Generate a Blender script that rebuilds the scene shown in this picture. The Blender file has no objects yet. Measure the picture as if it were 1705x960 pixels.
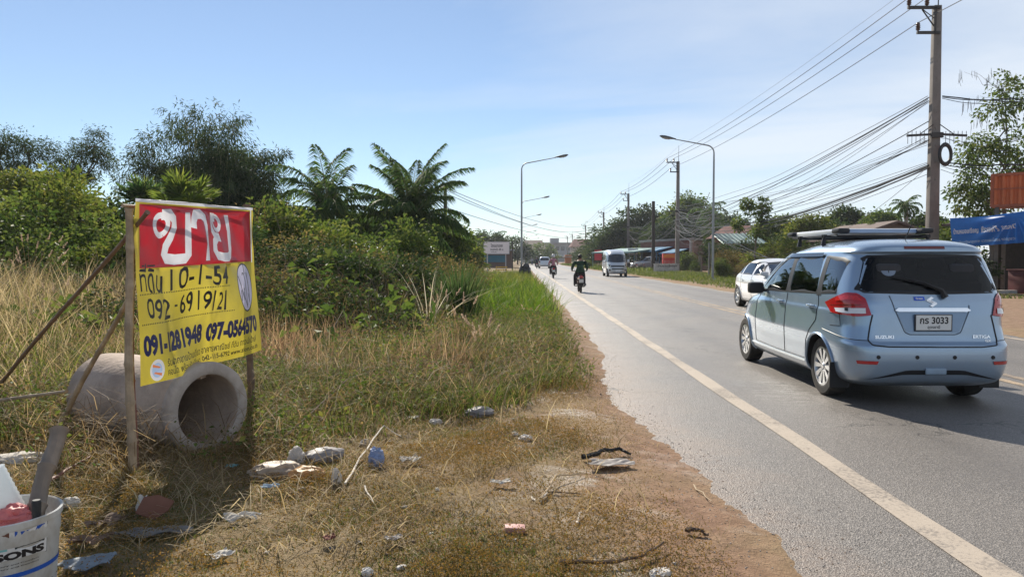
import bpy, bmesh, math, random
import numpy as np
from mathutils import Vector, Matrix, Euler
from mathutils.geometry import delaunay_2d_cdt
R = math.radians
random.seed(11)
rng = np.random.default_rng(11)
scene = bpy.context.scene
COL = scene.collection
# ------------------------------------------------------------------ camera
FPX, PW, PH = 1250.0, 1705.0, 960.0
EYE = Vector((0, 0, 1.45))
YAW, PITCH = math.atan(15.5 / FPX), math.atan(49 / FPX)
cam_d = bpy.data.cameras.new('camera')
cam = bpy.data.objects.new('camera', cam_d)
COL.objects.link(cam)
cam_d.sensor_width = 36
cam_d.lens = 36 * FPX / PW
cam_d.clip_start, cam_d.clip_end = 0.05, 6000
cam.location = EYE
cam.rotation_euler = (R(90) - PITCH, 0, YAW)
scene.camera = cam
# ------------------------------------------------------------------ sky, sun, exposure
SUN_EL, SUN_AZ = R(35), R(-19)          # azimuth from +Y towards +X
world = bpy.data.worlds.new('World')
scene.world = world
world.use_nodes = True
nt = world.node_tree
for n in list(nt.nodes): nt.nodes.remove(n)
out = nt.nodes.new('ShaderNodeOutputWorld')
bg = nt.nodes.new('ShaderNodeBackground')
sky = nt.nodes.new('ShaderNodeTexSky')
sky.sky_type = 'NISHITA'
sky.sun_disc = False
sky.sun_elevation, sky.sun_rotation = SUN_EL, SUN_AZ
sky.air_density, sky.dust_density, sky.ozone_density = 0.9, 0.0, 3.0
sky.altitude = 100
tc = nt.nodes.new('ShaderNodeTexCoord')
sep = nt.nodes.new('ShaderNodeSeparateXYZ')
nt.links.new(tc.outputs['Generated'], sep.inputs[0])
def wm(op, a, b=None, clamp=False):
    n = nt.nodes.new('ShaderNodeMath'); n.operation = op; n.use_clamp = clamp
    for i, v in enumerate((a, b)):
        if v is None: continue
        if isinstance(v, (int, float)): n.inputs[i].default_value = v
        else: nt.links.new(v, n.inputs[i])
    return n.outputs[0]
zz = wm('ADD', wm('MAXIMUM', sep.outputs[2], 0.0), 0.16)
cu, cv = wm('DIVIDE', sep.outputs[0], zz), wm('DIVIDE', sep.outputs[1], zz)
cmb = nt.nodes.new('ShaderNodeCombineXYZ')
nt.links.new(wm('MULTIPLY', cu, 0.55), cmb.inputs[0])
nt.links.new(wm('ADD', wm('MULTIPLY', cv, 1.0), wm('MULTIPLY', cu, 0.35)), cmb.inputs[1])
cn = nt.nodes.new('ShaderNodeTexNoise')
cn.inputs['Scale'].default_value = 0.8; cn.inputs['Detail'].default_value = 7; cn.inputs['Roughness'].default_value = 0.55
cn.inputs['Distortion'].default_value = 0.4
nt.links.new(cmb.outputs[0], cn.inputs['Vector'])
# more cirrus to the right, and a veil low over the horizon
side = wm('MULTIPLY', wm('ADD', sep.outputs[0], 0.04), 1.0)
veil = wm('MULTIPLY', wm('SUBTRACT', 0.24, sep.outputs[2]), 0.75)
cl = wm('ADD', wm('MULTIPLY', wm('ADD', cn.outputs['Fac'], -0.5), 1.9), wm('ADD', side, veil))
cl = wm('ADD', wm('MULTIPLY', cl, 1.5, True), 0.17, True)
cl = wm('MULTIPLY', cl, 0.8)
cmix = nt.nodes.new('ShaderNodeMix'); cmix.data_type = 'RGBA'
nt.links.new(cl, cmix.inputs['Factor'])
nt.links.new(sky.outputs[0], cmix.inputs['A'])
cmix.inputs['B'].default_value = (7.6, 8.1, 8.7, 1)
nt.links.new(cmix.outputs['Result'], bg.inputs['Color'])
bg.inputs['Strength'].default_value = 0.072
nt.links.new(bg.outputs[0], out.inputs['Surface'])
sun_d = bpy.data.lights.new('sun', 'SUN')
sun = bpy.data.objects.new('sun', sun_d)
COL.objects.link(sun)
sun_d.energy, sun_d.angle, sun_d.color = 4.9, R(0.53), (1.0, 0.92, 0.79)
sd = Vector((math.sin(SUN_AZ) * math.cos(SUN_EL), math.cos(SUN_AZ) * math.cos(SUN_EL), math.sin(SUN_EL)))
sun.rotation_euler = sd.to_track_quat('Z', 'Y').to_euler()
sun.location = sd * 50
vs = scene.view_settings
scene.display_settings.display_device = 'sRGB'
vs.view_transform, vs.look, vs.gamma, vs.use_curve_mapping = 'Standard', 'None', 1.0, False
vs.exposure = 0.7
HAZE = 0.0003
scene.cycles.max_bounces = 8
scene.cycles.transparent_max_bounces = 12
scene.cycles.use_denoising = True
scene.cycles.sample_clamp_indirect = 6
# ------------------------------------------------------------------ pixel helpers
CM = Matrix.Translation(EYE) @ Euler((R(90) - PITCH, 0, YAW)).to_matrix().to_4x4()
def ray(px, py):
    return CM.to_3x3() @ Vector(((px - PW / 2) / FPX, -(py - PH / 2) / FPX, -1))
def at(px, py, Y):
    d = ray(px, py); return EYE + d * (Y / d.y)
def gp(px, py, z=0.0):
    d = ray(px, py); return EYE + d * ((z - EYE.z) / d.z)
# ------------------------------------------------------------------ materials
def new_mat(name):
    m = bpy.data.materials.new(name); m.use_nodes = True
    t = m.node_tree
    for n in list(t.nodes): t.nodes.remove(n)
    o = t.nodes.new('ShaderNodeOutputMaterial')
    return m, t, o
def N(t, kind, **kw):
    n = t.nodes.new(kind)
    for k, v in kw.items():
        if hasattr(n, k): setattr(n, k, v)
    return n
def setin(t, n, key, v):
    if v is None: return
    s = n.inputs[key]
    if hasattr(v, 'is_linked'): t.links.new(v, s)
    elif isinstance(v, (tuple, list)) and s.type == 'RGBA' and len(v) == 3: s.default_value = (*v, 1)
    else: s.default_value = v
def noise(t, scale, detail=4, rough=.55, vec=None, dist=0):
    n = N(t, 'ShaderNodeTexNoise')
    setin(t, n, 'Scale', scale); setin(t, n, 'Detail', detail); setin(t, n, 'Roughness', rough); setin(t, n, 'Distortion', dist)
    if vec is not None: t.links.new(vec, n.inputs['Vector'])
    return n.outputs['Fac']
def ramp(t, fac, stops):
    n = N(t, 'ShaderNodeValToRGB')
    e = n.color_ramp.elements
    while len(e) < len(stops): e.new(0.5)
    for el, (p, c) in zip(e, stops):
        el.position = p
        el.color = (*c, 1) if isinstance(c, (tuple, list)) else (c, c, c, 1)
    t.links.new(fac, n.inputs[0])
    return n.outputs[0]
def mixc(t, fac, a, b):
    n = N(t, 'ShaderNodeMix'); n.data_type = 'RGBA'
    setin(t, n, 'Factor', fac); setin(t, n, 'A', a); setin(t, n, 'B', b)
    return n.outputs['Result']
def mth(t, op, a, b=None, clamp=False):
    n = N(t, 'ShaderNodeMath'); n.operation = op; n.use_clamp = clamp
    for i, v in enumerate((a, b)):
        if v is None: continue
        if isinstance(v, (int, float)): n.inputs[i].default_value = v
        else: t.links.new(v, n.inputs[i])
    return n.outputs[0]
def bumpn(t, h, strength=.3, dist=.01):
    n = N(t, 'ShaderNodeBump')
    setin(t, n, 'Strength', strength); setin(t, n, 'Distance', dist)
    t.links.new(h, n.inputs['Height'])
    return n.outputs[0]
MATS = {}
def mat(name, col, rough=.6, metal=0, spec=.5, var=.2, scale=6, bump=0, bscale=None, coat=0, transl=0, dirt=None, dscale=2.0, trans=0, alpha=1, ior=1.45):
    """painted / stone / metal surface whose colour wanders a little with two octaves of noise"""
    if name in MATS: return MATS[name]
    m, t, o = new_mat(name)
    p = N(t, 'ShaderNodeBsdfPrincipled')
    co = N(t, 'ShaderNodeTexCoord').outputs['Object']
    f = noise(t, scale, 5, .6, co)
    c = ramp(t, f, [(.25, tuple(max(0, x * (1 - var)) for x in col)), (.75, tuple(min(1, x * (1 + var)) for x in col))])
    if dirt:
        f2 = noise(t, dscale, 6, .65, co, .6)
        c = mixc(t, ramp(t, f2, [(.45, 0.0), (.68, .8)]), c, dirt)
    setin(t, p, 'Base Color', c); setin(t, p, 'Roughness', rough); setin(t, p, 'Metallic', metal)
    setin(t, p, 'Specular IOR Level', spec); setin(t, p, 'Coat Weight', coat); setin(t, p, 'Coat Roughness', .04)
    setin(t, p, 'Transmission Weight', trans); setin(t, p, 'Alpha', alpha); setin(t, p, 'IOR', ior)
    if bump: setin(t, p, 'Normal', bumpn(t, noise(t, bscale or scale * 4, 4, .6, co), bump, .01))
    s = p.outputs[0]
    if transl:
        tr = N(t, 'ShaderNodeBsdfTranslucent'); setin(t, tr, 'Color', c)
        mx = N(t, 'ShaderNodeMixShader'); setin(t, mx, 0, transl)
        t.links.new(s, mx.inputs[1]); t.links.new(tr.outputs[0], mx.inputs[2]); s = mx.outputs[0]
    t.links.new(s, o.inputs[0])
    MATS[name] = m
    return m
def leafmat(name, cols, transl=.42, rough=.5, cl_scale=.9, tcol=None):
    """leaves: every leaf takes its own tone, and clumps lean to one end of the range"""
    if name in MATS: return MATS[name]
    m, t, o = new_mat(name)
    p = N(t, 'ShaderNodeBsdfPrincipled')
    g = N(t, 'ShaderNodeNewGeometry')
    co = N(t, 'ShaderNodeTexCoord').outputs['Object']
    f = mth(t, 'ADD', mth(t, 'MULTIPLY', g.outputs['Random Per Island'], .6), mth(t, 'MULTIPLY', noise(t, cl_scale, 3, .6, co), .55))
    k = len(cols)
    c = ramp(t, f, [(.08 + .9 * i / (k - 1), cc) for i, cc in enumerate(cols)])
    setin(t, p, 'Base Color', c); setin(t, p, 'Roughness', max(rough, .62)); setin(t, p, 'Specular IOR Level', .12)
    tr = N(t, 'ShaderNodeBsdfTranslucent')
    hs = N(t, 'ShaderNodeHueSaturation'); setin(t, hs, 'Saturation', 1.1); setin(t, hs, 'Value', 1.5); t.links.new(c, hs.inputs['Color'])
    t.links.new(hs.outputs[0], tr.inputs['Color'])
    mx = N(t, 'ShaderNodeMixShader'); setin(t, mx, 0, transl)
    t.links.new(p.outputs[0], mx.inputs[1]); t.links.new(tr.outputs[0], mx.inputs[2])
    t.links.new(mx.outputs[0], o.inputs[0])
    MATS[name] = m
    return m
# ------------------------------------------------------------------ objects
def tag(o, label=None, cat=None, group=None, kind=None):
    if label: o['label'] = label
    if cat: o['category'] = cat
    if group: o['group'] = group
    if kind: o['kind'] = kind
    return o
def thing(name, label, cat, loc=(0, 0, 0), rotz=0, group=None):
    o = bpy.data.objects.new(name, None); COL.objects.link(o)
    o.empty_display_size = .2
    o.location = loc; o.rotation_euler = (0, 0, rotz)
    return tag(o, label, cat, group)
def link(name, me, parent=None):
    o = bpy.data.objects.new(name, me); COL.objects.link(o)
    if parent is not None: o.parent = parent
    return o
def dup(root, loc=None, rotz=None, label=None, scale=None):
    r = root.copy(); COL.objects.link(r)
    if loc is not None: r.location = loc
    if rotz is not None: r.rotation_euler = (0, 0, rotz)
    if scale is not None: r.scale = (scale,) * 3 if isinstance(scale, (int, float)) else scale
    if label: r['label'] = label
    for ch in list(root.children):
        c = ch.copy(); COL.objects.link(c); c.parent = r
        for g in list(ch.children):
            d = g.copy(); COL.objects.link(d); d.parent = c
    return r
def mesh_np(name, V, faces, mats, midx=None, smooth=True):
    """V (n,3); faces: list of (m,k) index arrays"""
    me = bpy.data.meshes.new(name)
    V = np.asarray(V, np.float32)
    faces = [np.asarray(f, np.int32) for f in faces if len(f)]
    me.vertices.add(len(V)); me.vertices.foreach_set('co', V.ravel())
    li = np.concatenate([f.ravel() for f in faces]); tot = np.concatenate([np.full(len(f), f.shape[1], np.int32) for f in faces])
    st = np.concatenate([[0], np.cumsum(tot)[:-1]]).astype(np.int32)
    me.loops.add(len(li)); me.loops.foreach_set('vertex_index', li)
    me.polygons.add(len(tot)); me.polygons.foreach_set('loop_start', st); me.polygons.foreach_set('loop_total', tot)
    if midx is not None: me.polygons.foreach_set('material_index', np.asarray(midx, np.int32))
    me.polygons.foreach_set('use_smooth', np.full(len(tot), smooth))
    for m in (mats if isinstance(mats, (list, tuple)) else [mats]): me.materials.append(m)
    me.update(calc_edges=True); me.validate()
    return me
class MB:
    """collects shapes and links them as ONE mesh object"""
    def __init__(s): s.v, s.f, s.m, s.cur = [], [], [], 0
    def add(s, vs, fs, mi=None):
        b = len(s.v); s.v += [tuple(v) for v in vs]
        for f in fs: s.f.append(tuple(i + b for i in f)); s.m.append(s.cur if mi is None else mi)
    def box(s, c, d, rz=0, rot=None, mi=None, taper=1.0):
        x, y, z = d[0] / 2, d[1] / 2, d[2] / 2
        M = rot if rot is not None else Matrix.Rotation(rz, 3, 'Z')
        vs = [Vector(c) + M @ Vector((sx * x * (taper if sz > 0 else 1), sy * y * (taper if sz > 0 else 1), sz * z)) for sx in (-1, 1) for sy in (-1, 1) for sz in (-1, 1)]
        s.add(vs, [(0, 1, 3, 2), (4, 6, 7, 5), (0, 4, 5, 1), (2, 3, 7, 6), (0, 2, 6, 4), (1, 5, 7, 3)], mi)
    def tube(s, pts, r, n=8, cap=True, mi=None, sx=1.0):
        pts = [Vector(p) for p in pts]
        if not isinstance(r, (list, tuple, np.ndarray)): r = [r] * len(pts)
        vs, fs = [], []
        up = None
        for i, p in enumerate(pts):
            d = (pts[min(i + 1, len(pts) - 1)] - pts[max(i - 1, 0)])
            if d.length < 1e-9: d = Vector((0, 0, 1))
            d.normalize()
            if up is None:
                up = Vector((0, 0, 1)) if abs(d.z) < .9 else Vector((1, 0, 0))
            a = d.cross(up)
            if a.length < 1e-6: a = d.orthogonal()
            a.normalize(); b = a.cross(d).normalized(); up = b
            for k in range(n):
                t = 2 * math.pi * (k + .5) / n
                vs.append(p + a * (math.cos(t) * r[i] * sx) + b * (math.sin(t) * r[i]))
        for i in range(len(pts) - 1):
            for k in range(n):
                fs.append((i * n + k, i * n + (k + 1) % n, (i + 1) * n + (k + 1) % n, (i + 1) * n + k))
        if cap:
            fs.append(tuple(range(n))[::-1]); fs.append(tuple((len(pts) - 1) * n + k for k in range(n)))
        s.add(vs, fs, mi)
    def lathe(s, prof, c=(0, 0, 0), n=24, M=None, mi=None, close=False):
        """prof: (radius, height) pairs about local z, M rotates"""
        M = M or Matrix.Identity(3); c = Vector(c)
        vs = [c + M @ Vector((r * math.cos(2 * math.pi * k / n), r * math.sin(2 * math.pi * k / n), h)) for r, h in prof for k in range(n)]
        fs, L = [], len(prof)
        for i in range(L if close else L - 1):
            j = (i + 1) % L
            for k in range(n):
                fs.append((i * n + k, i * n + (k + 1) % n, j * n + (k + 1) % n, j * n + k))
        s.add(vs, fs, mi)
    def prism(s, poly, h, M=None, c=(0, 0, 0), mi=None):
        """2-D polygon in local xy, extruded along local z from 0 to h"""
        M = M or Matrix.Identity(3); c = Vector(c); n = len(poly)
        vs = [c + M @ Vector((x, y, 0)) for x, y in poly] + [c + M @ Vector((x, y, h)) for x, y in poly]
        fs = [tuple(range(n))[::-1], tuple(range(n, 2 * n))] + [(k, (k + 1) % n, n + (k + 1) % n, n + k) for k in range(n)]
        s.add(vs, fs, mi)
    def grid(s, P, mi=None, flip=False):
        nu, nv = len(P), len(P[0])
        fs = [(i * nv + j, (i + 1) * nv + j, (i + 1) * nv + j + 1, i * nv + j + 1) for i in range(nu - 1) for j in range(nv - 1)]
        if flip: fs = [f[::-1] for f in fs]
        s.add([p for row in P for p in row], fs, mi)
    def mesh(s, name, mats, smooth=None, bevel=0):
        me = bpy.data.meshes.new(name)
        me.from_pydata(s.v, [], s.f)
        for m in (mats if isinstance(mats, (list, tuple)) else [mats]): me.materials.append(m)
        me.polygons.foreach_set('material_index', s.m)
        bm = bmesh.new(); bm.from_mesh(me)
        if bevel:
            bmesh.ops.remove_doubles(bm, verts=bm.verts, dist=1e-5)
            bmesh.ops.bevel(bm, geom=[e for e in bm.edges if len(e.link_faces) == 2 and e.calc_face_angle(0) > R(40)], offset=bevel, segments=2, affect='EDGES', profile=.6, clamp_overlap=True)
        bmesh.ops.recalc_face_normals(bm, faces=bm.faces)
        bm.to_mesh(me); bm.free()
        if smooth is None: smooth = 38
        me.polygons.foreach_set('use_smooth', [True] * len(me.polygons))
        me.set_sharp_from_angle(angle=R(smooth))
        me.update()
        return me
    def build(s, name, mats, parent=None, smooth=None, bevel=0):
        return link(name, s.mesh(name, mats, smooth, bevel), parent)
def rotM(ax, a): return Matrix.Rotation(a, 3, ax)
def frame(z, x=(1, 0, 0)):
    """3x3 whose local z runs along z"""
    z = Vector(z).normalized(); x = Vector(x); x = x - z * x.dot(z)
    if x.length < 1e-5: x = z.orthogonal()
    x.normalize(); y = z.cross(x)
    return Matrix((x, y, z)).transposed()
def text_tris(body, size=1.0, bold=0.0, align='LEFT', sx=1.0, shear=0.0, res=3):
    """(verts2d, tris) of a line of lettering"""
    c = bpy.data.curves.new('lettering', 'FONT'); c.body = body; c.size = size; c.offset = bold; c.align_x = align; c.resolution_u = res; c.shear = shear
    o = bpy.data.objects.new('lettering', c); COL.objects.link(o)
    bpy.context.view_layer.update()
    dg = bpy.context.evaluated_depsgraph_get()
    me = bpy.data.meshes.new_from_object(o.evaluated_get(dg))
    me.calc_loop_triangles()
    vs = [(v.co.x * sx, v.co.y) for v in me.vertices]; ts = [tuple(t.vertices) for t in me.loop_triangles]
    bpy.data.objects.remove(o); bpy.data.curves.remove(c); bpy.data.meshes.remove(me)
    return vs, ts
def fit(vt, x0, y0, x1, y1):
    """stretch lettering into a rectangle"""
    vs, ts = vt
    a = np.array(vs); mn, mx = a.min(0), a.max(0)
    b = (a - mn) / np.maximum(mx - mn, 1e-6) * [x1 - x0, y1 - y0] + [x0, y0]
    return [tuple(p) for p in b], ts
def text_obj(vt, M, c, material, name, parent, lift=0):
    """lettering laid flat on a surface, local xy of M"""
    vs, ts = vt
    me = bpy.data.meshes.new(name)
    me.from_pydata([Vector(c) + M @ Vector((x, y, lift)) for x, y in vs], [], ts)
    me.materials.append(material)
    return link(name, me, parent)
def stroke(pts, w, loop=False):
    """a brush stroke as a strip: (verts2d, quads)"""
    p = np.array(pts, float); n = len(p)
    q = []
    for i in range(n):
        a, b = (p[i - 1], p[(i + 1) % n]) if loop else (p[max(i - 1, 0)], p[min(i + 1, n - 1)])
        d = b - a; d /= max(np.hypot(*d), 1e-9); nn = np.array([-d[1], d[0]])
        ww = w[i] if isinstance(w, (list, tuple)) else w
        q += [p[i] + nn * ww / 2, p[i] - nn * ww / 2]
    fs = [(2 * i, 2 * i + 1, 2 * ((i + 1) % n) + 1, 2 * ((i + 1) % n)) for i in range(n if loop else n - 1)]
    return [tuple(x) for x in q], fs
def arc(cx, cy, rx, ry, a0, a1, n=14):
    return [(cx + rx * math.cos(R(a0 + (a1 - a0) * i / (n - 1))), cy + ry * math.sin(R(a0 + (a1 - a0) * i / (n - 1)))) for i in range(n)]
def layered(outline_grid, layers, nz=None):
    """one sheet cut along the edges of its printing: layers = [(verts2d, polys, mat)], later ones on top -> (verts2d, tris, mats)"""
    P, E, T = [], [], []
    for k, (vs, fs, mi) in enumerate(layers):
        b = len(P); P += [Vector((x, y)) for x, y in vs]; cnt = {}
        for f in fs:
            for i in range(len(f)):
                e = (min(f[i], f[i - 1]), max(f[i], f[i - 1])); cnt[e] = cnt.get(e, 0) + 1
            T += [(k, mi, vs[f[0]], vs[f[i]], vs[f[i + 1]]) for i in range(1, len(f) - 1)]
        E += [(i + b, j + b) for (i, j), c in cnt.items() if c == 1]
    P += [Vector(p) for p in outline_grid]
    ov, oe, of, _a, _b, _c = delaunay_2d_cdt(P, E, [], 0, 1e-6)
    V = np.array([(p.x, p.y) for p in ov]); F = [tuple(f) for f in of if len(f) == 3]
    C = V[np.array(F)].mean(1); own = np.full(len(F), -1)
    for k, mi, a, b, c in T:
        lo, hi = np.minimum(np.minimum(a, b), c), np.maximum(np.maximum(a, b), c)
        q = np.nonzero((C[:, 0] >= lo[0]) & (C[:, 0] <= hi[0]) & (C[:, 1] >= lo[1]) & (C[:, 1] <= hi[1]))[0]
        if not len(q): continue
        cr = lambda u, v: (v[0] - u[0]) * (C[q, 1] - u[1]) - (v[1] - u[1]) * (C[q, 0] - u[0])
        d1, d2, d3 = cr(a, b), cr(b, c), cr(c, a)
        ok = ((d1 >= 0) & (d2 >= 0) & (d3 >= 0)) | ((d1 <= 0) & (d2 <= 0) & (d3 <= 0))
        own[q[ok]] = mi
    keep = own >= 0
    return [tuple(x) for x in V], [f for f, k in zip(F, keep) if k], [int(m) for m in own[keep]]
def wob(x, y, s=1.0, k=0):
    """cheap smooth 2-D noise about 0, +-1"""
    x, y = x * s + 13.7 * k, y * s - 7.1 * k
    return (np.sin(x * 1.7 + 1.3 * np.sin(y * .9 + k)) + np.sin(y * 2.3 + 1.7 * np.sin(x * 1.1 - k)) + .6 * np.sin(x * 4.1 + y * 3.3 + k) + .5 * np.sin(x * 7.7 - y * 6.1)) / 3.1
# ================================================================== GROUND AND ROAD
def sst(a, b, x):
    t = np.clip((x - a) / (b - a), 0, 1); return t * t * (3 - 2 * t)
def bend(y):
    y = np.asarray(y, float); return np.where(y > 150, ((np.maximum(y, 150) - 150) / 200.0) ** 2 * 11.0, 0.0)
def edge_left(y):
    y = np.asarray(y, float)
    return 1.30 - .36 * np.exp(-((y - 8.2) / 2.4) ** 2) + .07 * wob(y, y * 0 + 2, .55, 1) + .035 * wob(y, y * 0, 2.6, 2) + .022 * wob(y, y * 0 + 3, 7.5, 12) + bend(y)
def edge_right(y):
    y = np.asarray(y, float)
    return 9.35 + .22 * wob(y, y * 0 + 5, .3, 3) + .06 * wob(y, y * 0, 1.7, 4) + bend(y)
def gz(x, y):
    x, y = np.asarray(x, float), np.asarray(y, float)
    l = edge_left(y) - x; r = x - edge_right(y)
    d = np.maximum(l, r)                       # distance outside the asphalt, negative on it
    z = np.clip(d * .10, -.035, .04) + .006 * wob(x, y, 9, 13) * np.exp(-(d / .25) ** 2)
    L = sst(.3, 1.6, l)
    z = z + L * (.035 * wob(x, y, 1.3, 5) + .018 * wob(x, y, 3.6, 6)) + sst(4, 14, l) * .35
    z = z + sst(.3, 3, r) * (.03 * wob(x, y, .8, 7) + .05)
    ruts = np.exp(-((x - .62) / .16) ** 2) * np.exp(-((y - 5) / 3.5) ** 2)
    return z - .025 * ruts * L
def ax(*segs):
    return np.unique(np.concatenate([np.arange(a, b, s) for a, b, s in segs]))
gx = ax((-450, -100, 50), (-100, -20, 5), (-20, -5, .5), (-5, 2.2, .05), (2.2, 8.8, 1.1), (8.8, 10.2, .07), (10.2, 22, .5), (22, 120, 5), (120, 451, 55))
gy = ax((-40, 2, 3), (2, 10, .06), (10, 32, .25), (32, 80, .8), (80, 400, 5), (400, 801, 80))
GX, GY = np.meshgrid(gx, gy, indexing='ij')
GZ = gz(GX, GY)
a_, b_ = len(gx), len(gy)
idx = np.arange(a_ * b_).reshape(a_, b_)
quads = np.stack([idx[:-1, :-1], idx[1:, :-1], idx[1:, 1:], idx[:-1, 1:]], -1).reshape(-1, 4)
def ground_mat():
    m, t, o = new_mat('earth')
    p = N(t, 'ShaderNodeBsdfPrincipled')
    co = N(t, 'ShaderNodeTexCoord').outputs['Object']
    n1 = noise(t, .9, 6, .6, co, .3); n2 = noise(t, 7, 6, .7, co); n3 = noise(t, 60, 4, .7, co)
    sp = N(t, 'ShaderNodeSeparateXYZ'); t.links.new(co, sp.inputs[0])
    base = ramp(t, n2, [(.28, (.13, .082, .05)), (.5, (.24, .155, .095)), (.72, (.36, .25, .165))])
    dry = ramp(t, n3, [(.3, (.16, .115, .06)), (.7, (.36, .28, .16))])
    c = mixc(t, ramp(t, n1, [(.42, 0.0), (.6, .8)]), base, dry)
    # pale gravel dust near the road edge, red earth on the trodden shoulder
    dust = mth(t, 'MULTIPLY', ramp(t, noise(t, 1.7, 6, .7, co, .5), [(.52, 0.0), (.64, 1.0)]), mth(t, 'SUBTRACT', 1.0, mth(t, 'MULTIPLY', mth(t, 'ABSOLUTE', mth(t, 'SUBTRACT', sp.outputs[0], .5)), .55), True))
    c = mixc(t, dust, c, ramp(t, n3, [(.3, (.36, .31, .26)), (.7, (.58, .52, .45))]))
    red = mth(t, 'SUBTRACT', 1.0, mth(t, 'MULTIPLY', mth(t, 'ABSOLUTE', mth(t, 'SUBTRACT', sp.outputs[0], 1.0)), 1.7), True)
    c = mixc(t, mth(t, 'MULTIPLY', red, .55), c, ramp(t, n2, [(.3, (.17, .095, .065)), (.7, (.33, .2, .14))]))
    far = mth(t, 'MULTIPLY', mth(t, 'SUBTRACT', sp.outputs[0], 9.0), .6, True)
    olive = mth(t, 'MULTIPLY', mth(t, 'SUBTRACT', .55, sp.outputs[0]), 1.1, True)
    c = mixc(t, mth(t, 'MULTIPLY', olive, mth(t, 'ADD', mth(t, 'MULTIPLY', n1, .9), .1)), c, ramp(t, n3, [(.3, (.095, .072, .036)), (.7, (.24, .18, .095))]))
    c = mixc(t, mth(t, 'MULTIPLY', far, .8), c, ramp(t, n2, [(.3, (.17, .105, .07)), (.7, (.31, .21, .15))]))
    setin(t, p, 'Base Color', c); setin(t, p, 'Roughness', .95); setin(t, p, 'Specular IOR Level', .15)
    h = mth(t, 'ADD', mth(t, 'MULTIPLY', n3, .5), n2)
    setin(t, p, 'Normal', bumpn(t, h, .8, .03))
    t.links.new(p.outputs[0], o.inputs[0])
    return m
ground = link('ground', mesh_np('ground', np.stack([GX, GY, GZ], -1).reshape(-1, 3), [quads], ground_mat()))
tag(ground, kind='structure')
def asphalt_mat():
    m, t, o = new_mat('asphalt')
    p = N(t, 'ShaderNodeBsdfPrincipled')
    co = N(t, 'ShaderNodeTexCoord').outputs['Object']
    sp = N(t, 'ShaderNodeSeparateXYZ'); t.links.new(co, sp.inputs[0])
    mp = N(t, 'ShaderNodeMapping'); mp.inputs['Scale'].default_value = (1.0, .12, 1); t.links.new(co, mp.inputs[0])
    vor = N(t, 'ShaderNodeTexVoronoi'); setin(t, vor, 'Scale', 120); t.links.new(co, vor.inputs['Vector'])
    stone = ramp(t, vor.outputs['Color'], [(.15, (.085, .076, .068)), (.6, (.165, .149, .134)), (.95, (.31, .28, .252))])
    streak = noise(t, 1.3, 5, .6, mp.outputs[0])
    c = mixc(t, ramp(t, streak, [(.35, 0.0), (.7, .42)]), stone, (.19, .17, .15))
    wide = noise(t, .7, 5, .65, co, .3)
    # a tyre-polished, darker wheel track pair in the near lane
    for cx, wd in ((3.35, .38), (4.75, .38), (6.95, .4), (8.2, .4)):
        tr = mth(t, 'SUBTRACT', 1.0, mth(t, 'DIVIDE', mth(t, 'ABSOLUTE', mth(t, 'SUBTRACT', sp.outputs[0], cx)), wd), True)
        c = mixc(t, mth(t, 'MULTIPLY', tr, mth(t, 'MULTIPLY', wide, .8)), c, (.09, .082, .075))
    # blown earth over the left margin
    nd = noise(t, 2.2, 6, .7, co, .4); nf = noise(t, 24, 4, .7, co)
    ed = mth(t, 'SUBTRACT', 1.0, mth(t, 'DIVIDE', mth(t, 'SUBTRACT', sp.outputs[0], .9), 1.5), True)
    du = mth(t, 'MULTIPLY', ramp(t, mth(t, 'ADD', mth(t, 'MULTIPLY', ed, .75), mth(t, 'MULTIPLY', nd, .6)), [(.62, 0.0), (.98, 1.0)]), ramp(t, nf, [(.3, .35), (.6, .95)]))
    c = mixc(t, du, c, ramp(t, nf, [(.3, (.17, .125, .095)), (.7, (.30, .23, .18))]))
    # chalky scrapes
    sc = N(t, 'ShaderNodeMapping'); sc.inputs['Rotation'].default_value = (0, 0, R(38)); sc.inputs['Scale'].default_value = (1.3, 9, 1); t.links.new(co, sc.inputs[0])
    s1 = noise(t, 2.2, 6, .75, sc.outputs[0])
    dx, dy = mth(t, 'SUBTRACT', sp.outputs[0], 2.95), mth(t, 'SUBTRACT', sp.outputs[1], 8.3)
    blob = mth(t, 'SUBTRACT', 1.0, mth(t, 'ADD', mth(t, 'MULTIPLY', mth(t, 'MULTIPLY', dx, dx), 2.6), mth(t, 'MULTIPLY', mth(t, 'MULTIPLY', dy, dy), .8)), True)
    c = mixc(t, mth(t, 'MULTIPLY', blob, ramp(t, s1, [(.5, 0.0), (.66, .8)])), c, (.42, .4, .37))
    # cracks, oil drips and darker repair seams
    dn = N(t, 'ShaderNodeVectorMath'); dn.operation = 'ADD'; t.links.new(co, dn.inputs[0])
    nz = N(t, 'ShaderNodeTexNoise'); setin(t, nz, 'Scale', 2.5); setin(t, nz, 'Detail', 5); t.links.new(co, nz.inputs['Vector']); t.links.new(nz.outputs['Color'], dn.inputs[1])
    ck = N(t, 'ShaderNodeTexVoronoi'); ck.feature = 'DISTANCE_TO_EDGE'; setin(t, ck, 'Scale', .55); t.links.new(dn.outputs[0], ck.inputs['Vector'])
    crack = mth(t, 'MULTIPLY', ramp(t, ck.outputs['Distance'], [(.004, 1.0), (.011, 0.0)]), ramp(t, noise(t, .35, 3, .5, co), [(.47, 0.0), (.6, .8)]))
    c = mixc(t, crack, c, (.035, .033, .032))
    oil = mth(t, 'MULTIPLY', ramp(t, noise(t, 1.1, 6, .7, mp.outputs[0]), [(.55, 0.0), (.75, .55)]), mth(t, 'SUBTRACT', 1.0, mth(t, 'MULTIPLY', mth(t, 'ABSOLUTE', mth(t, 'SUBTRACT', sp.outputs[0], 4.05)), 1.6), True))
    c = mixc(t, oil, c, (.06, .057, .055))
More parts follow.
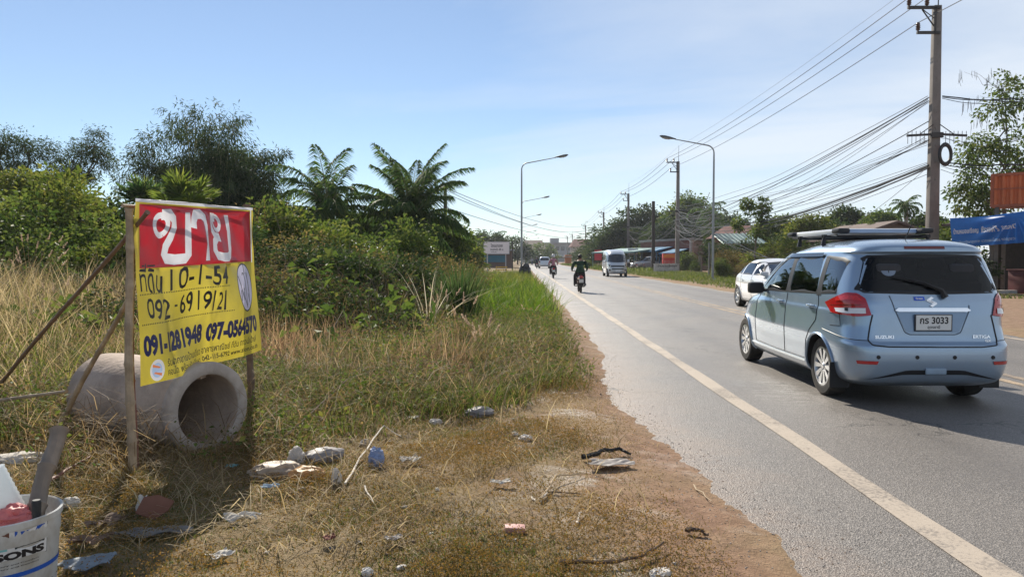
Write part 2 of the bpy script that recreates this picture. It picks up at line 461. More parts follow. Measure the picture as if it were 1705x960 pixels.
    setin(t, p, 'Base Color', c)
    setin(t, p, 'Roughness', ramp(t, wide, [(.3, .40), (.7, .55)])); setin(t, p, 'Specular IOR Level', .5)
    setin(t, p, 'Normal', bumpn(t, vor.outputs['Distance'], .55, .008))
    t.links.new(p.outputs[0], o.inputs[0])
    return m
ASPH = asphalt_mat()
def strip(name, ya, yb, xl, xr, z, m, nx=2, dy=None):
    ys = np.concatenate([np.arange(ya, min(60, yb), .5), np.arange(60, yb + .1, 4)]) if dy is None else np.arange(ya, yb + 1e-6, dy)
    P = np.array([[(xl(y) + (xr(y) - xl(y)) * k / (nx - 1), y, z) for k in range(nx)] for y in ys])
    i = np.arange(len(ys) * nx).reshape(len(ys), nx)
    q = np.stack([i[:-1, :-1], i[:-1, 1:], i[1:, 1:], i[1:, :-1]], -1).reshape(-1, 4)
    return mesh_np(name, P.reshape(-1, 3), [q], m)
road = link('road', strip('road', -40, 470, lambda y: .3 + bend(y), lambda y: 10.1 + bend(y), 0.0, ASPH, 6))
tag(road, kind='structure')
def paint_mat(name, col, worn, wear):
    m, t, o = new_mat(name)
    p = N(t, 'ShaderNodeBsdfPrincipled')
    co = N(t, 'ShaderNodeTexCoord').outputs['Object']
    n = mth(t, 'ADD', mth(t, 'MULTIPLY', noise(t, 38, 5, .75, co), .6), mth(t, 'MULTIPLY', noise(t, 1.6, 4, .6, co), .5))
    c = mixc(t, ramp(t, n, [(wear, 0.0), (wear + .12, 1.0)]), col, worn)
    c = mixc(t, mth(t, 'MULTIPLY', noise(t, 5, 5, .7, co), .5), c, (.3, .24, .19))
    setin(t, p, 'Base Color', c); setin(t, p, 'Roughness', .7); setin(t, p, 'Specular IOR Level', .4)
    setin(t, p, 'Normal', bumpn(t, noise(t, 120, 2, .6, co), .3, .004))
    t.links.new(p.outputs[0], o.inputs[0]); return m
EDGE_W, EDGE_Y = paint_mat('edge_paint', (.43, .37, .30), (.17, .153, .136), .54), paint_mat('centre_paint', (.46, .34, .21), (.12, .105, .095), .50)
for nm, x, w, mm in (('road_edge_line', 2.2, .17, EDGE_W), ('road_centre_line', 5.78, .11, EDGE_Y), ('road_centre_line', 6.06, .11, EDGE_Y), ('road_edge_line', 9.0, .12, EDGE_W)):
    l = link(nm, strip(nm, -38, 460, lambda y: x - w / 2 + .012 * math.sin(y * 1.3) + bend(y), lambda y: x + w / 2 + .01 * math.sin(y * 2.1 + 1) + bend(y), .004, mm))
    tag(l, kind='structure')
# ------------------------------------------------------------------ the hazy air
hm, ht, ho = new_mat('haze_air')
hv = N(ht, 'ShaderNodeVolumePrincipled')
setin(ht, hv, 'Color', (.86, .91, 1.0)); setin(ht, hv, 'Density', HAZE); setin(ht, hv, 'Anisotropy', .2)
ht.links.new(hv.outputs[0], ho.inputs['Volume'])
hb_ = MB(); hb_.box((0, 380, 7.3), (912, 854, 17.0)); haze = hb_.build('haze', hm); tag(haze, kind='stuff')
# ================================================================== FOLIAGE BUILDERS
def nrm(a): return a / np.maximum(np.linalg.norm(a, axis=-1, keepdims=True), 1e-9)
def blades(P, H, W, az, lean):
    """tapering, curving grass blades: three pairs and a tip"""
    n = len(P); P = np.asarray(P, float)
    d = np.stack([np.cos(az), np.sin(az), np.zeros(n)], -1)
    fa = az + rng.uniform(-1.2, 1.2, n) + math.pi / 2
    s = np.stack([np.cos(fa), np.sin(fa), np.zeros(n)], -1) * W[:, None] / 2
    up = np.array([0, 0, 1.0]); k = np.minimum(lean, 1.7)
    at_ = lambda t: P + up * (H * (t - .36 * k * t * t))[:, None] + d * (H * lean * (.25 * t + .75 * t * t))[:, None]
    m1, m2, tip = at_(.42), at_(.76), at_(1.0)
    V = np.stack([P - s, P + s, m1 + s * .85, m1 - s * .85, m2 + s * .5, m2 - s * .5, tip], 1).reshape(-1, 3)
    b = np.arange(n)[:, None] * 7
    return V, np.concatenate([b + np.array([[0, 1, 2, 3]]), b + np.array([[3, 2, 4, 5]])]), b + np.array([[5, 4, 6]])
def blades_obj(name, parts, mats):
    V, Q, T, mq, mt, o = [], [], [], [], [], 0
    for i, (v, q, t) in enumerate(parts):
        V.append(v); Q.append(q + o); T.append(t + o); mq.append(np.full(len(q), i)); mt.append(np.full(len(t), i)); o += len(v)
    return link(name, mesh_np(name, np.concatenate(V), [np.concatenate(Q), np.concatenate(T)], mats, np.concatenate(mq + mt)))
def leaves(P, D, L, W, droop=.15):
    """one bent four-cornered leaf at each P along D"""
    n = len(P); D = nrm(np.asarray(D, float))
    r = nrm(rng.normal(size=(n, 3)) + np.array([0, 0, .9]))
    s = nrm(np.cross(D, r)); nn = np.cross(s, D)
    L, W = np.broadcast_to(L, n)[:, None], np.broadcast_to(W, n)[:, None]
    a = P + D * L * .45 + nn * L * .06
    tip = P + D * L - np.array([0, 0, 1.0]) * L * droop
    return np.stack([P, a + s * W / 2, tip, a - s * W / 2], 1).reshape(-1, 3), np.arange(n * 4).reshape(n, 4)
def leaf_mesh(name, groups, mats):
    V, F, mi, o = [], [], [], 0
    for i, (v, f) in enumerate(groups):
        V.append(v); F.append(f + o); mi.append(np.full(len(f), i)); o += len(v)
    return mesh_np(name, np.concatenate(V), [np.concatenate(F)], mats, np.concatenate(mi), smooth=False)
def sph(n):
    return nrm(rng.normal(size=(n, 3)))
def clumps(blobs, nc, nl, cr, L, W, updown=-.1, shell=.75, spread=.7):
    """leaf clusters spread through ellipsoids (x,y,z,rx,ry,rz): returns leaves and cluster centres"""
    vol = np.array([b[3] * b[4] + b[4] * b[5] + b[3] * b[5] for b in blobs]); k = rng.choice(len(blobs), nc, p=vol / vol.sum())
    B = np.array(blobs)[k]
    d = sph(nc); rad = rng.uniform(shell ** 3, 1, nc) ** (1 / 3) * rng.uniform(.72, 1.12, nc)
    C = B[:, :3] + d * B[:, 3:] * rad[:, None]
    size = cr * rng.uniform(.55, 1.3, nc)
    i = np.repeat(np.arange(nc), rng.poisson(nl, nc))
    off = rng.normal(size=(len(i), 3)) * np.array([1, 1, .6]) * size[i, None] * .62
    D = nrm(off) * spread + d[i] * .5 + rng.normal(size=(len(i), 3)) * .45 + np.array([0, 0, updown])
    LL = L * rng.uniform(.6, 1.25, len(i))
    return leaves(C[i] + off, D, LL, W * LL / L), C
BARK = mat('bark', (.13, .1, .075), .9, var=.4, scale=9, bump=.6)
BARK_P = mat('pale_bark', (.27, .23, .185), .85, var=.3, scale=9, bump=.4)
def wig(a, b, k=5, amp=.08):
    a, b = Vector(a), Vector(b); L = (b - a).length
    return [a.lerp(b, i / k) + (Vector(rng.normal(size=3)) * amp * L * .5 if 0 < i < k else Vector((0, 0, 0))) for i in range(k + 1)]
def trunk_mesh(name, H, r, targets, m, fork=.45, lean=(0, 0), sub=6):
    mb = MB()
    top = Vector((lean[0], lean[1], H * fork))
    mb.tube(wig((0, 0, -.1), top, 5, .04), np.linspace(r, r * .7, 6), 8)
    fans = targets if len(targets) <= sub * 6 else [targets[i] for i in rng.choice(len(targets), sub * 6, replace=False)]
    mains = [fans[i] for i in rng.choice(len(fans), min(sub, len(fans)), replace=False)]
    ends = []
    for tg in mains:
        pts = wig(top - Vector((0, 0, rng.uniform(0, .25) * H * fork)), Vector(tg), 6, .1)
        mb.tube(pts, np.linspace(r * .55, r * .1, 7), 6); ends.append(pts)
    for tg in fans:
        tg = Vector(tg)
        pts = min(ends, key=lambda p: min((q - tg).length for q in p))
        st = min(pts[2:], key=lambda q: (q - tg).length)
        mb.tube(wig(st, tg, 3, .12), np.linspace(r * .16, r * .03, 4), 4, cap=False)
    return mb.mesh(name, m)
def tree(name, label, cat, loc, H, r, blobs, nc, nl, cr, L, W, lm, bm=None, fork=.45, group=None, lean=(0, 0), updown=-.1, shell=.75, sub=6, rotz=0):
    t = thing(name, label, cat, loc, rotz, group)
    lv, C = clumps(blobs, nc, nl, cr, L, W, updown, shell)
    link('crown', leaf_mesh('crown', [lv], [lm]), t)
    link('trunk', trunk_mesh('trunk', H, r, [tuple(c) for c in C], bm or BARK, fork, lean, sub), t)
    return t
def frond(az, el, L, bendk, nl, ll, lw, base):
    """a feather palm frond: rachis points and leaflets"""
    pts, d, p = [], el, np.array(base, float)
    n = 14
    h = np.array([math.cos(az), math.sin(az), 0])
    for i in range(n + 1):
        pts.append(p.copy()); p = p + (h * math.cos(d) + np.array([0, 0, math.sin(d)])) * L / n
        d -= bendk * (1 + 1.2 * i / n) / n
    pts = np.array(pts)
    t = np.repeat(np.linspace(.1, .99, nl), 2); sg = np.tile([1, -1], nl)
    f = t * n; i = np.minimum(f.astype(int), n - 1); fr = (f - i)[:, None]
    P = pts[i] * (1 - fr) + pts[i + 1] * fr
    T = nrm(pts[i + 1] - pts[i]); S = np.array([-h[1], h[0], 0])
    Dl = nrm(S * sg[:, None] * .95 + T * (.45 + .9 * t[:, None] ** 2) + rng.normal(size=P.shape) * .10 + np.array([0, 0, -.16]))
    l = ll * np.sin(np.pi * (.12 + .82 * t)) ** .7 * rng.uniform(.85, 1.1, len(t))
    return pts, leaves(P, Dl, l, lw, droop=.5)
def palm_mesh(nf, L, el_lo, el_hi, bendk, nl, ll, lw, seed):
    global rng
    keep = rng; rng = np.random.default_rng(seed)
    V, F, o = [], [], 0
    mb = MB()
    for k in range(nf):
        u = k / (nf - 1)
        el = el_hi + (el_lo - el_hi) * u ** 1.2 + rng.normal() * .09
        pts, (v, f) = frond(k * 2.399 + rng.normal() * .2, el, L * rng.uniform(.8, 1.08) * (.8 + .2 * math.sin(math.pi * min(1, u + .25))), bendk * rng.uniform(.7, 1.3), nl, ll, lw, (0, 0, 0))
        mb.tube([tuple(p) for p in pts], np.linspace(.035, .006, len(pts)), 4, cap=False)
        V.append(v); F.append(f + o); o += len(v)
    rng = keep
    return (np.concatenate(V), np.concatenate(F)), mb
def palm(label, loc, H, nf, L, lo, hi, bendk, lm, seed, nl=44, ll=.62, lw=.045, lean=(0, 0), group=None, name='coconut_palm'):
    t = thing(name, label, 'palm tree', loc, 0, group)
    lv, mb = palm_mesh(nf, L, lo, hi, bendk, nl, ll, lw, seed)
    top = np.array([lean[0], lean[1], H])
    c = link('crown', leaf_mesh('crown', [(lv[0] + top, lv[1])], [lm]), t)
    rb = mb.build('frond_ribs', mat('frond_rib', (.2, .19, .08), .6), c); rb.location = top; rb['kind'] = 'stuff'
    tb = MB()
    k = 22
    tb.tube([Vector((lean[0] * (i / k) ** 1.6, lean[1] * (i / k) ** 1.6, -.2 + (H + .2) * i / k)) for i in range(k + 1)], [(.2 - .08 * i / k) * (1 + .06 * (i % 2)) for i in range(k + 1)], 10)
    tb.build('trunk', BARK_P, t)
    return t
def fan_palm(label, loc, H, nf, pet, R_, lm, seed, group=None):
    global rng
    keep = rng; rng = np.random.default_rng(seed)
    t = thing('fan_palm', label, 'palm tree', loc, 0, group)
    V, F, o, mb = [], [], 0, MB()
    for k in range(nf):
        az, el = k * 2.4 + rng.normal() * .2, rng.uniform(.25, 1.35)
        d = np.array([math.cos(az) * math.cos(el), math.sin(az) * math.cos(el), math.sin(el)])
        base = np.array([0, 0, H]); hub = base + d * pet * rng.uniform(.7, 1.1)
        mb.tube([tuple(base), tuple((base + hub) / 2 + np.array([0, 0, .04])), tuple(hub)], [.02, .014, .01], 4)
        side = nrm(np.cross(d, [0, 0, 1.0])); upv = np.cross(side, d)
        for q in np.linspace(-1.9, 1.9, 26):
            dd = d * math.cos(q) + side * math.sin(q) + upv * .12
            v, f = leaves(hub[None], dd[None], R_ * (1 - .12 * abs(q)) * rng.uniform(.9, 1.05), .075, droop=.12)
            V.append(v); F.append(f + o); o += 4
    rng = keep
    c = link('crown', leaf_mesh('crown', [(np.concatenate(V), np.concatenate(F))], [lm]), t)
    mb.build('leaf_stalks', mat('frond_rib', (.2, .19, .08), .6), c)['kind'] = 'stuff'
    tb = MB(); tb.tube([(0, 0, -.1), (0, 0, H * .5), (0, 0, H)], [.16, .13, .15], 9); tb.build('trunk', BARK, t)
    return t
# leaf colours
G_WBRN = leafmat('weed_leaf', [(.02, .02, .012), (.042, .036, .018), (.08, .06, .03), (.16, .115, .06)], transl=.35)
G_HEATH = leafmat('low_heath', [(.06, .06, .018), (.125, .092, .028), (.22, .13, .04), (.33, .2, .07)], transl=.35)
G_DARK = leafmat('dark_leaf', [(.013, .028, .012), (.03, .054, .019), (.055, .082, .027), (.1, .115, .036)], transl=.3)
G_MID = leafmat('mid_leaf', [(.028, .055, .014), (.065, .105, .025), (.11, .15, .036), (.19, .195, .055)], transl=.33)
G_YEL = leafmat('yellowish_leaf', [(.045, .075, .014), (.09, .125, .026), (.15, .175, .04), (.26, .23, .065)], transl=.35)
G_BRN = leafmat('drying_leaf', [(.04, .045, .018), (.085, .082, .03), (.16, .125, .05), (.26, .18, .085)])
G_PALM = leafmat('palm_leaf', [(.022, .05, .018), (.045, .088, .028), (.08, .13, .038), (.15, .175, .055)], transl=.48, rough=.38)
G_BAM = leafmat('bamboo_leaf', [(.018, .036, .018), (.035, .06, .026), (.06, .085, .035), (.1, .11, .05)], transl=.35)
G_BRT = leafmat('fresh_grass', [(.025, .055, .012), (.065, .115, .018), (.11, .17, .028), (.24, .24, .06)], transl=.42)
G_GRS = leafmat('green_grass', [(.03, .05, .012), (.06, .09, .02), (.10, .13, .032), (.18, .175, .055)])
G_DRY = leafmat('dry_grass', [(.07, .055, .022), (.14, .10, .042), (.23, .165, .07), (.36, .28, .14)])
G_STRAW = leafmat('straw', [(.16, .12, .06), (.3, .23, .125), (.48, .4, .25)])
G_TURF = leafmat('turf', [(.055, .075, .018), (.11, .105, .028), (.2, .14, .045), (.32, .225, .085)])
# ================================================================== GRASS AND WEEDS (nobody could count them)
def scatter(n, y0, y1, xl, xr, cover=None, power=1.0):
    """points on the ground, denser towards the camera"""
    u = rng.uniform(size=n); y = y0 * (y1 / y0) ** (u ** power)
    x = rng.uniform(xl, xr, n)
    if cover is not None:
        k = rng.uniform(size=n) < cover(x, y); x, y = x[k], y[k]
    return np.stack([x, y, gz(x, y) - .01], -1)
def in_rect(n, x0, x1, y0, y1, f=None):
    x, y = rng.uniform(x0, x1, n), rng.uniform(y0, y1, n)
    if f is not None:
        k = rng.uniform(size=n) < f(x, y); x, y = x[k], y[k]
    return np.stack([x, y, gz(x, y) - .02], -1)
def tuft(P, h0, h1, w, lean0=.2, lean1=.9, hmul=None):
    n = len(P)
    H = rng.uniform(h0, h1, n) * rng.uniform(.6, 1.1, n)
    if hmul is not None: H = H * hmul(P[:, 0], P[:, 1])
    return blades(P, H, w * rng.uniform(.6, 1.3, n), rng.uniform(0, 2 * math.pi, n), rng.uniform(lean0, lean1, n))
def c_turf(x, y):
    sh = sst(1.1, .25, x)                                   # thins out over the trodden shoulder
    bare = sst(-.55, .35, wob(x, y, 1.15, 9) - .45 * np.exp(-((x - .2) / .7) ** 2) * np.exp(-((y - 3.6) / 1.6) ** 2))
    trash = 1 - .75 * np.exp(-(((x + .35) / .7) ** 2 + ((y - 7.3) / .8) ** 2))
    return np.clip(.06 + .95 * sh * (.18 + .82 * bare), 0, 1) * trash
def c_green(x, y): return np.clip(sst(-.55, .25, wob(x, y, .8, 21)) * sst(.9, .0, x), 0, 1)
turf = blades_obj('short_grass', [
    tuft(scatter(300000, 2.3, 11, -5.4, 1.05, c_turf), .012, .05, .0042, .3, 1.5),
    tuft(scatter(22000, 2.3, 11, -5.4, .8, c_turf), .03, .085, .004, .3, 1.3),
    tuft(scatter(260000, 2.3, 11, -4.5, 1.0, lambda x, y: c_turf(x, y) * c_green(x, y)), .014, .055, .005, .3, 1.3),
    tuft(scatter(8000, 2.4, 9, -5.2, 1.1, lambda x, y: .25 + c_turf(x, y) * .6), .03, .11, .004, .9, 1.8)], [G_TURF, G_DRY, G_GRS, G_STRAW])
tag(turf, 'short olive and brown turf thinning out towards the trodden road shoulder', 'grass', kind='stuff')
def off_pipe(x, y):
    ax0, ay0 = .86, -.51; dx, dy = x + 2.30, y - 5.62; u = dx * ax0 + dy * ay0; v = dx * ay0 * -1 + dy * ax0
    return 1.0 - ((u > -1.45) & (u < .16) & (np.abs(v) < .34))
def line_mid(x): return np.maximum(7.55 + 1.4 * x, 4.7 - .1 * x)
def h_mid(x, y): return .78 + .5 * sst(.2, 3.2, y - line_mid(x)) + .38 * wob(x, y, 1.1, 12)
def c_mid(x, y): return off_pipe(x, y) * sst(1.0, .5, x) * (.3 + .7 * sst(-.6, .25, wob(x, y, .9, 31) + .14 * (y - 6))) * sst(-.5, .45, y - line_mid(x) + .6 * wob(x, y, 1.3, 33))
mid = blades_obj('rough_grass', [
    tuft(scatter(48000, 4.3, 19, -9, 1.0, c_mid), .1, .34, .008, .3, 1.1, h_mid),
    tuft(scatter(90000, 4.6, 19, -6, 1.0, lambda x, y: c_mid(x, y) * sst(-.5, .3, wob(x, y, .5, 14) + .5 * np.exp(-((x + .7) / 1.6) ** 2))), .1, .42, .009, .25, 1.0, h_mid),
    tuft(scatter(12000, 4, 17, -9, .8, lambda x, y: .25 + .6 * c_mid(x, y)), .15, .5, .006, .5, 1.5, h_mid)], [G_DRY, G_GRS, G_STRAW])
def forbs(n, x0, x1, y0, y1, L, W, hk):
    x, y = rng.uniform(x0, x1, n), rng.uniform(y0, y1, n); k = rng.uniform(size=n) < c_mid(x, y) * sst(-.4, .5, wob(x, y, 1.7, 41)); x, y = x[k], y[k]
    z = gz(x, y) + rng.uniform(.02, 1, len(x)) * .34 * h_mid(x, y) * hk; l = L * rng.uniform(.6, 1.4, len(x))
    return leaves(np.stack([x, y, z], -1), rng.normal(size=(len(x), 3)) * [1, 1, .5] + [0, 0, .3], l, W * l / L)
fb = link('low_weeds', leaf_mesh('low_weeds', [forbs(60000, -7, 1.0, 4.3, 15, .04, .022, 1), forbs(46000, -7, 1.0, 4.3, 15, .035, .016, 1.1), forbs(12000, -7, .9, 4.6, 14, .05, .028, .8)], [G_MID, G_BRN, G_YEL]))
x, y = rng.uniform(-4.2, .95, 420000), 2.3 * (9 / 2.3) ** rng.uniform(size=420000)
hh = .022 + .11 * np.clip(wob(x, y, 1.3, 44) + .35 * wob(x, y, 4.5, 45) + .12, 0, 1); k = rng.uniform(size=len(x)) < c_turf(x, y) * (.25 + .75 * sst(.025, .06, hh)); x, y, hh = x[k], y[k], hh[k]
he = link('low_heath', leaf_mesh('low_heath', [leaves(np.stack([x, y, gz(x, y) + hh * rng.uniform(.1, 1, len(x))], -1), rng.normal(size=(len(x), 3)) * [1, 1, .6] + [0, 0, .5], rng.uniform(.007, .02, len(x)), .006)], [G_HEATH]))
tag(he, 'low brown olive heathy tufts in the foreground turf', 'weeds', kind='stuff')
tag(fb, 'small leaved low weeds mixed into the rough grass', 'weeds', kind='stuff')
P = scatter(16000, 4.2, 14, -7, .9, c_mid)
tg = blades_obj('tangled_stems', [blades(P + np.stack([np.zeros(len(P)), np.zeros(len(P)), rng.uniform(0, .25, len(P))], -1), rng.uniform(.15, .5, len(P)), np.full(len(P), .005), rng.uniform(0, 6.28, len(P)), rng.uniform(.6, 2.4, len(P)))], [leafmat('old_stem', [(.06, .04, .025), (.13, .085, .05), (.24, .17, .09), (.4, .31, .18)])])
tag(tg, 'tangle of brown and straw stems through the rough grass', 'stems', kind='stuff')
tag(mid, 'knee high rough grass, part green and part straw, filling the plot', 'grass', kind='stuff')
# straw lying about under the banner and the pipe
P = scatter(2600, 3.4, 7.6, -4.4, -.6)
straw = blades_obj('fallen_straw', [blades(P + [0, 0, .02], rng.uniform(.06, .22, len(P)), np.full(len(P), .0055), rng.uniform(0, 6.28, len(P)), rng.uniform(1.2, 2.2, len(P)))], [G_STRAW])
tag(straw, 'dry straw and stalks strewn under the banner and beside the pipe', 'straw', kind='stuff')
rs = blades_obj('reddish_stalks', [tuft(in_rect(8000, -5.5, -.6, 8.2, 11.8, lambda x, y: sst(-.3, .4, wob(x, y, .8, 81))), .35, .85, .009, .1, .7), tuft(in_rect(3000, -5, .2, 7.6, 11, lambda x, y: sst(-.1, .4, wob(x, y, .9, 82))), .3, .7, .008, .2, .8)], [leafmat('reddish_straw', [(.11, .06, .04), (.2, .125, .075), (.32, .22, .13), (.45, .34, .2)]), G_STRAW])
tag(rs, 'reddish and straw dry stalks at the foot of the thicket', 'grass', kind='stuff')
# bright green stand of grass at the verge
vg = blades_obj('verge_grass', [
    tuft(in_rect(17000, -2.4, .95, 14.5, 30, lambda x, y: sst(1.0, .4, x + .15 * wob(y, y, 1, 3)) * sst(-2.4, -.4, x + .4 * wob(x, y, .7, 8)) * sst(14.5, 19, y + 1.8 * wob(x, y, .9, 51)) * (.35 + .65 * sst(-.3, .3, wob(x, y, 1.6, 52)))), .4, 1.05, .02, .2, .95),
    tuft(in_rect(9000, -4, .95, 28, 62, lambda x, y: sst(1.05, .3, x)), .3, .85, .035, .2, .8),
    tuft(in_rect(7000, -.9, .95, 11, 17, lambda x, y: sst(.95, .2, x)), .12, .38, .012, .3, 1.0)], [G_BRT, G_YEL, G_GRS])
tag(vg, 'bright green upright grass along the left road edge', 'grass', kind='stuff')
# dark weedy mass behind the rough grass
def h_weed(x, y):
    return np.clip((.55 + .75 * wob(x, y, .6, 17) + .5 * wob(x, y, 1.5, 18)) * sst(-.6, -2.4, x) * sst(9.2, 13.5, y - .35 * (x + 4)) + .15, .12, 2.2) * (1 - .3 * sst(-4, -7, x))
def weeds(n, x0, x1, y0, y1, L, W, thr=0):
    x, y = rng.uniform(x0, x1, n), rng.uniform(y0, y1, n)
    h = h_weed(x, y); k = h > .3; x, y, h = x[k], y[k], h[k]
    z = gz(x, y) + h * (1 - rng.uniform(size=len(x)) ** 1.6 * .85)
    D = rng.normal(size=(len(x), 3)) * [1, 1, .6] + [0, 0, .35]
    l = L * rng.uniform(.6, 1.3, len(x))
    return leaves(np.stack([x, y, z], -1), D, l, W * l / L)
wd = link('weeds', leaf_mesh('weeds', [weeds(85000, -13, -.8, 9.5, 21, .085, .04), weeds(70000, -13, -.8, 9.5, 21, .075, .03), weeds(8000, -13, -3, 9, 20, .09, .045)], [G_DARK, G_WBRN, G_YEL]))
tag(wd, 'dark waist high weeds with browning leaves behind the rough grass', 'weeds', kind='stuff')
P = in_rect(9000, -13, -.6, 9.3, 21, lambda x, y: (h_weed(x, y) > .3) * 1.0)
st = blades_obj('dry_stalks', [tuft(P, .5, 1.25, .011, .1, .6, lambda x, y: .45 + .75 * h_weed(x, y)), tuft(in_rect(4200, -12, -3.6, 7, 13), .5, 1.25, .012, .15, .7, lambda x, y: .55 + .5 * sst(-4, -8, x))], [G_DRY, G_YEL])
dt = blades_obj('tall_dry_grass', [tuft(in_rect(26000, -13, -3.5, 6.6, 14.5, lambda x, y: sst(-3.6, -5.0, x + .5 * wob(x, y, .8, 61)) * sst(-.7, .2, wob(x, y, .7, 62))), .5, 1.35, .012, .2, .9, lambda x, y: .6 + .6 * sst(-4, -8, x)), tuft(in_rect(5000, -13, -3.9, 6.6, 12.5), .4, .9, .012, .2, 1.0)], [G_STRAW, G_YEL])
tag(dt, 'tall pale dry grass at the far left of the plot', 'grass', kind='stuff')
tag(st, 'tall dry stalks standing among the weeds at the left', 'weeds', kind='stuff')
# right verge
rv = blades_obj('verge_grass', [
    tuft(in_rect(26000, 9.7, 17.5, 26, 80, lambda x, y: sst(9.6, 10.6, x + .35 * wob(y, y, .4, 5)) * sst(-.9, .2, wob(x, y, .5, 71))), .1, .38, .035, .3, 1.1),
    tuft(in_rect(7000, 9.7, 16.5, 30, 80, lambda x, y: sst(9.6, 10.6, x + .35 * wob(y, y, .4, 5))), .06, .3, .035, .4, 1.2),
    tuft(in_rect(9000, 9.8, 15, 78, 190), .2, .7, .09, .2, .9)], [G_GRS, G_YEL, G_GRS])
tag(rv, 'yellow green verge grass along the far right side of the road', 'grass', kind='stuff')
# ================================================================== PLANTS ONE CAN POINT AT
def plume_grass(label, loc, n, H, seed, lm, plumes=6, lean=.5, w=.012, group=None, name='plume_grass', pm=None):
    global rng
    keep = rng; rng = np.random.default_rng(seed)
    t = thing(name, label, 'grass clump', loc, 0, group)
    a, r = rng.uniform(0, 6.28, n), np.abs(rng.normal(size=n)) * .1 * H
    P = np.stack([np.cos(a) * r, np.sin(a) * r, np.full(n, -.03)], -1)
    v, q, tr = blades(P, rng.uniform(.5, 1.0, n) * H, np.full(n, w), a + rng.normal(size=n) * .4, rng.uniform(.15, lean, n))
    f = link('blade_tuft', mesh_np('blade_tuft', v, [q, tr], lm), t)
    if plumes:
        mb, Lv, Lf, o = MB(), [], [], 0
        for k in range(plumes):
            az = rng.uniform(0, 6.28); ln = rng.uniform(.1, .45); hh = H * rng.uniform(.9, 1.35)
            h = np.array([math.cos(az), math.sin(az), 0])
            pts = [np.array([0, 0, 0]) + h * ln * hh * (u ** 2) + np.array([0, 0, hh * u * (1 - .15 * ln * u)]) for u in np.linspace(0, 1, 6)]
            mb.tube([tuple(p) for p in pts], .003, 4, cap=False)
            d = nrm(pts[-1] - pts[-2]); m = 46
            u = rng.uniform(0, 1, m)
            Pp = pts[-1] + d * (u * .16 - .03)[:, None]
            v2, f2 = leaves(Pp, d + rng.normal(size=(m, 3)) * .28, .05 * (1.15 - u * .6), .008, .0)
            Lv.append(v2); Lf.append(f2 + o); o += len(v2)
        pl = link('plume', leaf_mesh('plume', [(np.concatenate(Lv), np.concatenate(Lf))], [pm or PLUME]), t)
        mb.build('stalk', G_STRAW, pl)
    rng = keep
    return t
PLUME = leafmat('plume', [(.3, .22, .16), (.45, .34, .25), (.6, .5, .4)])
p_ = gp(805, 622)
plume_grass('tan plumed grass clump in the middle of the rough grass', (p_.x, p_.y, 0), 130, .5, 3, G_DRY, 8)
p_ = gp(770, 585)
plume_grass('dark rounded grass tuft behind the tan plumed clump', (p_.x, p_.y, 0), 420, .62, 4, G_BRN, 3)
p_ = gp(735, 560)
plume_grass('pink plumed grass left of the bright green verge grass', (p_.x, p_.y, 0), 90, .7, 5, G_GRS, 7)
p_ = gp(905, 545)
plume_grass('small green tuft at the foot of the bright verge grass', (p_.x - .3, p_.y, 0), 200, .42, 6, G_GRS, 2)
p_ = gp(40, 560)
plume_grass('feathery plumed grass at the left edge of the picture', (p_.x - .2, p_.y + .5, 0.1), 260, 1.35, 7, G_DRY, 14, .4)
p_ = gp(95, 590)
plume_grass('straw grass clump left of the big concrete pipe', (p_.x, p_.y, 0.05), 240, .8, 8, G_YEL, 5, .5)
p_ = at(765, 500, 15.5)
rd = plume_grass('tall dark green reed clump beside the bright verge grass', (p_.x, 15.5, 0), 330, 1.75, 9, leafmat('reed', [(.02, .042, .016), (.04, .075, .025), (.08, .11, .04), (.16, .15, .07)]), 0, .45, .028, name='reed_clump')
p_ = at(702, 500, 13.2)
rd = plume_grass('reeds with long arching pale dead blades', (p_.x, 14.2, 0), 20, 1.9, 10, leafmat('dead_reed', [(.22, .19, .1), (.38, .33, .22), (.6, .54, .44)]), 0, 1.3, .024, name='reed_clump')
# shrubs: four moulds, each shrub its own copy
def shrub_mould(H, wd_, lm, nc, nl, L, W, seed):
    global rng
    keep = rng; rng = np.random.default_rng(seed)
    bl = []
    for k in range(6):
        a = rng.uniform(0, 6.28); r = rng.uniform(.1, .55) * wd_; s = rng.uniform(.3, .5)
        bl.append((math.cos(a) * r, math.sin(a) * r, H * rng.uniform(.3, .72), wd_ * s, wd_ * s, H * s * .72))
    lv, C = clumps(bl, nc, nl, .2 * H ** .5, L, W, .05, .55)
    cm = leaf_mesh('leaves', [lv], [lm]); tm = trunk_mesh('stems', H, .05, [tuple(c) for c in C], BARK, .15, sub=7)
    rng = keep
    return cm, tm
MOULD = {'dark': shrub_mould(3.2, 2.0, G_DARK, 210, 24, .21, .075, 1), 'mid': shrub_mould(3.0, 1.9, G_MID, 210, 24, .17, .095, 2),
         'yel': shrub_mould(2.8, 1.7, G_YEL, 190, 24, .19, .085, 3), 'brn': shrub_mould(2.6, 1.8, G_BRN, 200, 40, .09, .042, 4)}
def shrub(kind, px, py, Y, h, label, group, wide=1.0):
    """px,py: top of the shrub in the photograph, at distance Y"""
    p = at(px, py, Y); g = float(gz(p.x, Y))
    cm, tm = MOULD[kind]; H0 = {'dark': 3.2, 'mid': 3.0, 'yel': 2.8, 'brn': 2.6}[kind]
    s = (p.z - g) / (H0 * .98) if h is None else h / H0
    t = thing('shrub', label, 'shrub', (p.x, Y, g), random.uniform(0, 6.28), group)
    t.scale = (s * wide, s * wide, s)
    link('leaves', cm, t); link('stems', tm, t)
    return t
GL = 'shrubs of the thicket behind the plot'
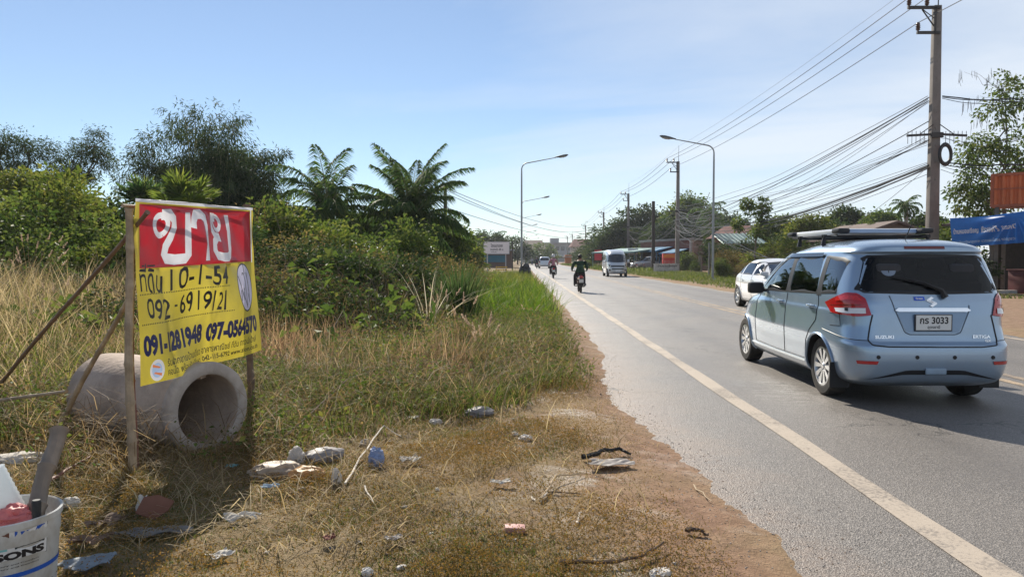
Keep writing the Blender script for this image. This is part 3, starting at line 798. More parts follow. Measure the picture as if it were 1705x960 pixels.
LAB = {'dark': 'dark green leafy shrub in the thicket behind the weedy plot', 'mid': 'mid green leafy shrub in the thicket behind the weedy plot',
       'yel': 'yellow green sunlit shrub in the thicket behind the weedy plot', 'brn': 'browning small leaved shrub in the thicket behind the weedy plot'}
for kind, px, py, Y, wide in [
    ('mid', 20, 318, 19, 1.1), ('yel', 62, 292, 21, .9), ('yel', 118, 300, 22, .85), ('mid', 165, 352, 20, 1.0), ('dark', 205, 330, 23, 1.1), ('yel', 195, 380, 18, 1.1), 
    ('mid', 250, 370, 19, 1.1), ('dark', 330, 365, 21, 1.2), ('mid', 430, 330, 22, 1.0), ('brn', 455, 322, 23, .9), ('dark', 400, 375, 18, 1.1), ('brn', 478, 362, 19, 1.2),
    ('yel', 505, 352, 22, .9), ('mid', 540, 362, 22, 1.0), ('dark', 520, 400, 17, 1.3), ('yel', 575, 378, 21, 1.0), ('mid', 610, 388, 21, 1.1), ('dark', 600, 420, 16.5, 1.4), ('mid', 655, 360, 24, .9),
    ('brn', 668, 398, 20, 1.2), ('mid', 705, 385, 24, 1.0), ('dark', 690, 425, 18, 1.4), ('brn', 735, 405, 23, 1.2), ('dark', 752, 420, 26, 1.1), ('mid', 768, 425, 34, .9), ('yel', 788, 440, 45, .9),
    ('mid', 65, 375, 17, 1.1), ('dark', 300, 420, 16, 1.4), ('brn', 440, 420, 15.5, 1.3), ('dark', 40, 345, 24, 1.2), ('dark', 150, 325, 26, 1.2)]:
    shrub(kind, px, py, Y, None, LAB[kind], GL + ', ' + {'dark': 'dark ones', 'mid': 'mid green ones', 'yel': 'yellow green ones', 'brn': 'browning ones'}[kind], wide)
# bare twigs and rank broad leaved stems poking out of the weeds
mb = MB()
for k in range(330):
    x, y = rng.uniform(-13, -1.5), rng.uniform(10.5, 21); z = float(gz(x, y)); hh = float(h_weed(np.array([x]), np.array([y]))[0])
    a_ = Vector((x, y, z)); b_ = a_ + Vector((rng.normal() * .35, rng.normal() * .3, hh + rng.uniform(.15, .75)))
    q = wig(a_, b_, 5, .10); mb.tube(q, np.linspace(.009, .003, 6), 4, cap=False)
    for j in (2, 3, 4): mb.tube([q[j], q[j] + Vector((rng.normal() * .16, rng.normal() * .16, rng.uniform(.08, .3)))], [.004, .002], 3, cap=False)
tag(mb.build('scrub_twigs', mat('scrub_twig', (.20, .15, .10), .85, var=.35)), 'bare twigs poking out of the weedy mass', 'twigs', kind='stuff')
V_, F_, o_ = [], [], 0
for k in range(170):
    x, y = rng.uniform(-13, -1.2), rng.uniform(9.8, 20); hh = float(h_weed(np.array([x]), np.array([y]))[0]); n_ = 16
    P = np.stack([x + rng.normal(size=n_) * .16, y + rng.normal(size=n_) * .16, float(gz(x, y)) + hh * rng.uniform(.5, 1.0, n_) + rng.uniform(0, .4, n_)], -1)
    v_, f_ = leaves(P, rng.normal(size=(n_, 3)) * [1, 1, .4] + [0, 0, -.1], rng.uniform(.14, .3, n_), rng.uniform(.06, .15, n_), .3); V_.append(v_); F_.append(f_ + o_); o_ += len(v_)
tag(link('rank_weeds', leaf_mesh('rank_weeds', [(np.concatenate(V_), np.concatenate(F_))], [G_MID])), 'broad leaved rank weeds standing among the small leaved ones', 'weeds', kind='stuff')
# ---- trees on the left, from the left edge to the lamp posts
def B(px, py, Y, rx, rz, o, dy=0):
    """crown blob centred on a picture point, relative to the tree's foot o"""
    p = at(px, py, Y + dy); s = Y / FPX
    return (p.x - o[0], p.y - o[1], p.z - o[2], rx * s, rx * s * .8, rz * s)
def foot(px, Y):
    p = at(px, 431, Y); return (p.x, Y, float(gz(p.x, Y)))
o = foot(20, 30)
tree('feathery_tree', 'thin crowned feathery tree at the far left against the sky', 'tree', o, 6.5, .16,
     [B(15, 238, 30, 36, 26, o), B(-25, 262, 30, 30, 30, o), B(42, 262, 30, 34, 22, o), B(20, 290, 30, 50, 20, o)], 170, 46, .34, .13, .04, G_BAM, fork=.5, shell=.3, updown=-.35)
o = foot(112, 31)
tree('feathery_tree', 'layered feathery tree between the far left tree and the bamboo', 'tree', o, 6.3, .14,
     [B(165, 222, 31, 16, 14, o), B(150, 248, 31, 34, 17, o), B(110, 262, 31, 40, 18, o), B(82, 248, 31, 22, 16, o), B(172, 268, 31, 20, 14, o), B(120, 290, 31, 50, 14, o)], 190, 44, .3, .12, .035, G_BAM, fork=.5, shell=.3, updown=-.35)
o = foot(62, 24)
tree('leafy_tree', 'yellow green leafy tree below the feathery trees', 'tree', o, 4.2, .1,
     [B(40, 310, 24, 45, 24, o), B(95, 318, 24, 40, 26, o), B(130, 345, 24, 30, 24, o), B(20, 350, 24, 40, 22, o)], 200, 40, .3, .15, .085, G_YEL, fork=.35, shell=.4)
# bamboo
def bamboo(label, loc, culms, leaves_n, seed, Y, tips):
    global rng
    keep = rng; rng = np.random.default_rng(seed)
    t = thing('bamboo_clump', label, 'bamboo', loc)
    mb, V, F, off = MB(), [], [], 0
    for k in range(culms):
        tx, ty, tz = tips[k % len(tips)]
        tip = np.array([tx + rng.normal() * .45, ty + rng.normal() * .7, tz * rng.uniform(.62, 1.0)])
        base = np.array([tip[0] * .28 + rng.normal() * .3, tip[1] * .3 + rng.normal() * .3, -.1])
        u = np.linspace(0, 1, 11)[:, None]
        top = np.array([base[0] + (tip[0] - base[0]) * .45, base[1] + (tip[1] - base[1]) * .45, tip[2] * 1.13])
        pts = (1 - u) ** 2 * base + 2 * u * (1 - u) * top + u * u * tip
        mb.tube([tuple(p) for p in pts], np.linspace(.035, .005, 11), 5)
        m = leaves_n
        f = (rng.uniform(.22, 1, m) ** .75) * 10; i = np.minimum(f.astype(int), 9); fr = (f - i)[:, None]
        P = pts[i] * (1 - fr) + pts[i + 1] * fr
        sub = rng.integers(0, m // 14, m)
        sp = rng.normal(size=(m // 14, 3)) * [.42, .42, .26]
        sf = (rng.uniform(.06, 1, m // 14) ** .6)[sub] * 10; si = np.minimum(sf.astype(int), 9)
        P = pts[si] + sp[sub] + rng.normal(size=(m, 3)) * .11
        D = nrm(sp[sub]) * .7 + rng.normal(size=(m, 3)) * .5 + [0, 0, -.55]
        v, fc = leaves(P, D, rng.uniform(.13, .26, m), rng.uniform(.025, .045, m), .2)
        V.append(v); F.append(fc + off); off += len(v)
    link('foliage', leaf_mesh('foliage', [(np.concatenate(V), np.concatenate(F))], [G_BAM]), t)
    mb.build('culms', mat('culm', (.2, .2, .08), .5, var=.3), t)['kind'] = 'stuff'
    rng = keep
    return t
o = foot(345, 30)
tips = []
for px, py in [(215, 262), (240, 225), (262, 248), (290, 205), (318, 222), (345, 200), (372, 190), (385, 182), (398, 215), (420, 245), (445, 262), (470, 250), (480, 268), (300, 262), (350, 250), (390, 262), (330, 285), (425, 290), (370, 222)]:
    p = at(px, py, 30); tips.append((p.x - o[0], rng.normal() * .6, p.z - o[2]))
bamboo('big arching bamboo clump rising behind the red and yellow banner', o, 46, 540, 5, 30, tips)
for px, bl_, lm_, lab_ in [(500, [(490, 378, 40, 26), (530, 385, 40, 24), (470, 360, 22, 18)], G_MID, 'mid green broad tree behind the left coconut palm'), (615, [(600, 372, 34, 26), (640, 380, 40, 26), (575, 385, 30, 20)], G_DARK, 'dark broad tree between the two coconut palms'), (720, [(700, 385, 40, 28), (740, 392, 34, 22), (765, 402, 26, 18)], G_MID, 'mid green broad tree behind the right coconut palm'), (425, [(430, 335, 30, 24), (455, 350, 30, 24), (405, 350, 30, 24)], G_DARK, 'dark broad tree right of the banner at the end of the bamboo')]:
    o = foot(px, 34)
    tree('broad_tree', lab_, 'tree', o, 4.0, .14, [B(a, b, 34, c, d, o) for a, b, c, d in bl_], 190, 30, .38, .19, .09, lm_, fork=.3, shell=.3)
o = foot(380, 31.5)
tree('leafy_tree', 'dense dark tree in the middle of the bamboo', 'tree', o, 5.2, .16, [B(350, 300, 31.5, 55, 34, o), B(405, 312, 31.5, 42, 40, o), B(300, 318, 31.5, 40, 26, o), B(380, 270, 31.5, 40, 24, o)], 260, 42, .36, .16, .075, G_DARK, fork=.3, shell=.2)
o = foot(350, 30.4)
tree('bamboo_clump', 'outer drooping sprays of the bamboo clump, spread wide over the thicket', 'bamboo', o, 6.4, .06, [B(a, b, 30.4, c, d, o) for a, b, c, d in [(228, 258, 16, 12), (250, 240, 22, 20), (290, 222, 24, 18), (262, 285, 26, 20), (335, 225, 24, 24), (378, 225, 26, 26), (395, 195, 12, 12), (425, 262, 30, 20), (462, 258, 20, 14), (450, 290, 22, 20), (385, 290, 60, 30), (300, 280, 40, 30)]], 330, 30, .34, .2, .038, G_BAM, fork=.3, shell=.1, updown=-.7, sub=10)
# palms
for px, py, Y, H, nf, L, lo, hi, bk, seed, lab in [
    (545, 356, 29, None, 21, 3.0, -.1, 1.5, .85, 3, 'coconut palm left of the pair, its open crown against the sky'),
    (684, 366, 30, None, 38, 3.35, -.2, 1.53, .72, 4, 'coconut palm right of the pair, dense and dark with a wide crown')]:
    p = at(px, py, Y); palm(lab, (p.x, Y, 0), p.z, nf, L, lo, hi, bk, G_PALM, seed, nl=95, ll=.68, lw=.052)
p = at(752, 405, 36); palm('small drooping palm at the right end of the thicket', (p.x, 36, 0), p.z, 13, 1.7, -.3, 1.2, 2.2, G_PALM, 8, nl=34, ll=.5, lw=.05)
p = at(742, 432, 33); palm('small yellowing palm at the right end of the thicket', (p.x, 33, 0), p.z - .4, 11, 1.2, -.2, 1.2, 1.9, leafmat('yellow_palm', [(.12, .13, .02), (.22, .2, .03), (.32, .24, .05)]), 9, nl=30, ll=.4, lw=.06)
p = at(820, 402, 170); palm('distant palm over the roofs left of the lamp posts', (p.x, 170, 0), p.z, 14, 4.5, -.3, 1.4, 1.4, G_PALM, 10, nl=24, ll=1.0, lw=.2)
p = at(238, 326, 23); fan_palm('dark fan palm just left of the banner top', (p.x, 23, 0), p.z - .3, 15, .5, .62, G_PALM, 5)
p = at(305, 330, 22); fan_palm('light green fan palm showing over the banner top', (p.x, 22, 0), p.z - .45, 20, .75, .75, leafmat('fan_leaf', [(.05, .08, .02), (.1, .14, .03), (.18, .2, .05)], transl=.5), 6)
# leafy plant with big leaves near the small palm
o = foot(782, 60)
tree('banana_plant', 'fresh green broad leaved plants beside the signboard', 'plant', o, 3.2, .12, [B(783, 428, 60, 12, 14, o), B(792, 440, 60, 8, 10, o), B(772, 440, 60, 14, 10, o)], 36, 14, .4, .75, .24, G_YEL, fork=.3, shell=.2)
# distant trees left of the road
for px, py, Y, rx, rz, lm, lab in [
    (812, 398, 150, 30, 12, G_DARK, 'flat topped distant tree above the signboard'), (862, 412, 190, 20, 20, G_DARK, 'round dark distant tree left of the lamp posts'),
    (905, 418, 230, 20, 22, G_MID, 'mid green distant tree standing over the end of the road'), (790, 420, 120, 24, 20, G_MID, 'bushy distant tree behind the thicket end')]:
    o = foot(px, Y)
    tree('distant_tree', lab, 'tree', o, at(px, py, Y).z, .25, [B(px, py, Y, rx * .8, rz, o), B(px - rx * .6, py + rz * .5, Y, rx * .6, rz * .7, o), B(px + rx * .6, py + rz * .4, Y, rx * .6, rz * .7, o)], 130, 26, 1.1, .55, .3, lm, fork=.4, shell=.4)
# ---- right side trees
for px, py, Y, bl, lm, nc, lab, nm in [
    (1060, 375, 125, [(1030, 388, 24, 22), (1065, 368, 30, 26), (1100, 378, 30, 24), (1010, 402, 14, 18)], G_DARK, 230, 'broad dark tree behind the flat roofed house, left one', 'broad_tree'),
    (1148, 350, 112, [(1135, 362, 26, 20), (1150, 340, 20, 16), (1165, 372, 26, 22), (1195, 372, 16, 18)], G_MID, 230, 'broad tree behind the concrete pole over the pink house', 'broad_tree'),
    (1350, 378, 62, [(1335, 388, 24, 14), (1352, 372, 22, 12), (1372, 392, 22, 14)], G_YEL, 150, 'small yellow green tree behind the roof rack of the car', 'broad_tree'),
    (1408, 365, 80, [(1408, 362, 24, 15), (1392, 374, 18, 14), (1430, 376, 16, 14)], G_DARK, 170, 'round dark tree left of the brown roofed house', 'broad_tree'),
    (1470, 372, 75, [(1470, 365, 20, 10), (1455, 374, 20, 10)], G_MID, 90, 'low green tree over the brown roof', 'broad_tree')]:
    o = foot(px, Y)
    tree(nm, lab, 'tree', o, at(px, py, Y).z, .22, [B(a, b, Y, c, d, o) for a, b, c, d in bl], nc, 34, .011 * Y ** .93 + .1, .0042 * Y + .02, .0024 * Y, lm, fork=.4, shell=.35)
for px, py, Y, rx, rz, lm_, lab_ in [(1222, 380, 88, 34, 20, G_DARK, 'dark broad tree over the turquoise shed behind the hedge'), (1300, 380, 72, 36, 18, G_MID, 'mid green broad tree right of the thin young tree'), (1385, 384, 64, 34, 16, G_DARK, 'dark broad tree behind the roof box of the pale blue car'), (1545, 372, 60, 26, 18, G_DARK, 'dark broad tree at the right end of the brown roof'), (1120, 385, 108, 40, 20, G_DARK, 'low dark tree right behind the flat roofed house')]:
    o = foot(px, Y)
    tree('broad_tree', lab_, 'tree', o, at(px, py, Y).z, .2, [B(px, py, Y, rx * .8, rz, o), B(px - rx * .7, py + rz * .5, Y, rx * .7, rz * .8, o), B(px + rx * .7, py + rz * .5, Y, rx * .7, rz * .8, o), B(px, py + rz, Y, rx, rz * .8, o)], 170, 32, .008 * Y, .0045 * Y, .0024 * Y, lm_, fork=.35, shell=.35)
p = at(1182, 358, 100); palm('coconut palm behind the right street lamp', (p.x, 100, 0), p.z, 16, 4.0, -.5, 1.45, 1.6, G_PALM, 12, nl=30, ll=.9, lw=.13)
p = at(1509, 345, 58); palm('coconut palm over the brown roof beside the big concrete pole', (p.x, 58, 0), p.z, 17, 1.55, -.5, 1.35, 1.5, G_PALM, 13, nl=30, ll=.42, lw=.06)
p = at(1468, 372, 52); palm('low palm fronds over the brown roof', (p.x, 52, 0), p.z - .5, 9, 1.5, .1, 1.3, 1.3, G_MID, 14, nl=28, ll=.4, lw=.06)
o = foot(1258, 54)
tree('young_tree', 'thin young tree with sparse round leaf bunches behind the white car', 'tree', o, 4.8, .07, [B(1245, 340, 54, 12, 16, o), B(1268, 345, 54, 14, 14, o), B(1232, 372, 54, 9, 10, o), B(1272, 365, 54, 14, 12, o), B(1255, 385, 54, 14, 8, o)], 64, 26, .24, .22, .14, G_MID, BARK, fork=.62, shell=.1)
# pod tree
o = foot(1655, 37)
bl = [B(1640, 260, 37, 44, 36, o), B(1690, 235, 37, 40, 46, o), B(1660, 185, 37, 32, 26, o), B(1685, 140, 37, 26, 22, o), B(1715, 170, 37, 34, 40, o), B(1620, 300, 37, 34, 37, o), B(1600, 330, 37, 26, 24, o), B(1720, 300, 37, 50, 40, o), B(1660, 320, 37, 50, 26, o), B(1625, 235, 37, 26, 22, o), B(1700, 280, 37, 40, 37, o), B(1640, 345, 37, 46, 22, o)]
pt = tree('pod_tree', 'tall sparse tree with hanging seed pods behind the blue banner', 'tree', o, 8.4, .15, bl, 330, 22, .34, .2, .11, G_MID, fork=.42, shell=.25, updown=-.4, sub=10)
pod, tw = MB(), MB()
for px, py in [(1605, 120), (1618, 118), (1640, 130), (1632, 160), (1612, 165), (1648, 120), (1605, 175), (1662, 130), (1640, 195), (1622, 200)]:
    p = at(px, py, 37) - Vector(o)
    tw.tube(wig(at(1672, 150 + .3 * (py - 110), 37) - Vector(o), p, 4, .08), np.linspace(.012, .004, 5), 4)
    for k in range(4):
        q = p + Vector((rng.normal() * .2, rng.normal() * .3, rng.normal() * .08)); l = rng.uniform(.3, .6)
        pod.tube([q, q + Vector((.01, 0, -l * .5)), q + Vector((rng.normal() * .04, 0, -l))], [.006, .011, .004], 5)
for k in range(60):
    b = bl[rng.integers(len(bl))]; q = Vector(b[:3]) + Vector(sph(1)[0] * b[3:]); l = rng.uniform(.25, .6)
    pod.tube([q, q + Vector((.01, 0, -l * .5)), q + Vector((rng.normal() * .04, 0, -l))], [.006, .011, .004], 5)
pod.build('seed_pods', mat('pod', (.06, .045, .03), .7), pt)['kind'] = 'stuff'; tw.build('bare_twigs', BARK, pt)
# hedge of rank shrubs on the right
GR = 'shrubs along the right side of the road'
for kind, px, py, Y, wide in [('dark', 1195, 402, 62, 1.2), ('brn', 1222, 405, 58, 1.1), ('dark', 1250, 400, 60, 1.2), ('yel', 1275, 405, 55, 1.2), ('brn', 1300, 398, 55, 1.3), ('dark', 1322, 390, 58, 1.2), ('yel', 1338, 400, 50, 1.2), ('brn', 1365, 402, 50, 1.3), ('dark', 1392, 398, 52, 1.3), ('brn', 1420, 395, 55, 1.2), ('mid', 1205, 428, 54, 1.1), ('brn', 1240, 430, 52, 1.3), ('brn', 1290, 425, 48, 1.4),
    ('dark', 1330, 425, 46, 1.4), ('mid', 1142, 418, 84, 1.2), ('mid', 1158, 432, 78, 1.0), ('dark', 972, 408, 175, 1.5), ('mid', 990, 412, 150, 1.4), ('dark', 960, 420, 190, 1.6), ('brn', 1020, 415, 140, 1.4), ('mid', 982, 432, 115, 1.2), ('dark', 1575, 385, 38, 1.0), ('mid', 1560, 400, 36, 1.0), ('mid', 1590, 365, 36, .9), ('dark', 1015, 385, 130, 2.0), ('dark', 1050, 375, 135, 2.2), ('mid', 1085, 380, 125, 2.0), ('dark', 1120, 372, 120, 2.2), ('mid', 1150, 368, 118, 2.0), ('dark', 1185, 375, 116, 2.0), ('dark', 1215, 385, 95, 1.8), ('dark', 1345, 388, 66, 1.4), ('brn', 1385, 385, 66, 1.6)]:
    shrub(kind, px, py, Y, None, {'dark': 'dark green shrub on the right hand roadside', 'mid': 'mid green shrub on the right hand roadside', 'yel': 'yellow green shrub on the right hand roadside', 'brn': 'browning shrub on the right hand roadside'}[kind], GR + ', ' + {'dark': 'dark ones', 'mid': 'mid green ones', 'yel': 'yellow green ones', 'brn': 'browning ones'}[kind], wide)
# ================================================================== VEHICLES
def pchip(xs, ys, xq):
    xs, ys, xq = np.asarray(xs, float), np.asarray(ys, float), np.asarray(xq, float)
    h = np.diff(xs); d = np.diff(ys) / h; m = np.zeros_like(ys)
    m[0], m[-1] = d[0], d[-1]
    for i in range(1, len(xs) - 1):
        if d[i - 1] * d[i] > 0:
            w1, w2 = 2 * h[i] + h[i - 1], h[i] + 2 * h[i - 1]
            m[i] = (w1 + w2) / (w1 / d[i - 1] + w2 / d[i])
    i = np.clip(np.searchsorted(xs, xq) - 1, 0, len(xs) - 2)
    t = (xq - xs[i]) / h[i]
    return ys[i] * (1 + 2 * t) * (1 - t) ** 2 + h[i] * m[i] * t * (1 - t) ** 2 + ys[i + 1] * t * t * (3 - 2 * t) + h[i] * m[i + 1] * t * t * (t - 1)
def inside(px, py, poly):
    r = np.zeros(px.shape, bool); n = len(poly)
    for i in range(n):
        (x0, y0), (x1, y1) = poly[i], poly[(i + 1) % n]
        c = ((y0 > py) != (y1 > py)) & (px < (x1 - x0) * (py - y0) / ((y1 - y0) or 1e-9) + x0)
        r ^= c
    return r
def resamp(pl, n):
    p = np.array(pl, float); L = np.concatenate([[0], np.cumsum(np.hypot(*np.diff(p, axis=0).T))])
    q = np.linspace(0, L[-1], n)
    return np.stack([np.interp(q, L, p[:, 0]), np.interp(q, L, p[:, 1])], -1)
class Body:
    """car body as a stack of horizontal plan outlines; rows of (z, x front, x rear, half width, front and rear corner exponents)"""
    def __init__(s, keys):
        k = np.array(keys, float); s.k = k; s.T = np.arange(len(k))
    def at_t(s, t): return [pchip(s.T, s.k[:, j], t) for j in range(6)]
    def at_z(s, z):
        t = np.interp(z, *(lambda tt: (pchip(s.T, s.k[:, 0], tt), tt))(np.linspace(0, len(s.k) - 1, 600)))
        return s.at_t(t)
    def half(s, x, z):
        _, xf, xr, w, nf, nr = s.at_z(z); xm = (xf + xr) / 2
        fr = np.where(x > xm, (x - xm) / (xf - xm), (xm - x) / (xm - xr)); n = np.where(x > xm, nf, nr)
        return w * np.maximum(1 - np.clip(fr, 0, 1) ** n, 0) ** (1 / n)
    def P_side(s, side): return lambda x, z: np.array([x, side * s.half(x, z), z])
    def P_rear(s, y, z):
        _, xf, xr, w, nf, nr = s.at_z(z); xm = (xf + xr) / 2
        return np.array([xm - (xm - xr) * max(1 - min(abs(y) / w, 1) ** nr, 0) ** (1 / nr), y, z])
    def P_front(s, y, z):
        _, xf, xr, w, nf, nr = s.at_z(z); xm = (xf + xr) / 2
        return np.array([xm + (xf - xm) * max(1 - min(abs(y) / w, 1) ** nf, 0) ** (1 / nf), y, z])
    def P_wrap(s, side, front=False):
        """a = length along the plan outline from the rear (or front) centre"""
        def f(a, z):
            _, xf, xr, w, nf, nr = s.at_z(z); xm = (xf + xr) / 2
            n, xe = (nf, xf) if front else (nr, xr)
            th = np.linspace(0, math.pi / 2, 160)
            x = xm + (xe - xm) * np.cos(th) ** (2 / n); y = w * np.sin(th) ** (2 / n)
            L = np.concatenate([[0], np.cumsum(np.hypot(np.diff(x), np.diff(y)))])
            return np.array([np.interp(a, L, x), side * np.interp(a, L, y), z])
        return f
    def nrm(s, f, a, z, e=.004):
        p = f(a, z); u, v = f(a + e, z) - f(a - e, z), f(a, z + e) - f(a, z - e)
        n = np.cross(u, v); n /= max(np.linalg.norm(n), 1e-9)
        _, xf, xr, *_r = s.at_z(z)
        c = p - np.array([(xf + xr) / 2, 0, min(z, .8)])
        return n if n @ c > 0 else -n
    def patch(s, mb, f, lo, hi, off, nu=14, nv=6, mi=None):
        lo, hi = resamp(lo, nu), resamp(hi, nu)
        G = []
        for i in range(nu):
            row = []
            for j in range(nv):
                a, z = lo[i] + (hi[i] - lo[i]) * j / (nv - 1)
                row.append(tuple(f(a, z) + s.nrm(f, a, z) * off))
            G.append(row)
        mb.grid(G, mi)
    def line(s, mb, f, pts, r=.006, off=.0, n=26):
        q = resamp(pts, n)
        mb.tube([tuple(f(a, z) + s.nrm(f, a, z) * off) for a, z in q], r, 5)
    def shell(s, name, m, cuts_side, cuts_rear, cuts_front, arches, ra, parent, nt=12, nu=170, mats=None):
        tt = np.linspace(0, len(s.k) - 1, (len(s.k) - 1) * nt + 1)
        z, xf, xr, w, nf, nr = s.at_t(tt)
        th = np.linspace(0, math.pi / 2, 200)
        rows = []
        for i in range(len(tt)):
            xm = (xf[i] + xr[i]) / 2
            x = np.concatenate([xm + (xr[i] - xm) * np.cos(th) ** (2 / nr[i]), (xm + (xf[i] - xm) * np.cos(th) ** (2 / nf[i]))[::-1][1:]])
            y = w[i] * np.concatenate([np.sin(th) ** (2 / nr[i]), (np.sin(th) ** (2 / nf[i]))[::-1][1:]])
            L = np.concatenate([[0], np.cumsum(np.hypot(np.diff(x), np.diff(y)))])
            q = np.linspace(0, L[-1], nu)
            X, Y = np.interp(q, L, x), np.interp(q, L, y)
            rows.append(np.stack([np.concatenate([X, X[-2:0:-1]]), np.concatenate([Y, -Y[-2:0:-1]]), np.full(2 * nu - 2, z[i])], -1))
        V = np.array(rows); n2 = V.shape[1]
        i = np.arange(len(tt) * n2).reshape(len(tt), n2)
        F = np.stack([i[:-1], np.roll(i, -1, 1)[:-1], np.roll(i, -1, 1)[1:], i[1:]], -1).reshape(-1, 4)
        V = V.reshape(-1, 3); C = V[F].mean(1)
        keep = np.ones(len(F), bool)
        _, cxf, cxr, cw, _, _ = s.at_z(C[:, 2])
        for poly in cuts_side: keep &= ~(inside(C[:, 0], C[:, 2], poly) & (np.abs(C[:, 1]) > .8 * cw))
        for poly in cuts_rear: keep &= ~(inside(C[:, 1], C[:, 2], poly) & (C[:, 0] < (cxf + cxr) / 2))
        for poly in cuts_front: keep &= ~(inside(C[:, 1], C[:, 2], poly) & (C[:, 0] > (cxf + cxr) / 2))
        for (ax_, az_) in arches: keep &= ~((np.hypot(C[:, 0] - ax_, C[:, 2] - az_) < ra) & (np.abs(C[:, 1]) > .45))
        return link(name, mesh_np(name, V, [F[keep][:, ::-1]], m), parent)
def shrink(poly, k):
    c = np.mean(poly, 0); p = np.array(poly)
    L = np.maximum(np.linalg.norm(p - c, axis=1, keepdims=True), 1e-6)
    return [tuple(x) for x in c + (p - c) * (1 - k / L)]
def paint(name, col, metal=.35, rough=.32, var=.04, dirt=(.3, .25, .2)):
    """car paint: clear coated, dusty low down, dark bare metal on its inner side"""
    if name in MATS: return MATS[name]
    m, t, o = new_mat(name)
    p = N(t, 'ShaderNodeBsdfPrincipled')
    co = N(t, 'ShaderNodeTexCoord').outputs['Object']
    sp = N(t, 'ShaderNodeSeparateXYZ'); t.links.new(co, sp.inputs[0])
    f = noise(t, 3, 5, .65, co)
    c = ramp(t, f, [(.3, tuple(x * (1 - var) for x in col)), (.7, tuple(min(1, x * (1 + var)) for x in col))])
    low = mth(t, 'MULTIPLY', mth(t, 'SUBTRACT', .62, sp.outputs[2]), 1.5, True)
    c = mixc(t, mth(t, 'MULTIPLY', low, mth(t, 'MULTIPLY', noise(t, 7, 5, .7, co), .9)), c, dirt)
    g = N(t, 'ShaderNodeNewGeometry')
    c = mixc(t, g.outputs['Backfacing'], c, (.02, .02, .022))
    setin(t, p, 'Base Color', c); setin(t, p, 'Metallic', metal); setin(t, p, 'Roughness', mth(t, 'ADD', mth(t, 'MULTIPLY', low, .3), rough))
    setin(t, p, 'Coat Weight', .9); setin(t, p, 'Coat Roughness', mth(t, 'ADD', mth(t, 'MULTIPLY', low, .2), .02))
    t.links.new(p.outputs[0], o.inputs[0]); MATS[name] = m
    return m
def glass(name, tint, refl=.06):
    if name in MATS: return MATS[name]
    m, t, o = new_mat(name)
    tr = N(t, 'ShaderNodeBsdfTransparent'); setin(t, tr, 'Color', tint)
    gl = N(t, 'ShaderNodeBsdfGlossy'); setin(t, gl, 'Roughness', .015); setin(t, gl, 'Color', (.95, .97, 1))
    fr = N(t, 'ShaderNodeFresnel'); setin(t, fr, 'IOR', 1.55)
    mx = N(t, 'ShaderNodeMixShader'); t.links.new(mth(t, 'ADD', fr.outputs[0], refl), mx.inputs[0])
    t.links.new(tr.outputs[0], mx.inputs[1]); t.links.new(gl.outputs[0], mx.inputs[2])
    t.links.new(mx.outputs[0], o.inputs[0]); MATS[name] = m
    return m
BLACK = mat('black_trim', (.018, .018, .02), .45, spec=.4, var=.1)
RUBBER = mat('tyre_rubber', (.022, .021, .02), .85, var=.35, scale=14, dirt=(.09, .075, .06), dscale=5)
CHROME = mat('chrome', (.75, .76, .78), .14, metal=1, var=.03)
ALLOY = mat('alloy', (.55, .56, .58), .32, metal=.9, var=.05)
SEATF = mat('seat_cloth', (.05, .05, .055), .9, var=.2)
UNDER = mat('underbody', (.012, .012, .012), .9, var=.3)
G_SIDE, G_DARKG = glass('tinted_glass', (.42, .52, .5), .10), glass('dark_glass', (.08, .10, .13), -.025)
G_VERYD = glass('privacy_glass', (.05, .055, .06), .05)
LENS_R = mat('red_lens', (.42, .008, .012), .12, spec=.6, var=.1, coat=.6)
LENS_W = mat('clear_lens', (.72, .72, .74), .12, spec=.7, var=.08, coat=.6)
LENS_O = mat('amber_lens', (.6, .2, .02), .15, var=.1, coat=.5)
def wheel(parent, c, r, w, side, spokes=10, style='alloy'):
    """road wheel, axle along y; side +1 = outer face towards +y"""
    M = frame((0, side, 0))
    t = MB()
    rr = r * .66
    t.lathe([(rr, -w / 2 + .012), (rr + .02, -w / 2), (r * .93, -w * .5), (r * .985, -w * .42), (r, -w * .25), (r, 0), (r, w * .25), (r * .985, w * .42), (r * .93, w * .5), (rr + .02, w / 2), (rr, w / 2 - .012)], c, 40, M)
    ty = t.build('tyre', RUBBER, parent, 30)
    b = MB()
    b.lathe([(rr + .004, w / 2 - .006), (rr - .012, w / 2 - .004), (rr - .018, w / 2 - .02), (rr - .03, w * .1), (rr - .03, -w / 2)], c, 40, M)
    b.lathe([(0, w / 2 - .012), (.028, w / 2 - .014), (.045, w / 2 - .03), (.07, w / 2 - .05)], c, 20, M)
    for k in range(spokes):
        a = 2 * math.pi * k / spokes; d = Vector((math.cos(a), math.sin(a), 0)); q = Vector((-d.y, d.x, 0))
        wi, wo = r * .045, r * (.095 if style == 'alloy' else .05)
        hi, ho = w / 2 - .02, w / 2 - .008
        P = [d * .045 + q * wi, d * .045 - q * wi, d * (rr - .015) - q * wo, d * (rr - .015) + q * wo]
        H = [hi, hi, ho, ho]
        vs = [Vector(c) + M @ (p + Vector((0, 0, h))) for p, h in zip(P, H)] + [Vector(c) + M @ (p * 1.0 + Vector((0, 0, h - .03))) for p, h in zip(P, H)]
        b.add(vs, [(0, 1, 2, 3), (4, 7, 6, 5), (0, 4, 5, 1), (1, 5, 6, 2), (2, 6, 7, 3), (3, 7, 4, 0)])
    rim = b.build('rim', ALLOY, ty, 30)
    k = MB(); k.lathe([(0, -.02), (rr - .03, -.02)], Vector(c), 28, M); k.lathe([(0, .045), (rr * .62, .045), (rr * .62, .03)], Vector(c), 24, M)
    k.build('brake_disc', UNDER, ty)
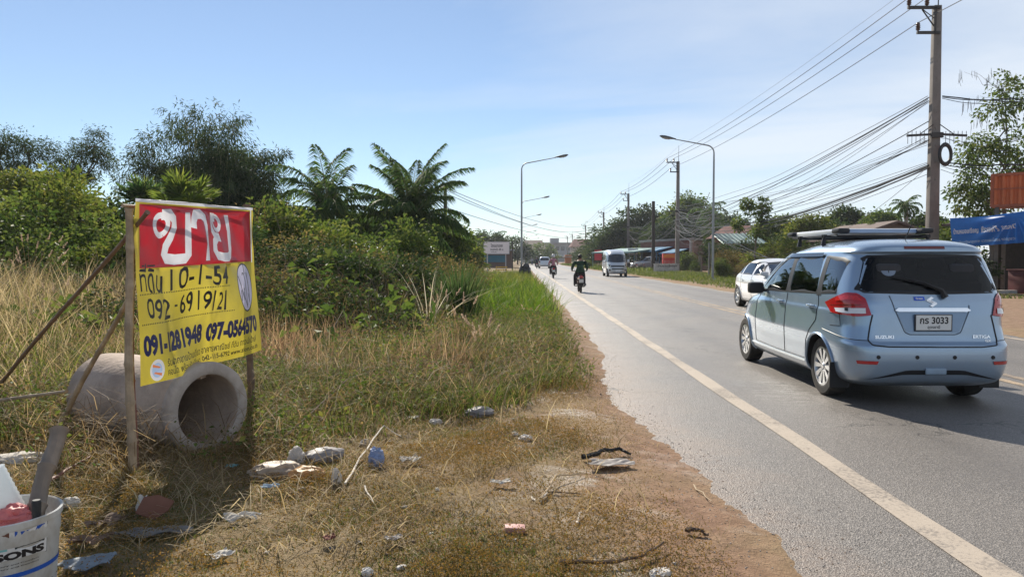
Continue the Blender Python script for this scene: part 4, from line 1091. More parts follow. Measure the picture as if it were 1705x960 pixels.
def car(name, label, cat, loc, rotz, keys, pm, wins, rear, front, arches, ra, wr, ww, track, glass_s, glass_r, glass_f, seams=(), spokes=10, seats=(), group=None, detail=True):
    T = thing(name, label, cat, loc, rotz, group)
    b = Body(keys)
    cut = [shrink(lo + hi[::-1], .035) for lo, hi in wins]
    rc = [shrink(lo + hi[::-1], .05) for lo, hi in rear]; fc = [shrink(lo + hi[::-1], .05) for lo, hi in front]
    body = b.shell('body', pm, cut, rc, fc, arches, ra, T)
    for gm, lst, P in ((glass_s, wins, b.P_side(1)), (glass_s, wins, b.P_side(-1)), (glass_r, rear, b.P_rear), (glass_f, front, b.P_front)):
        for lo, hi in lst:
            mb = MB(); ins = shrink([tuple(x) for x in resamp(lo, 18)] + [tuple(x) for x in resamp(hi, 18)][::-1], .02)
            b.patch(mb, P, ins[:18], ins[18:][::-1], .001, 18, 8)
            g = mb.build('window', gm, T, 60)
            rg = MB()
            out_, inn = [tuple(x) for x in resamp(lo, 18)] + [tuple(x) for x in resamp(hi, 18)][::-1], shrink([tuple(x) for x in resamp(lo, 18)] + [tuple(x) for x in resamp(hi, 18)][::-1], .042)
            out_.append(out_[0]); inn.append(inn[0])
            rg.grid([[tuple(P(*q) + b.nrm(P, *q) * o_) for q, o_ in ((u_, .0025), (((u_[0] + v_[0]) / 2, (u_[1] + v_[1]) / 2), .005), (v_, .003))] for u_, v_ in zip(out_, inn)])
            rg.build('seal', BLACK, g, 60)
    for side in (1, -1):
        f = b.P_side(side)
        for ax_, az_ in arches:
            lip, well = MB(), MB()
            pts = []
            for a in np.linspace(R(-38), R(218), 44):
                x, z = ax_ + ra * math.cos(a), az_ + ra * math.sin(a)
                if z < keys[0][0] + .02: continue
                pts.append((x, z))
            P3 = [f(x, z) + np.array([0, side * .003, 0]) for x, z in pts]
            lip.tube([tuple(p) for p in P3], .016, 6); lip.build('wheel_arch', pm, body, 60)
            well.grid([[(x, side * .42, z), (x, float(p[1]) - side * .004, z)] for (x, z), p in zip(pts, P3)])
            cc = [(ax_, side * .42, az_)]
            well.add(cc + [(x, side * .42, z) for x, z in pts], [(0, k + 1, k + 2) for k in range(len(pts) - 1)])
            well.build('wheel_well', UNDER, body)
            wheel(T, (ax_, side * (track - ww / 2), wr), wr, ww, side, spokes)
    u = MB(); z0 = keys[0][0]
    _, xf, xr, w, *_q = b.at_z(z0 + .01)
    u.box(((xf + xr) / 2, 0, z0 + .04), (xf - xr - .3, 2 * .55, .06)); u.box(((xf + xr) / 2, 0, z0 + .07), (2 * .98, 2 * w - .06, .05))
    u.build('underbody', UNDER, T)
    if seats:
        sm = MB()
        for x, y, hz in seats:
            sm.box((x, y, .62 + hz), (.48, .46, .16)); sm.box((x - .27, y, .88 + hz), (.14, .44, .56), rot=rotM('Y', R(-14))); sm.box((x - .37, y, 1.24 + hz), (.09, .25, .17), rot=rotM('Y', R(-10)))
        sm.build('seats', SEATF, T, bevel=.04)['kind'] = 'stuff'
        fl = MB(); fl.box(((xf + xr) / 2 - .1, 0, .46), (3.0, 1.4, .05)); fl.build('cabin_floor', UNDER, T)
    if seams:
        for side in (1, -1):
            sb = MB()
            for pl in seams: b.line(sb, b.P_side(side), pl, .0062, -.001, 40)
            sb.build('door_gap', BLACK, body)
    return T, b, body
# ---------------------------------------------------------------- the light blue family car
EK = [(.19, 1.95, -1.92, .70, 4, 8), (.25, 2.08, -2.06, .785, 4, 9), (.34, 2.14, -2.115, .822, 3.6, 9), (.48, 2.16, -2.135, .836, 3.4, 9), (.60, 2.15, -2.125, .845, 3.2, 9), (.66, 2.14, -2.075, .848, 3.2, 9), (.80, 2.08, -2.06, .842, 3, 8), (.905, 1.9, -2.05, .838, 3, 8),
      (.955, 1.66, -2.043, .826, 3, 8), (1.03, 1.22, -2.03, .818, 4.2, 8), (1.10, 1.06, -2.00, .808, 4.8, 8), (1.25, .76, -1.945, .776, 5.2, 8), (1.40, .44, -1.885, .732, 5.2, 8), (1.495, .18, -1.85, .698, 5, 7), (1.525, .08, -1.885, .684, 4.6, 7), (1.565, -.08, -1.875, .645, 3.6, 6.5), (1.61, -.32, -1.80, .57, 3.2, 5), (1.642, -.55, -1.62, .45, 3, 4), (1.66, -.7, -1.42, .28, 3, 3), (1.667, -.8, -1.2, .02, 2.5, 2.5)]
EW = [([(.66, 1.045), (.1, 1.05), (-.34, 1.055)], [(.58, 1.10), (.2, 1.36), (-.02, 1.455), (-.12, 1.475), (-.34, 1.48)]), ([(-.43, 1.057), (-1.27, 1.075)], [(-.43, 1.483), (-1.20, 1.487)]), ([(-1.35, 1.078), (-1.70, 1.095)], [(-1.29, 1.487), (-1.66, 1.465), (-1.76, 1.43)])]
ER = [([(-.70, 1.145), (-.66, 1.115), (0, 1.10), (.66, 1.115), (.70, 1.145)], [(-.60, 1.46), (-.57, 1.488), (0, 1.503), (.57, 1.488), (.60, 1.46)])]
EF = [([(-.68, 1.06), (0, 1.03), (.68, 1.06)], [(-.53, 1.50), (0, 1.54), (.53, 1.50)])]
BLUEP = paint('pale_blue_paint', (.28, .385, .51), .45, .25)
seam = [[(.78, .36), (.80, .6), (.74, 1.04)], [(-.33, .34), (-.36, .7), (-.385, 1.05)], [(.78, .36), (0, .345), (-.98, .345)], [(-1.31, 1.07), (-1.33, .95), (-1.30, .80), (-1.14, .68), (-1.03, .55), (-.98, .345)]]
E_X, E_Y = 4.01, 9.41
T, b, body = car('family_car', 'pale blue family car seen from behind with a white box on its roof rack', 'car', (E_X, E_Y, 0), R(90), EK, BLUEP, EW, ER, EF, [(1.37, .305), (-1.37, .305)], .355, .308, .19, .80, G_SIDE, G_DARKG, G_SIDE, seam, 10,
                 [(.0, .37, 0), (.0, -.37, 0), (-.85, .4, .03), (-.85, -.4, .03), (-.85, 0, .0), (-1.5, .36, .08), (-1.5, -.36, .08)])
car_T = T
for side in (1, -1):
    W = b.P_wrap(side)
    m = MB()
    b.patch(m, W, [(.585, .90), (.70, .885), (.90, .893), (1.06, .905)], [(.63, 1.06), (.69, 1.11), (.80, 1.115), (1.2, 1.0)], .012, 22, 9)
    tl = m.build('tail_light', LENS_R, T, 60)
    m = MB(); b.patch(m, W, [(.635, .915), (.8, .910), (.96, .918)], [(.635, .968), (.8, .963), (.99, .955)], .019, 16, 5); m.build('reversing_lens', LENS_W, tl, 60)
    m = MB(); b.patch(m, W, [(.66, .995), (.8, .988), (1.05, .972)], [(.68, 1.0), (.8, .995), (1.06, .98)], .021, 16, 3); m.build('lens_divider', mat('dark_red_lens', (.12, .008, .01), .2, coat=.5), tl, 60)
    m = MB(); b.patch(m, W, [(.66, 1.04), (.80, 1.045), (.98, 1.02)], [(.70, 1.085), (.80, 1.09), (.96, 1.06)], .016, 12, 4); m.build('brake_lens', mat('brake_lens', (.62, .02, .02), .08, coat=.8, var=.3, scale=30), tl, 60)
    m = MB(); b.patch(m, W, [(.79, .93), (.83, .93)], [(.79, .965), (.83, .965)], .023, 4, 4); m.build('lamp_bulb', BLACK, tl, 60)
    m = MB(); b.patch(m, W, [(.56, .43), (.74, .43)], [(.55, .462), (.75, .462)], .008, 8, 4); m.build('reflector', LENS_R, T, 60)
    m = MB(); b.line(m, W, [(.575, .905), (.60, .8), (.625, .66), (.60, .615), (.45, .60), (0, .598)], .0075, 0, 50); m.build('tailgate_gap', BLACK, body)
    m = MB(); b.line(m, W, [(.63, .655), (.8, .66), (1.1, .70), (1.28, .72)], .004, 0, 30); m.build('bumper_gap', BLACK, body)
    f = b.P_side(side)
    for x in (-.20, -1.17):
        hd = MB(); p = f(x, .945)
        hd.tube([(x - .09, p[1] + side * .012, .943), (x - .06, p[1] + side * .034, .945), (x + .06, p[1] + side * .034, .947), (x + .09, p[1] + side * .012, .947)], .014, 6)
        h = hd.build('door_handle', BLUEP, T)
        cup = MB(); b.patch(cup, f, [(x - .075, .915), (x + .075, .918)], [(x - .06, .965), (x + .06, .967)], .003, 6, 4); cup.build('grip_shade', mat('grip_shade', (.1, .13, .17), .4), h)  # patch in darkened body blue paints the shade of a hollow behind the handle
    mr = MB(); p = f(.50, 1.06)
    mr.box((.50, p[1] + side * .13, 1.075), (.13, .2, .15)); mi_ = mr.build('door_mirror', BLACK, T, bevel=.045)
    ms = MB(); ms.tube([(.50, p[1] - side * .01, 1.04), (.50, p[1] + side * .09, 1.05)], .022, 6); ms.build('mirror_arm', BLACK, mi_)
    vz = MB(); b.patch(vz, f, [(.54, 1.12), (.2, 1.35), (-.02, 1.445), (-.12, 1.465), (-1.18, 1.472)], [(.56, 1.15), (.2, 1.395), (-.02, 1.485), (-.12, 1.505), (-1.18, 1.512)], .02, 34, 4); vz.build('rain_visor', mat('smoked_visor', (.02, .022, .028), .15, coat=.5), T, 60)
    for xa, xb in ((-.325, -.445), (-1.255, -1.365)):
        pb = MB(); b.patch(pb, f, [(xb, 1.06), (xa, 1.058)], [(xb + .01, 1.483), (xa, 1.48)], .003, 3, 12); pb.build('black_pillar', BLACK, body, 60)
    fl = MB(); fl.box((-1.735, side * .76, .27), (.012, .2, .26)); fl.build('mud_flap', BLACK, T)
    sk = MB(); b.line(sk, f, [(.96, .325), (0, .318), (-.98, .318)], .014, .002, 30); sk.build('sill_strip', mat('sill_strip', (.6, .66, .7), .3, metal=.5, var=.05), T)
m = MB()
for y in (.55, .18, -.18, -.55):
    p = b.P_rear(y, .50) ; m.lathe([(0, .006), (.018, .006), (.02, 0)], p, 12, frame((-1, 0, 0)))
m.build('parking_sensor', BLACK, T)['kind'] = 'stuff'
m = MB(); b.patch(m, b.P_rear, [(-.66, .27), (-.3, .33), (.3, .33), (.66, .27)], [(-.6, .285), (-.27, .375), (.27, .375), (.6, .285)], .004, 20, 3); m.build('bumper_slot', BLACK, T, 60)
m = MB(); m.box((-2.135, 0, .365), (.02, .2, .06)); m.build('tow_cover', mat('tow_cover', (.25, .33, .42), .4), T, bevel=.012)
m = MB(); b.patch(m, b.P_rear, [(-.2, 1.548), (.2, 1.548)], [(-.2, 1.575), (.2, 1.575)], .004, 10, 3); m.build('brake_light', mat('dark_red_lens', (.12, .008, .01), .2, coat=.5), T, 60)
m = MB(); b.patch(m, b.P_rear, [(-.365, .945), (-.34, .935), (.34, .935), (.365, .945)], [(-.365, .95), (-.34, .972), (.34, .972), (.365, .95)], .02, 20, 4); m.build('chrome_strip', CHROME, T, 60)
m = MB(); b.line(m, b.P_rear, [(.40, 1.09), (.36, .95), (.27, .735), (.22, .715), (-.22, .715), (-.27, .735), (-.36, .95), (-.36, 1.0)], .006, 0, 60); m.build('plate_edge_shade', mat('recess_edge_shade', (.08, .11, .15), .4), body)  # dark blue line paints the shade along the edge of the plate hollow
m = MB(); b.patch(m, b.P_rear, [(-.25, .73), (.25, .73)], [(-.345, .93), (.345, .93)], .002, 10, 6); m.build('plate_recess_shade', paint('pale_blue_paint_shaded', (.17, .27, .41), .3, .4), body, 60)  # no hollow is modelled: darker body blue paints its shade around the plate
# plate
xr = float(b.P_rear(0, .83)[0])
m = MB(); m.box((xr - .014, 0, .83), (.012, .365, .165)); pl = m.build('number_plate', mat('plate_frame', (.03, .03, .035), .5), T, bevel=.004)
m = MB(); m.box((xr - .0215, 0, .832), (.004, .34, .145)); m.build('plate_face', mat('plate_white', (.72, .72, .70), .35, var=.05), pl)
MR = frame((-1, 0, 0), (0, -1, 0))
INK = mat('plate_ink', (.012, .012, .014), .5)
text_obj(fit(text_tris('กร 3033', bold=.025), -.135, -.012, .14, .056), MR, (xr - .0245, 0, .832), INK, 'registration', pl)
text_obj(fit(text_tris('อุดรธานี', bold=.02), -.06, -.066, .06, -.026), MR, (xr - .0245, 0, .832), INK, 'province', pl)
def badge(vt, y, z, mm, nm, off=.005):
    p = b.P_rear(y, z); n = b.nrm(b.P_rear, y, z)
    return text_obj(vt, frame(n, (0, -1, 0)), p + n * off, mm, nm, T)
badge(fit(text_tris('SUZUKI', bold=.03), -.09, -.016, .09, .016), .47, .69, CHROME, 'maker_badge')
badge(fit(text_tris('ERTIGA', bold=.02), -.085, -.016, .085, .016), -.47, .695, CHROME, 'model_badge')
badge(fit(text_tris('GX', bold=.02), -.03, -.013, .03, .013), -.53, .655, CHROME, 'trim_badge')
S_top = [(.5, .18), (.06, .52), (-.5, .12), (-.5, .02), (.16, -.28), (.0, -.36), (-.14, -.26), (-.5, -.18)]
emb = MB()
half1 = [(0, .5), (-.46, .2), (-.46, .08), (.12, -.24), (.30, -.14), (.46, -.20), (.2, -.34), (.0, -.5)]
e1 = [(0.0, .50), (-.47, .19), (-.47, .05), (.09, -.22), (-.02, -.29), (-.22, -.17), (-.47, -.17), (0.0, -.5)]
p = b.P_rear(0, 1.03); n = b.nrm(b.P_rear, 0, 1.03); Me = frame(n, (0, -1, 0))
for sg in (1, -1):
    q = [(.0, .5), (-.46, .2), (-.46, .07), (.14, -.235), (.28, -.15), (.46, -.15), (.46, -.17)]
    poly = [(0, .5), (.22, .36), (-.08, .17), (.47, -.09), (.47, -.2), (.0, -.06), (-.45, .17), (-.45, .21)]
    emb.prism([(sg * x * .105, sg * y * .105) for x, y in poly], .006, Me, Vector(p) + Vector(n) * .002)
emb.build('emblem', CHROME, T)
st = MB(); p = b.P_rear(.115, 1.062); n = b.nrm(b.P_rear, .115, 1.062); st.prism([(-.052, -.02), (.052, -.02), (.052, .02), (-.052, .02)], .002, frame(n, (0, -1, 0)), Vector(p) + Vector(n) * .002)
sk = st.build('sticker', mat('blue_sticker', (.02, .1, .6), .3), T)
text_obj(fit(text_tris('Green', bold=.03), -.035, -.01, .035, .011), frame(n, (0, -1, 0)), Vector(p) + Vector(n) * .0052, mat('white_ink', (.8, .8, .8), .5), 'sticker_text', sk)
# wiper
m = MB()
pts = [(-.13, 1.065), (-.10, 1.13), (.05, 1.20), (.34, 1.27)]
m.tube([tuple(b.P_rear(y, z) + b.nrm(b.P_rear, y, z) * (.035 if i else .02)) for i, (y, z) in enumerate(pts)], [.034, .024, .012, .007], 6); m.build('rear_wiper', BLACK, T)
# round stickers in the rear window, blue tape on the front wing
m = MB(); p = b.P_rear(.37, 1.33); n = b.nrm(b.P_rear, .37, 1.33); m.prism([(.07 * math.cos(a), .055 * math.sin(a)) for a in np.linspace(0, 6.2, 24)], .002, frame(n, (0, -1, 0)), Vector(p) + Vector(n) * .005)
wst = m.build('window_sticker', mat('pale_sticker', (.2, .25, .33), .4), T)
text_obj(fit(text_tris('T', bold=.04), -.018, -.022, .018, .022), frame(n, (0, -1, 0)), Vector(p) + Vector(n) * .0085, INK, 'sticker_text', wst)
m = MB(); b.patch(m, b.P_side(1), [(1.62, .70), (1.84, .72)], [(1.66, .93), (1.85, .88)], .004, 8, 6); m.build('repair_tape', mat('blue_tape', (.2, .38, .62), .45, var=.4, scale=16), T, 60)
fc = MB(); b.line(fc, b.P_side(1), [(-1.62, .90), (-1.80, .90), (-1.82, .78), (-1.64, .775)], .004, 0, 30); fc.build('fuel_flap_gap', BLACK, body)
# headlights
for side in (1, -1):
    m = MB(); b.patch(m, b.P_wrap(side, True), [(.45, .70), (.9, .76)], [(.5, .84), (1.1, .90)], .006, 12, 5); m.build('headlight', LENS_W, T, 60)
# antenna
m = MB(); m.tube([(-1.5, .0, 1.65), (-1.62, 0, 1.80)], .006, 5); m.build('aerial', BLACK, T)
# roof rack carries a flat box
rk = MB()
for x in (-.12, -.85):
    rk.tube([(x, .60, 1.70), (x, -.60, 1.70)], .018, 6)
    for y in (.58, -.58):
        rk.tube([(x, y * 1.02, 1.60), (x, y, 1.70)], [.03, .018], 6); rk.box((x, y * 1.0, 1.708), (.06, .04, .035))
for y in (.50, -.50): rk.tube([(.35, y, 1.715), (-1.0, y, 1.715)], .012, 5)
rk.build('roof_rack', BLACK, T)
bx = thing('roof_box', 'flat white box with dark end corners on the roof rack of the pale blue car', 'roof box', (E_X + .0, E_Y, 0), R(90))
m = MB(); m.box((-.22, -.03, 1.765), (1.36, .94, .055)); m.build('box_shell', mat('box_white', (.72, .73, .74), .35, var=.05, metal=.2), bx, bevel=.02)
m = MB()
for x in (-.93, .49): 
    for y in (.43, -.49): m.box((x, y, 1.763), (.2, .14, .062))
m.build('end_cap', BLACK, bx, bevel=.03)['kind'] = 'stuff'
m = MB(); m.box((-.905, -.03, 1.765), (.012, .8, .038)); m.build('end_panel', mat('box_panel', (.35, .45, .62), .3, var=.08), bx)
# ---------------------------------------------------------------- white saloon
SK = [(.17, 2.2, -2.2, .76, 3.5, 4), (.24, 2.36, -2.34, .86, 3.2, 4), (.42, 2.43, -2.42, .905, 3, 4), (.60, 2.43, -2.44, .92, 2.8, 4), (.74, 2.35, -2.43, .925, 2.8, 4), (.84, 2.1, -2.38, .915, 3, 4), (.91, 1.5, -2.28, .90, 3.4, 4), (.96, 1.08, -2.08, .885, 3.6, 4.5), (1.01, .92, -1.86, .865, 3.8, 5), (1.14, .60, -1.60, .80, 4, 5), (1.28, .2, -1.28, .72, 4, 5), (1.38, -.12, -.98, .64, 3.6, 4.5), (1.44, -.36, -.76, .48, 3, 4), (1.468, -.52, -.6, .05, 2.5, 2.5)]
SW = [([(.72, .99), (.02, .992)], [(.60, 1.06), (.36, 1.19), (.10, 1.315), (.02, 1.35)]), ([(-.05, .99), (-1.0, 1.0)], [(-.05, 1.36), (-.6, 1.37), (-.95, 1.34)]), ([(-1.06, 1.0), (-1.52, 1.03)], [(-1.0, 1.33), (-1.2, 1.25), (-1.46, 1.1)])]
SF = [([(-.66, .99), (0, .975), (.66, .99)], [(-.47, 1.345), (0, 1.38), (.47, 1.345)])]
SR = [([(-.70, 1.03), (0, 1.02), (.70, 1.03)], [(-.54, 1.33), (0, 1.36), (.54, 1.33)])]
WHITEP = paint('white_paint', (.80, .80, .80), 0, .3, .02)
sp_ = at(1228, 505, 23.2)
T2, b2, body2 = car('saloon_car', 'white saloon car coming the other way beyond the pale blue car', 'car', (7.55, 21.75, 0), R(-90), SK, WHITEP, SW, SR, SF, [(1.45, .325), (-1.45, .325)], .365, .325, .22, .90, G_DARKG, G_DARKG, G_VERYD,
                   [[(.95, .3), (.98, .6), (.92, .98)], [(-.02, .28), (-.01, .99)], [(-1.05, 1.0), (-1.06, .7), (-1.0, .55), (-.98, .3)], [(.95, .3), (-.98, .28)]], 5, [(.1, .38, -.1), (.1, -.38, -.1), (-.75, .38, -.1), (-.75, -.38, -.1)])
for side in (1, -1):
    f = b2.P_side(side); p = f(.78, 1.0)
    m = MB(); m.box((.78, p[1] + side * .12, 1.03), (.13, .22, .13)); m.build('door_mirror', WHITEP if side > 0 else mat('grey_mirror', (.4, .42, .45), .3), T2, bevel=.04)
    m = MB()
    for x in (.12, -.85): p = f(x, .84); m.tube([(x - .1, p[1] + side * .02, .84), (x + .1, p[1] + side * .02, .845)], .013, 6)
    m.build('door_handle', CHROME, T2)
    m = MB(); b2.patch(m, b2.P_wrap(side, True), [(.5, .62), (.95, .66)], [(.5, .76), (1.05, .80)], .006, 12, 5); m.build('headlight', LENS_W, T2, 60)
    m = MB(); b2.patch(m, b2.P_wrap(side), [(.5, .74), (1.15, .76)], [(.5, .88), (1.2, .86)], .006, 12, 5); m.build('tail_light', LENS_R, T2, 60)
m = MB(); b2.patch(m, b2.P_front, [(-.4, .5), (.4, .5)], [(-.45, .74), (.45, .74)], .006, 12, 5); m.build('grille', BLACK, T2, 60)
# ---------------------------------------------------------------- silver van
VK = [(.24, 2.42, -2.5, .76, 4, 9), (.34, 2.56, -2.58, .83, 3.8, 9), (.55, 2.61, -2.6, .848, 3.8, 9), (.85, 2.58, -2.6, .85, 3.8, 9), (1.05, 2.48, -2.59, .85, 3.8, 9), (1.18, 2.34, -2.58, .85, 4, 9), (1.45, 2.08, -2.56, .835, 4.2, 9), (1.75, 1.80, -2.53, .80, 4.4, 9), (1.93, 1.60, -2.5, .77, 4.2, 8), (2.06, 1.36, -2.44, .73, 4, 7), (2.16, 1.0, -2.3, .66, 3.6, 6), (2.22, .6, -2.05, .5, 3.2, 5), (2.245, .2, -1.7, .05, 2.5, 2.5)]
VW = [([(1.75, 1.22), (.95, 1.22)], [(1.62, 1.5), (1.42, 1.72), (.95, 1.74)]), ([(.85, 1.22), (-.75, 1.22)], [(.85, 1.74), (-.75, 1.75)]), ([(-.85, 1.22), (-2.3, 1.24)], [(-.85, 1.75), (-2.25, 1.74)])]
VF = [([(-.80, 1.20), (0, 1.16), (.80, 1.20)], [(-.70, 1.80), (0, 1.86), (.70, 1.80)])]
VR = [([(-.65, 1.25), (.65, 1.25)], [(-.6, 1.8), (.6, 1.8)])]
SILV = paint('silver_paint', (.60, .62, .64), .35, .3, .03)
vp = gp(1029, 461)
T3, b3, body3 = car('passenger_van', 'silver high roofed passenger van coming along the right lane', 'van', (at(1029, 461, 61).x, 63.4, 0), R(-91), VK, SILV, VW, VR, VF, [(1.75, .34), (-1.5, .34)], .40, .335, .2, .83, G_VERYD, G_VERYD, G_VERYD, [[(.9, .35), (.9, 1.2)], [(-.8, .35), (-.8, 1.22)]], 6)
for side in (1, -1):
    m = MB(); b3.patch(m, b3.P_wrap(side, True), [(.46, .80), (.80, .84)], [(.5, .93), (.98, 1.06)], .008, 12, 5); hl = m.build('headlight', BLACK, T3, 60)
    m = MB(); m.lathe([(0, .01), (.055, .008), (.06, 0)], b3.P_wrap(side, True)(.60, .885) + np.array([.012, 0, 0]), 14, frame((1, 0, 0))); m.build('lamp_reflector', LENS_W, hl)
    m = MB(); b3.patch(m, b3.P_wrap(side, True), [(.62, .48), (.82, .48)], [(.6, .62), (.84, .64)], .008, 8, 4); m.build('fog_lamp_bezel', BLACK, T3, 60)
    m = MB(); p = b3.P_side(side)(1.75, 1.2); m.box((1.85, p[1] + side * .17, 1.27), (.12, .17, .26)); m.build('door_mirror', SILV, T3, bevel=.04)
m = MB(); b3.patch(m, b3.P_front, [(-.5, .80), (.5, .80)], [(-.46, .92), (.46, .92)], .01, 12, 4); m.build('grille', BLACK, T3, 60)
m = MB(); b3.patch(m, b3.P_front, [(-.46, .60), (.46, .60)], [(-.5, .70), (.5, .70)], .01, 12, 4); m.build('lower_grille', BLACK, T3, 60)
m = MB(); m.box((2.625, 0, .49), (.012, .36, .15)); m.build('number_plate', mat('plate_white', (.72, .72, .70)), T3)
# ---------------------------------------------------------------- pale pickup far ahead, parked vehicles
PK = [(.28, 2.3, -2.35, .76, 4, 9), (.36, 2.45, -2.5, .86, 3.6, 9), (.6, 2.55, -2.55, .90, 3.4, 9), (.85, 2.52, -2.52, .91, 3.2, 9), (1.02, 2.1, -2.49, .90, 3.4, 8), (1.12, 1.5, -2.47, .88, 3.6, 8), (1.3, 1.1, -2.42, .84, 4, 8), (1.6, .55, -2.3, .76, 4, 7), (1.72, .2, -2.2, .68, 3.6, 6), (1.79, -.3, -1.9, .45, 3, 5), (1.81, -.6, -1.5, .05, 2.5, 2.5)]
PWN = [([(1.1, 1.15), (.2, 1.15)], [(.75, 1.42), (.45, 1.6), (.2, 1.62)]), ([(.1, 1.15), (-.9, 1.16)], [(.1, 1.63), (-.9, 1.63)]), ([(-1.0, 1.17), (-2.2, 1.2)], [(-1.0, 1.63), (-2.1, 1.58)])]
PRW = [([(-.72, 1.22), (.72, 1.22)], [(-.66, 1.62), (.66, 1.62)])]
PF = [([(-.75, 1.17), (.75, 1.17)], [(-.62, 1.64), (.62, 1.64)])]
pp = at(907, 446, 116)
T4, b4, body4 = car('estate_car', 'pale silver tall car driving away far down the road', 'car', (pp.x, 118.5, 0), R(90), PK, SILV, PWN, PRW, PF, [(1.4, .38), (-1.45, .38)], .42, .38, .24, .9, G_VERYD, G_VERYD, G_VERYD, (), 6)
for side in (1, -1):
    m = MB(); b4.patch(m, b4.P_wrap(side), [(.72, .85), (1.0, .87)], [(.72, 1.12), (1.05, 1.12)], .01, 8, 5); m.build('tail_light', LENS_R, T4, 60)
m = MB(); m.box((-2.56, 0, .78), (.02, .4, .16)); m.build('number_plate', mat('plate_white', (.72, .72, .70)), T4)
pp = at(1085, 440, 92)
GREYP = paint('grey_paint', (.33, .35, .38), .3, .3)
UK = [(.3, 2.4, -2.5, .8, 4, 9), (.5, 2.55, -2.6, .89, 3.4, 9), (.8, 2.52, -2.6, .90, 3.2, 9), (.98, 2.2, -2.59, .90, 3.4, 9), (1.08, 1.4, -2.57, .89, 3.6, 9)]
T5, b5, body5 = car('parked_pickup', 'grey pickup parked under the canopy of the flat roofed house', 'pickup', (pp.x, 94, .03), R(200), PK, GREYP, PWN, PRW, PF, [(1.4, .38), (-1.45, .38)], .42, .38, .24, .9, G_VERYD, G_VERYD, G_VERYD, (), 6)
pp = at(845, 440, 140)
T6, b6, body6 = car('parked_car', 'dark blue car parked facing the road behind the signboard', 'car', (pp.x, 140, .1), R(-90), EK, paint('dark_blue_paint', (.02, .07, .1), .2, .3), EW, ER, EF, [(1.37, .305), (-1.37, .305)], .355, .308, .19, .80, G_VERYD, G_VERYD, G_VERYD, (), 6)
for side in (1, -1):
    m = MB(); b6.patch(m, b6.P_wrap(side, True), [(.4, .68), (.85, .72)], [(.4, .82), (.95, .88)], .008, 10, 4); m.build('headlight', LENS_W, T6, 60)
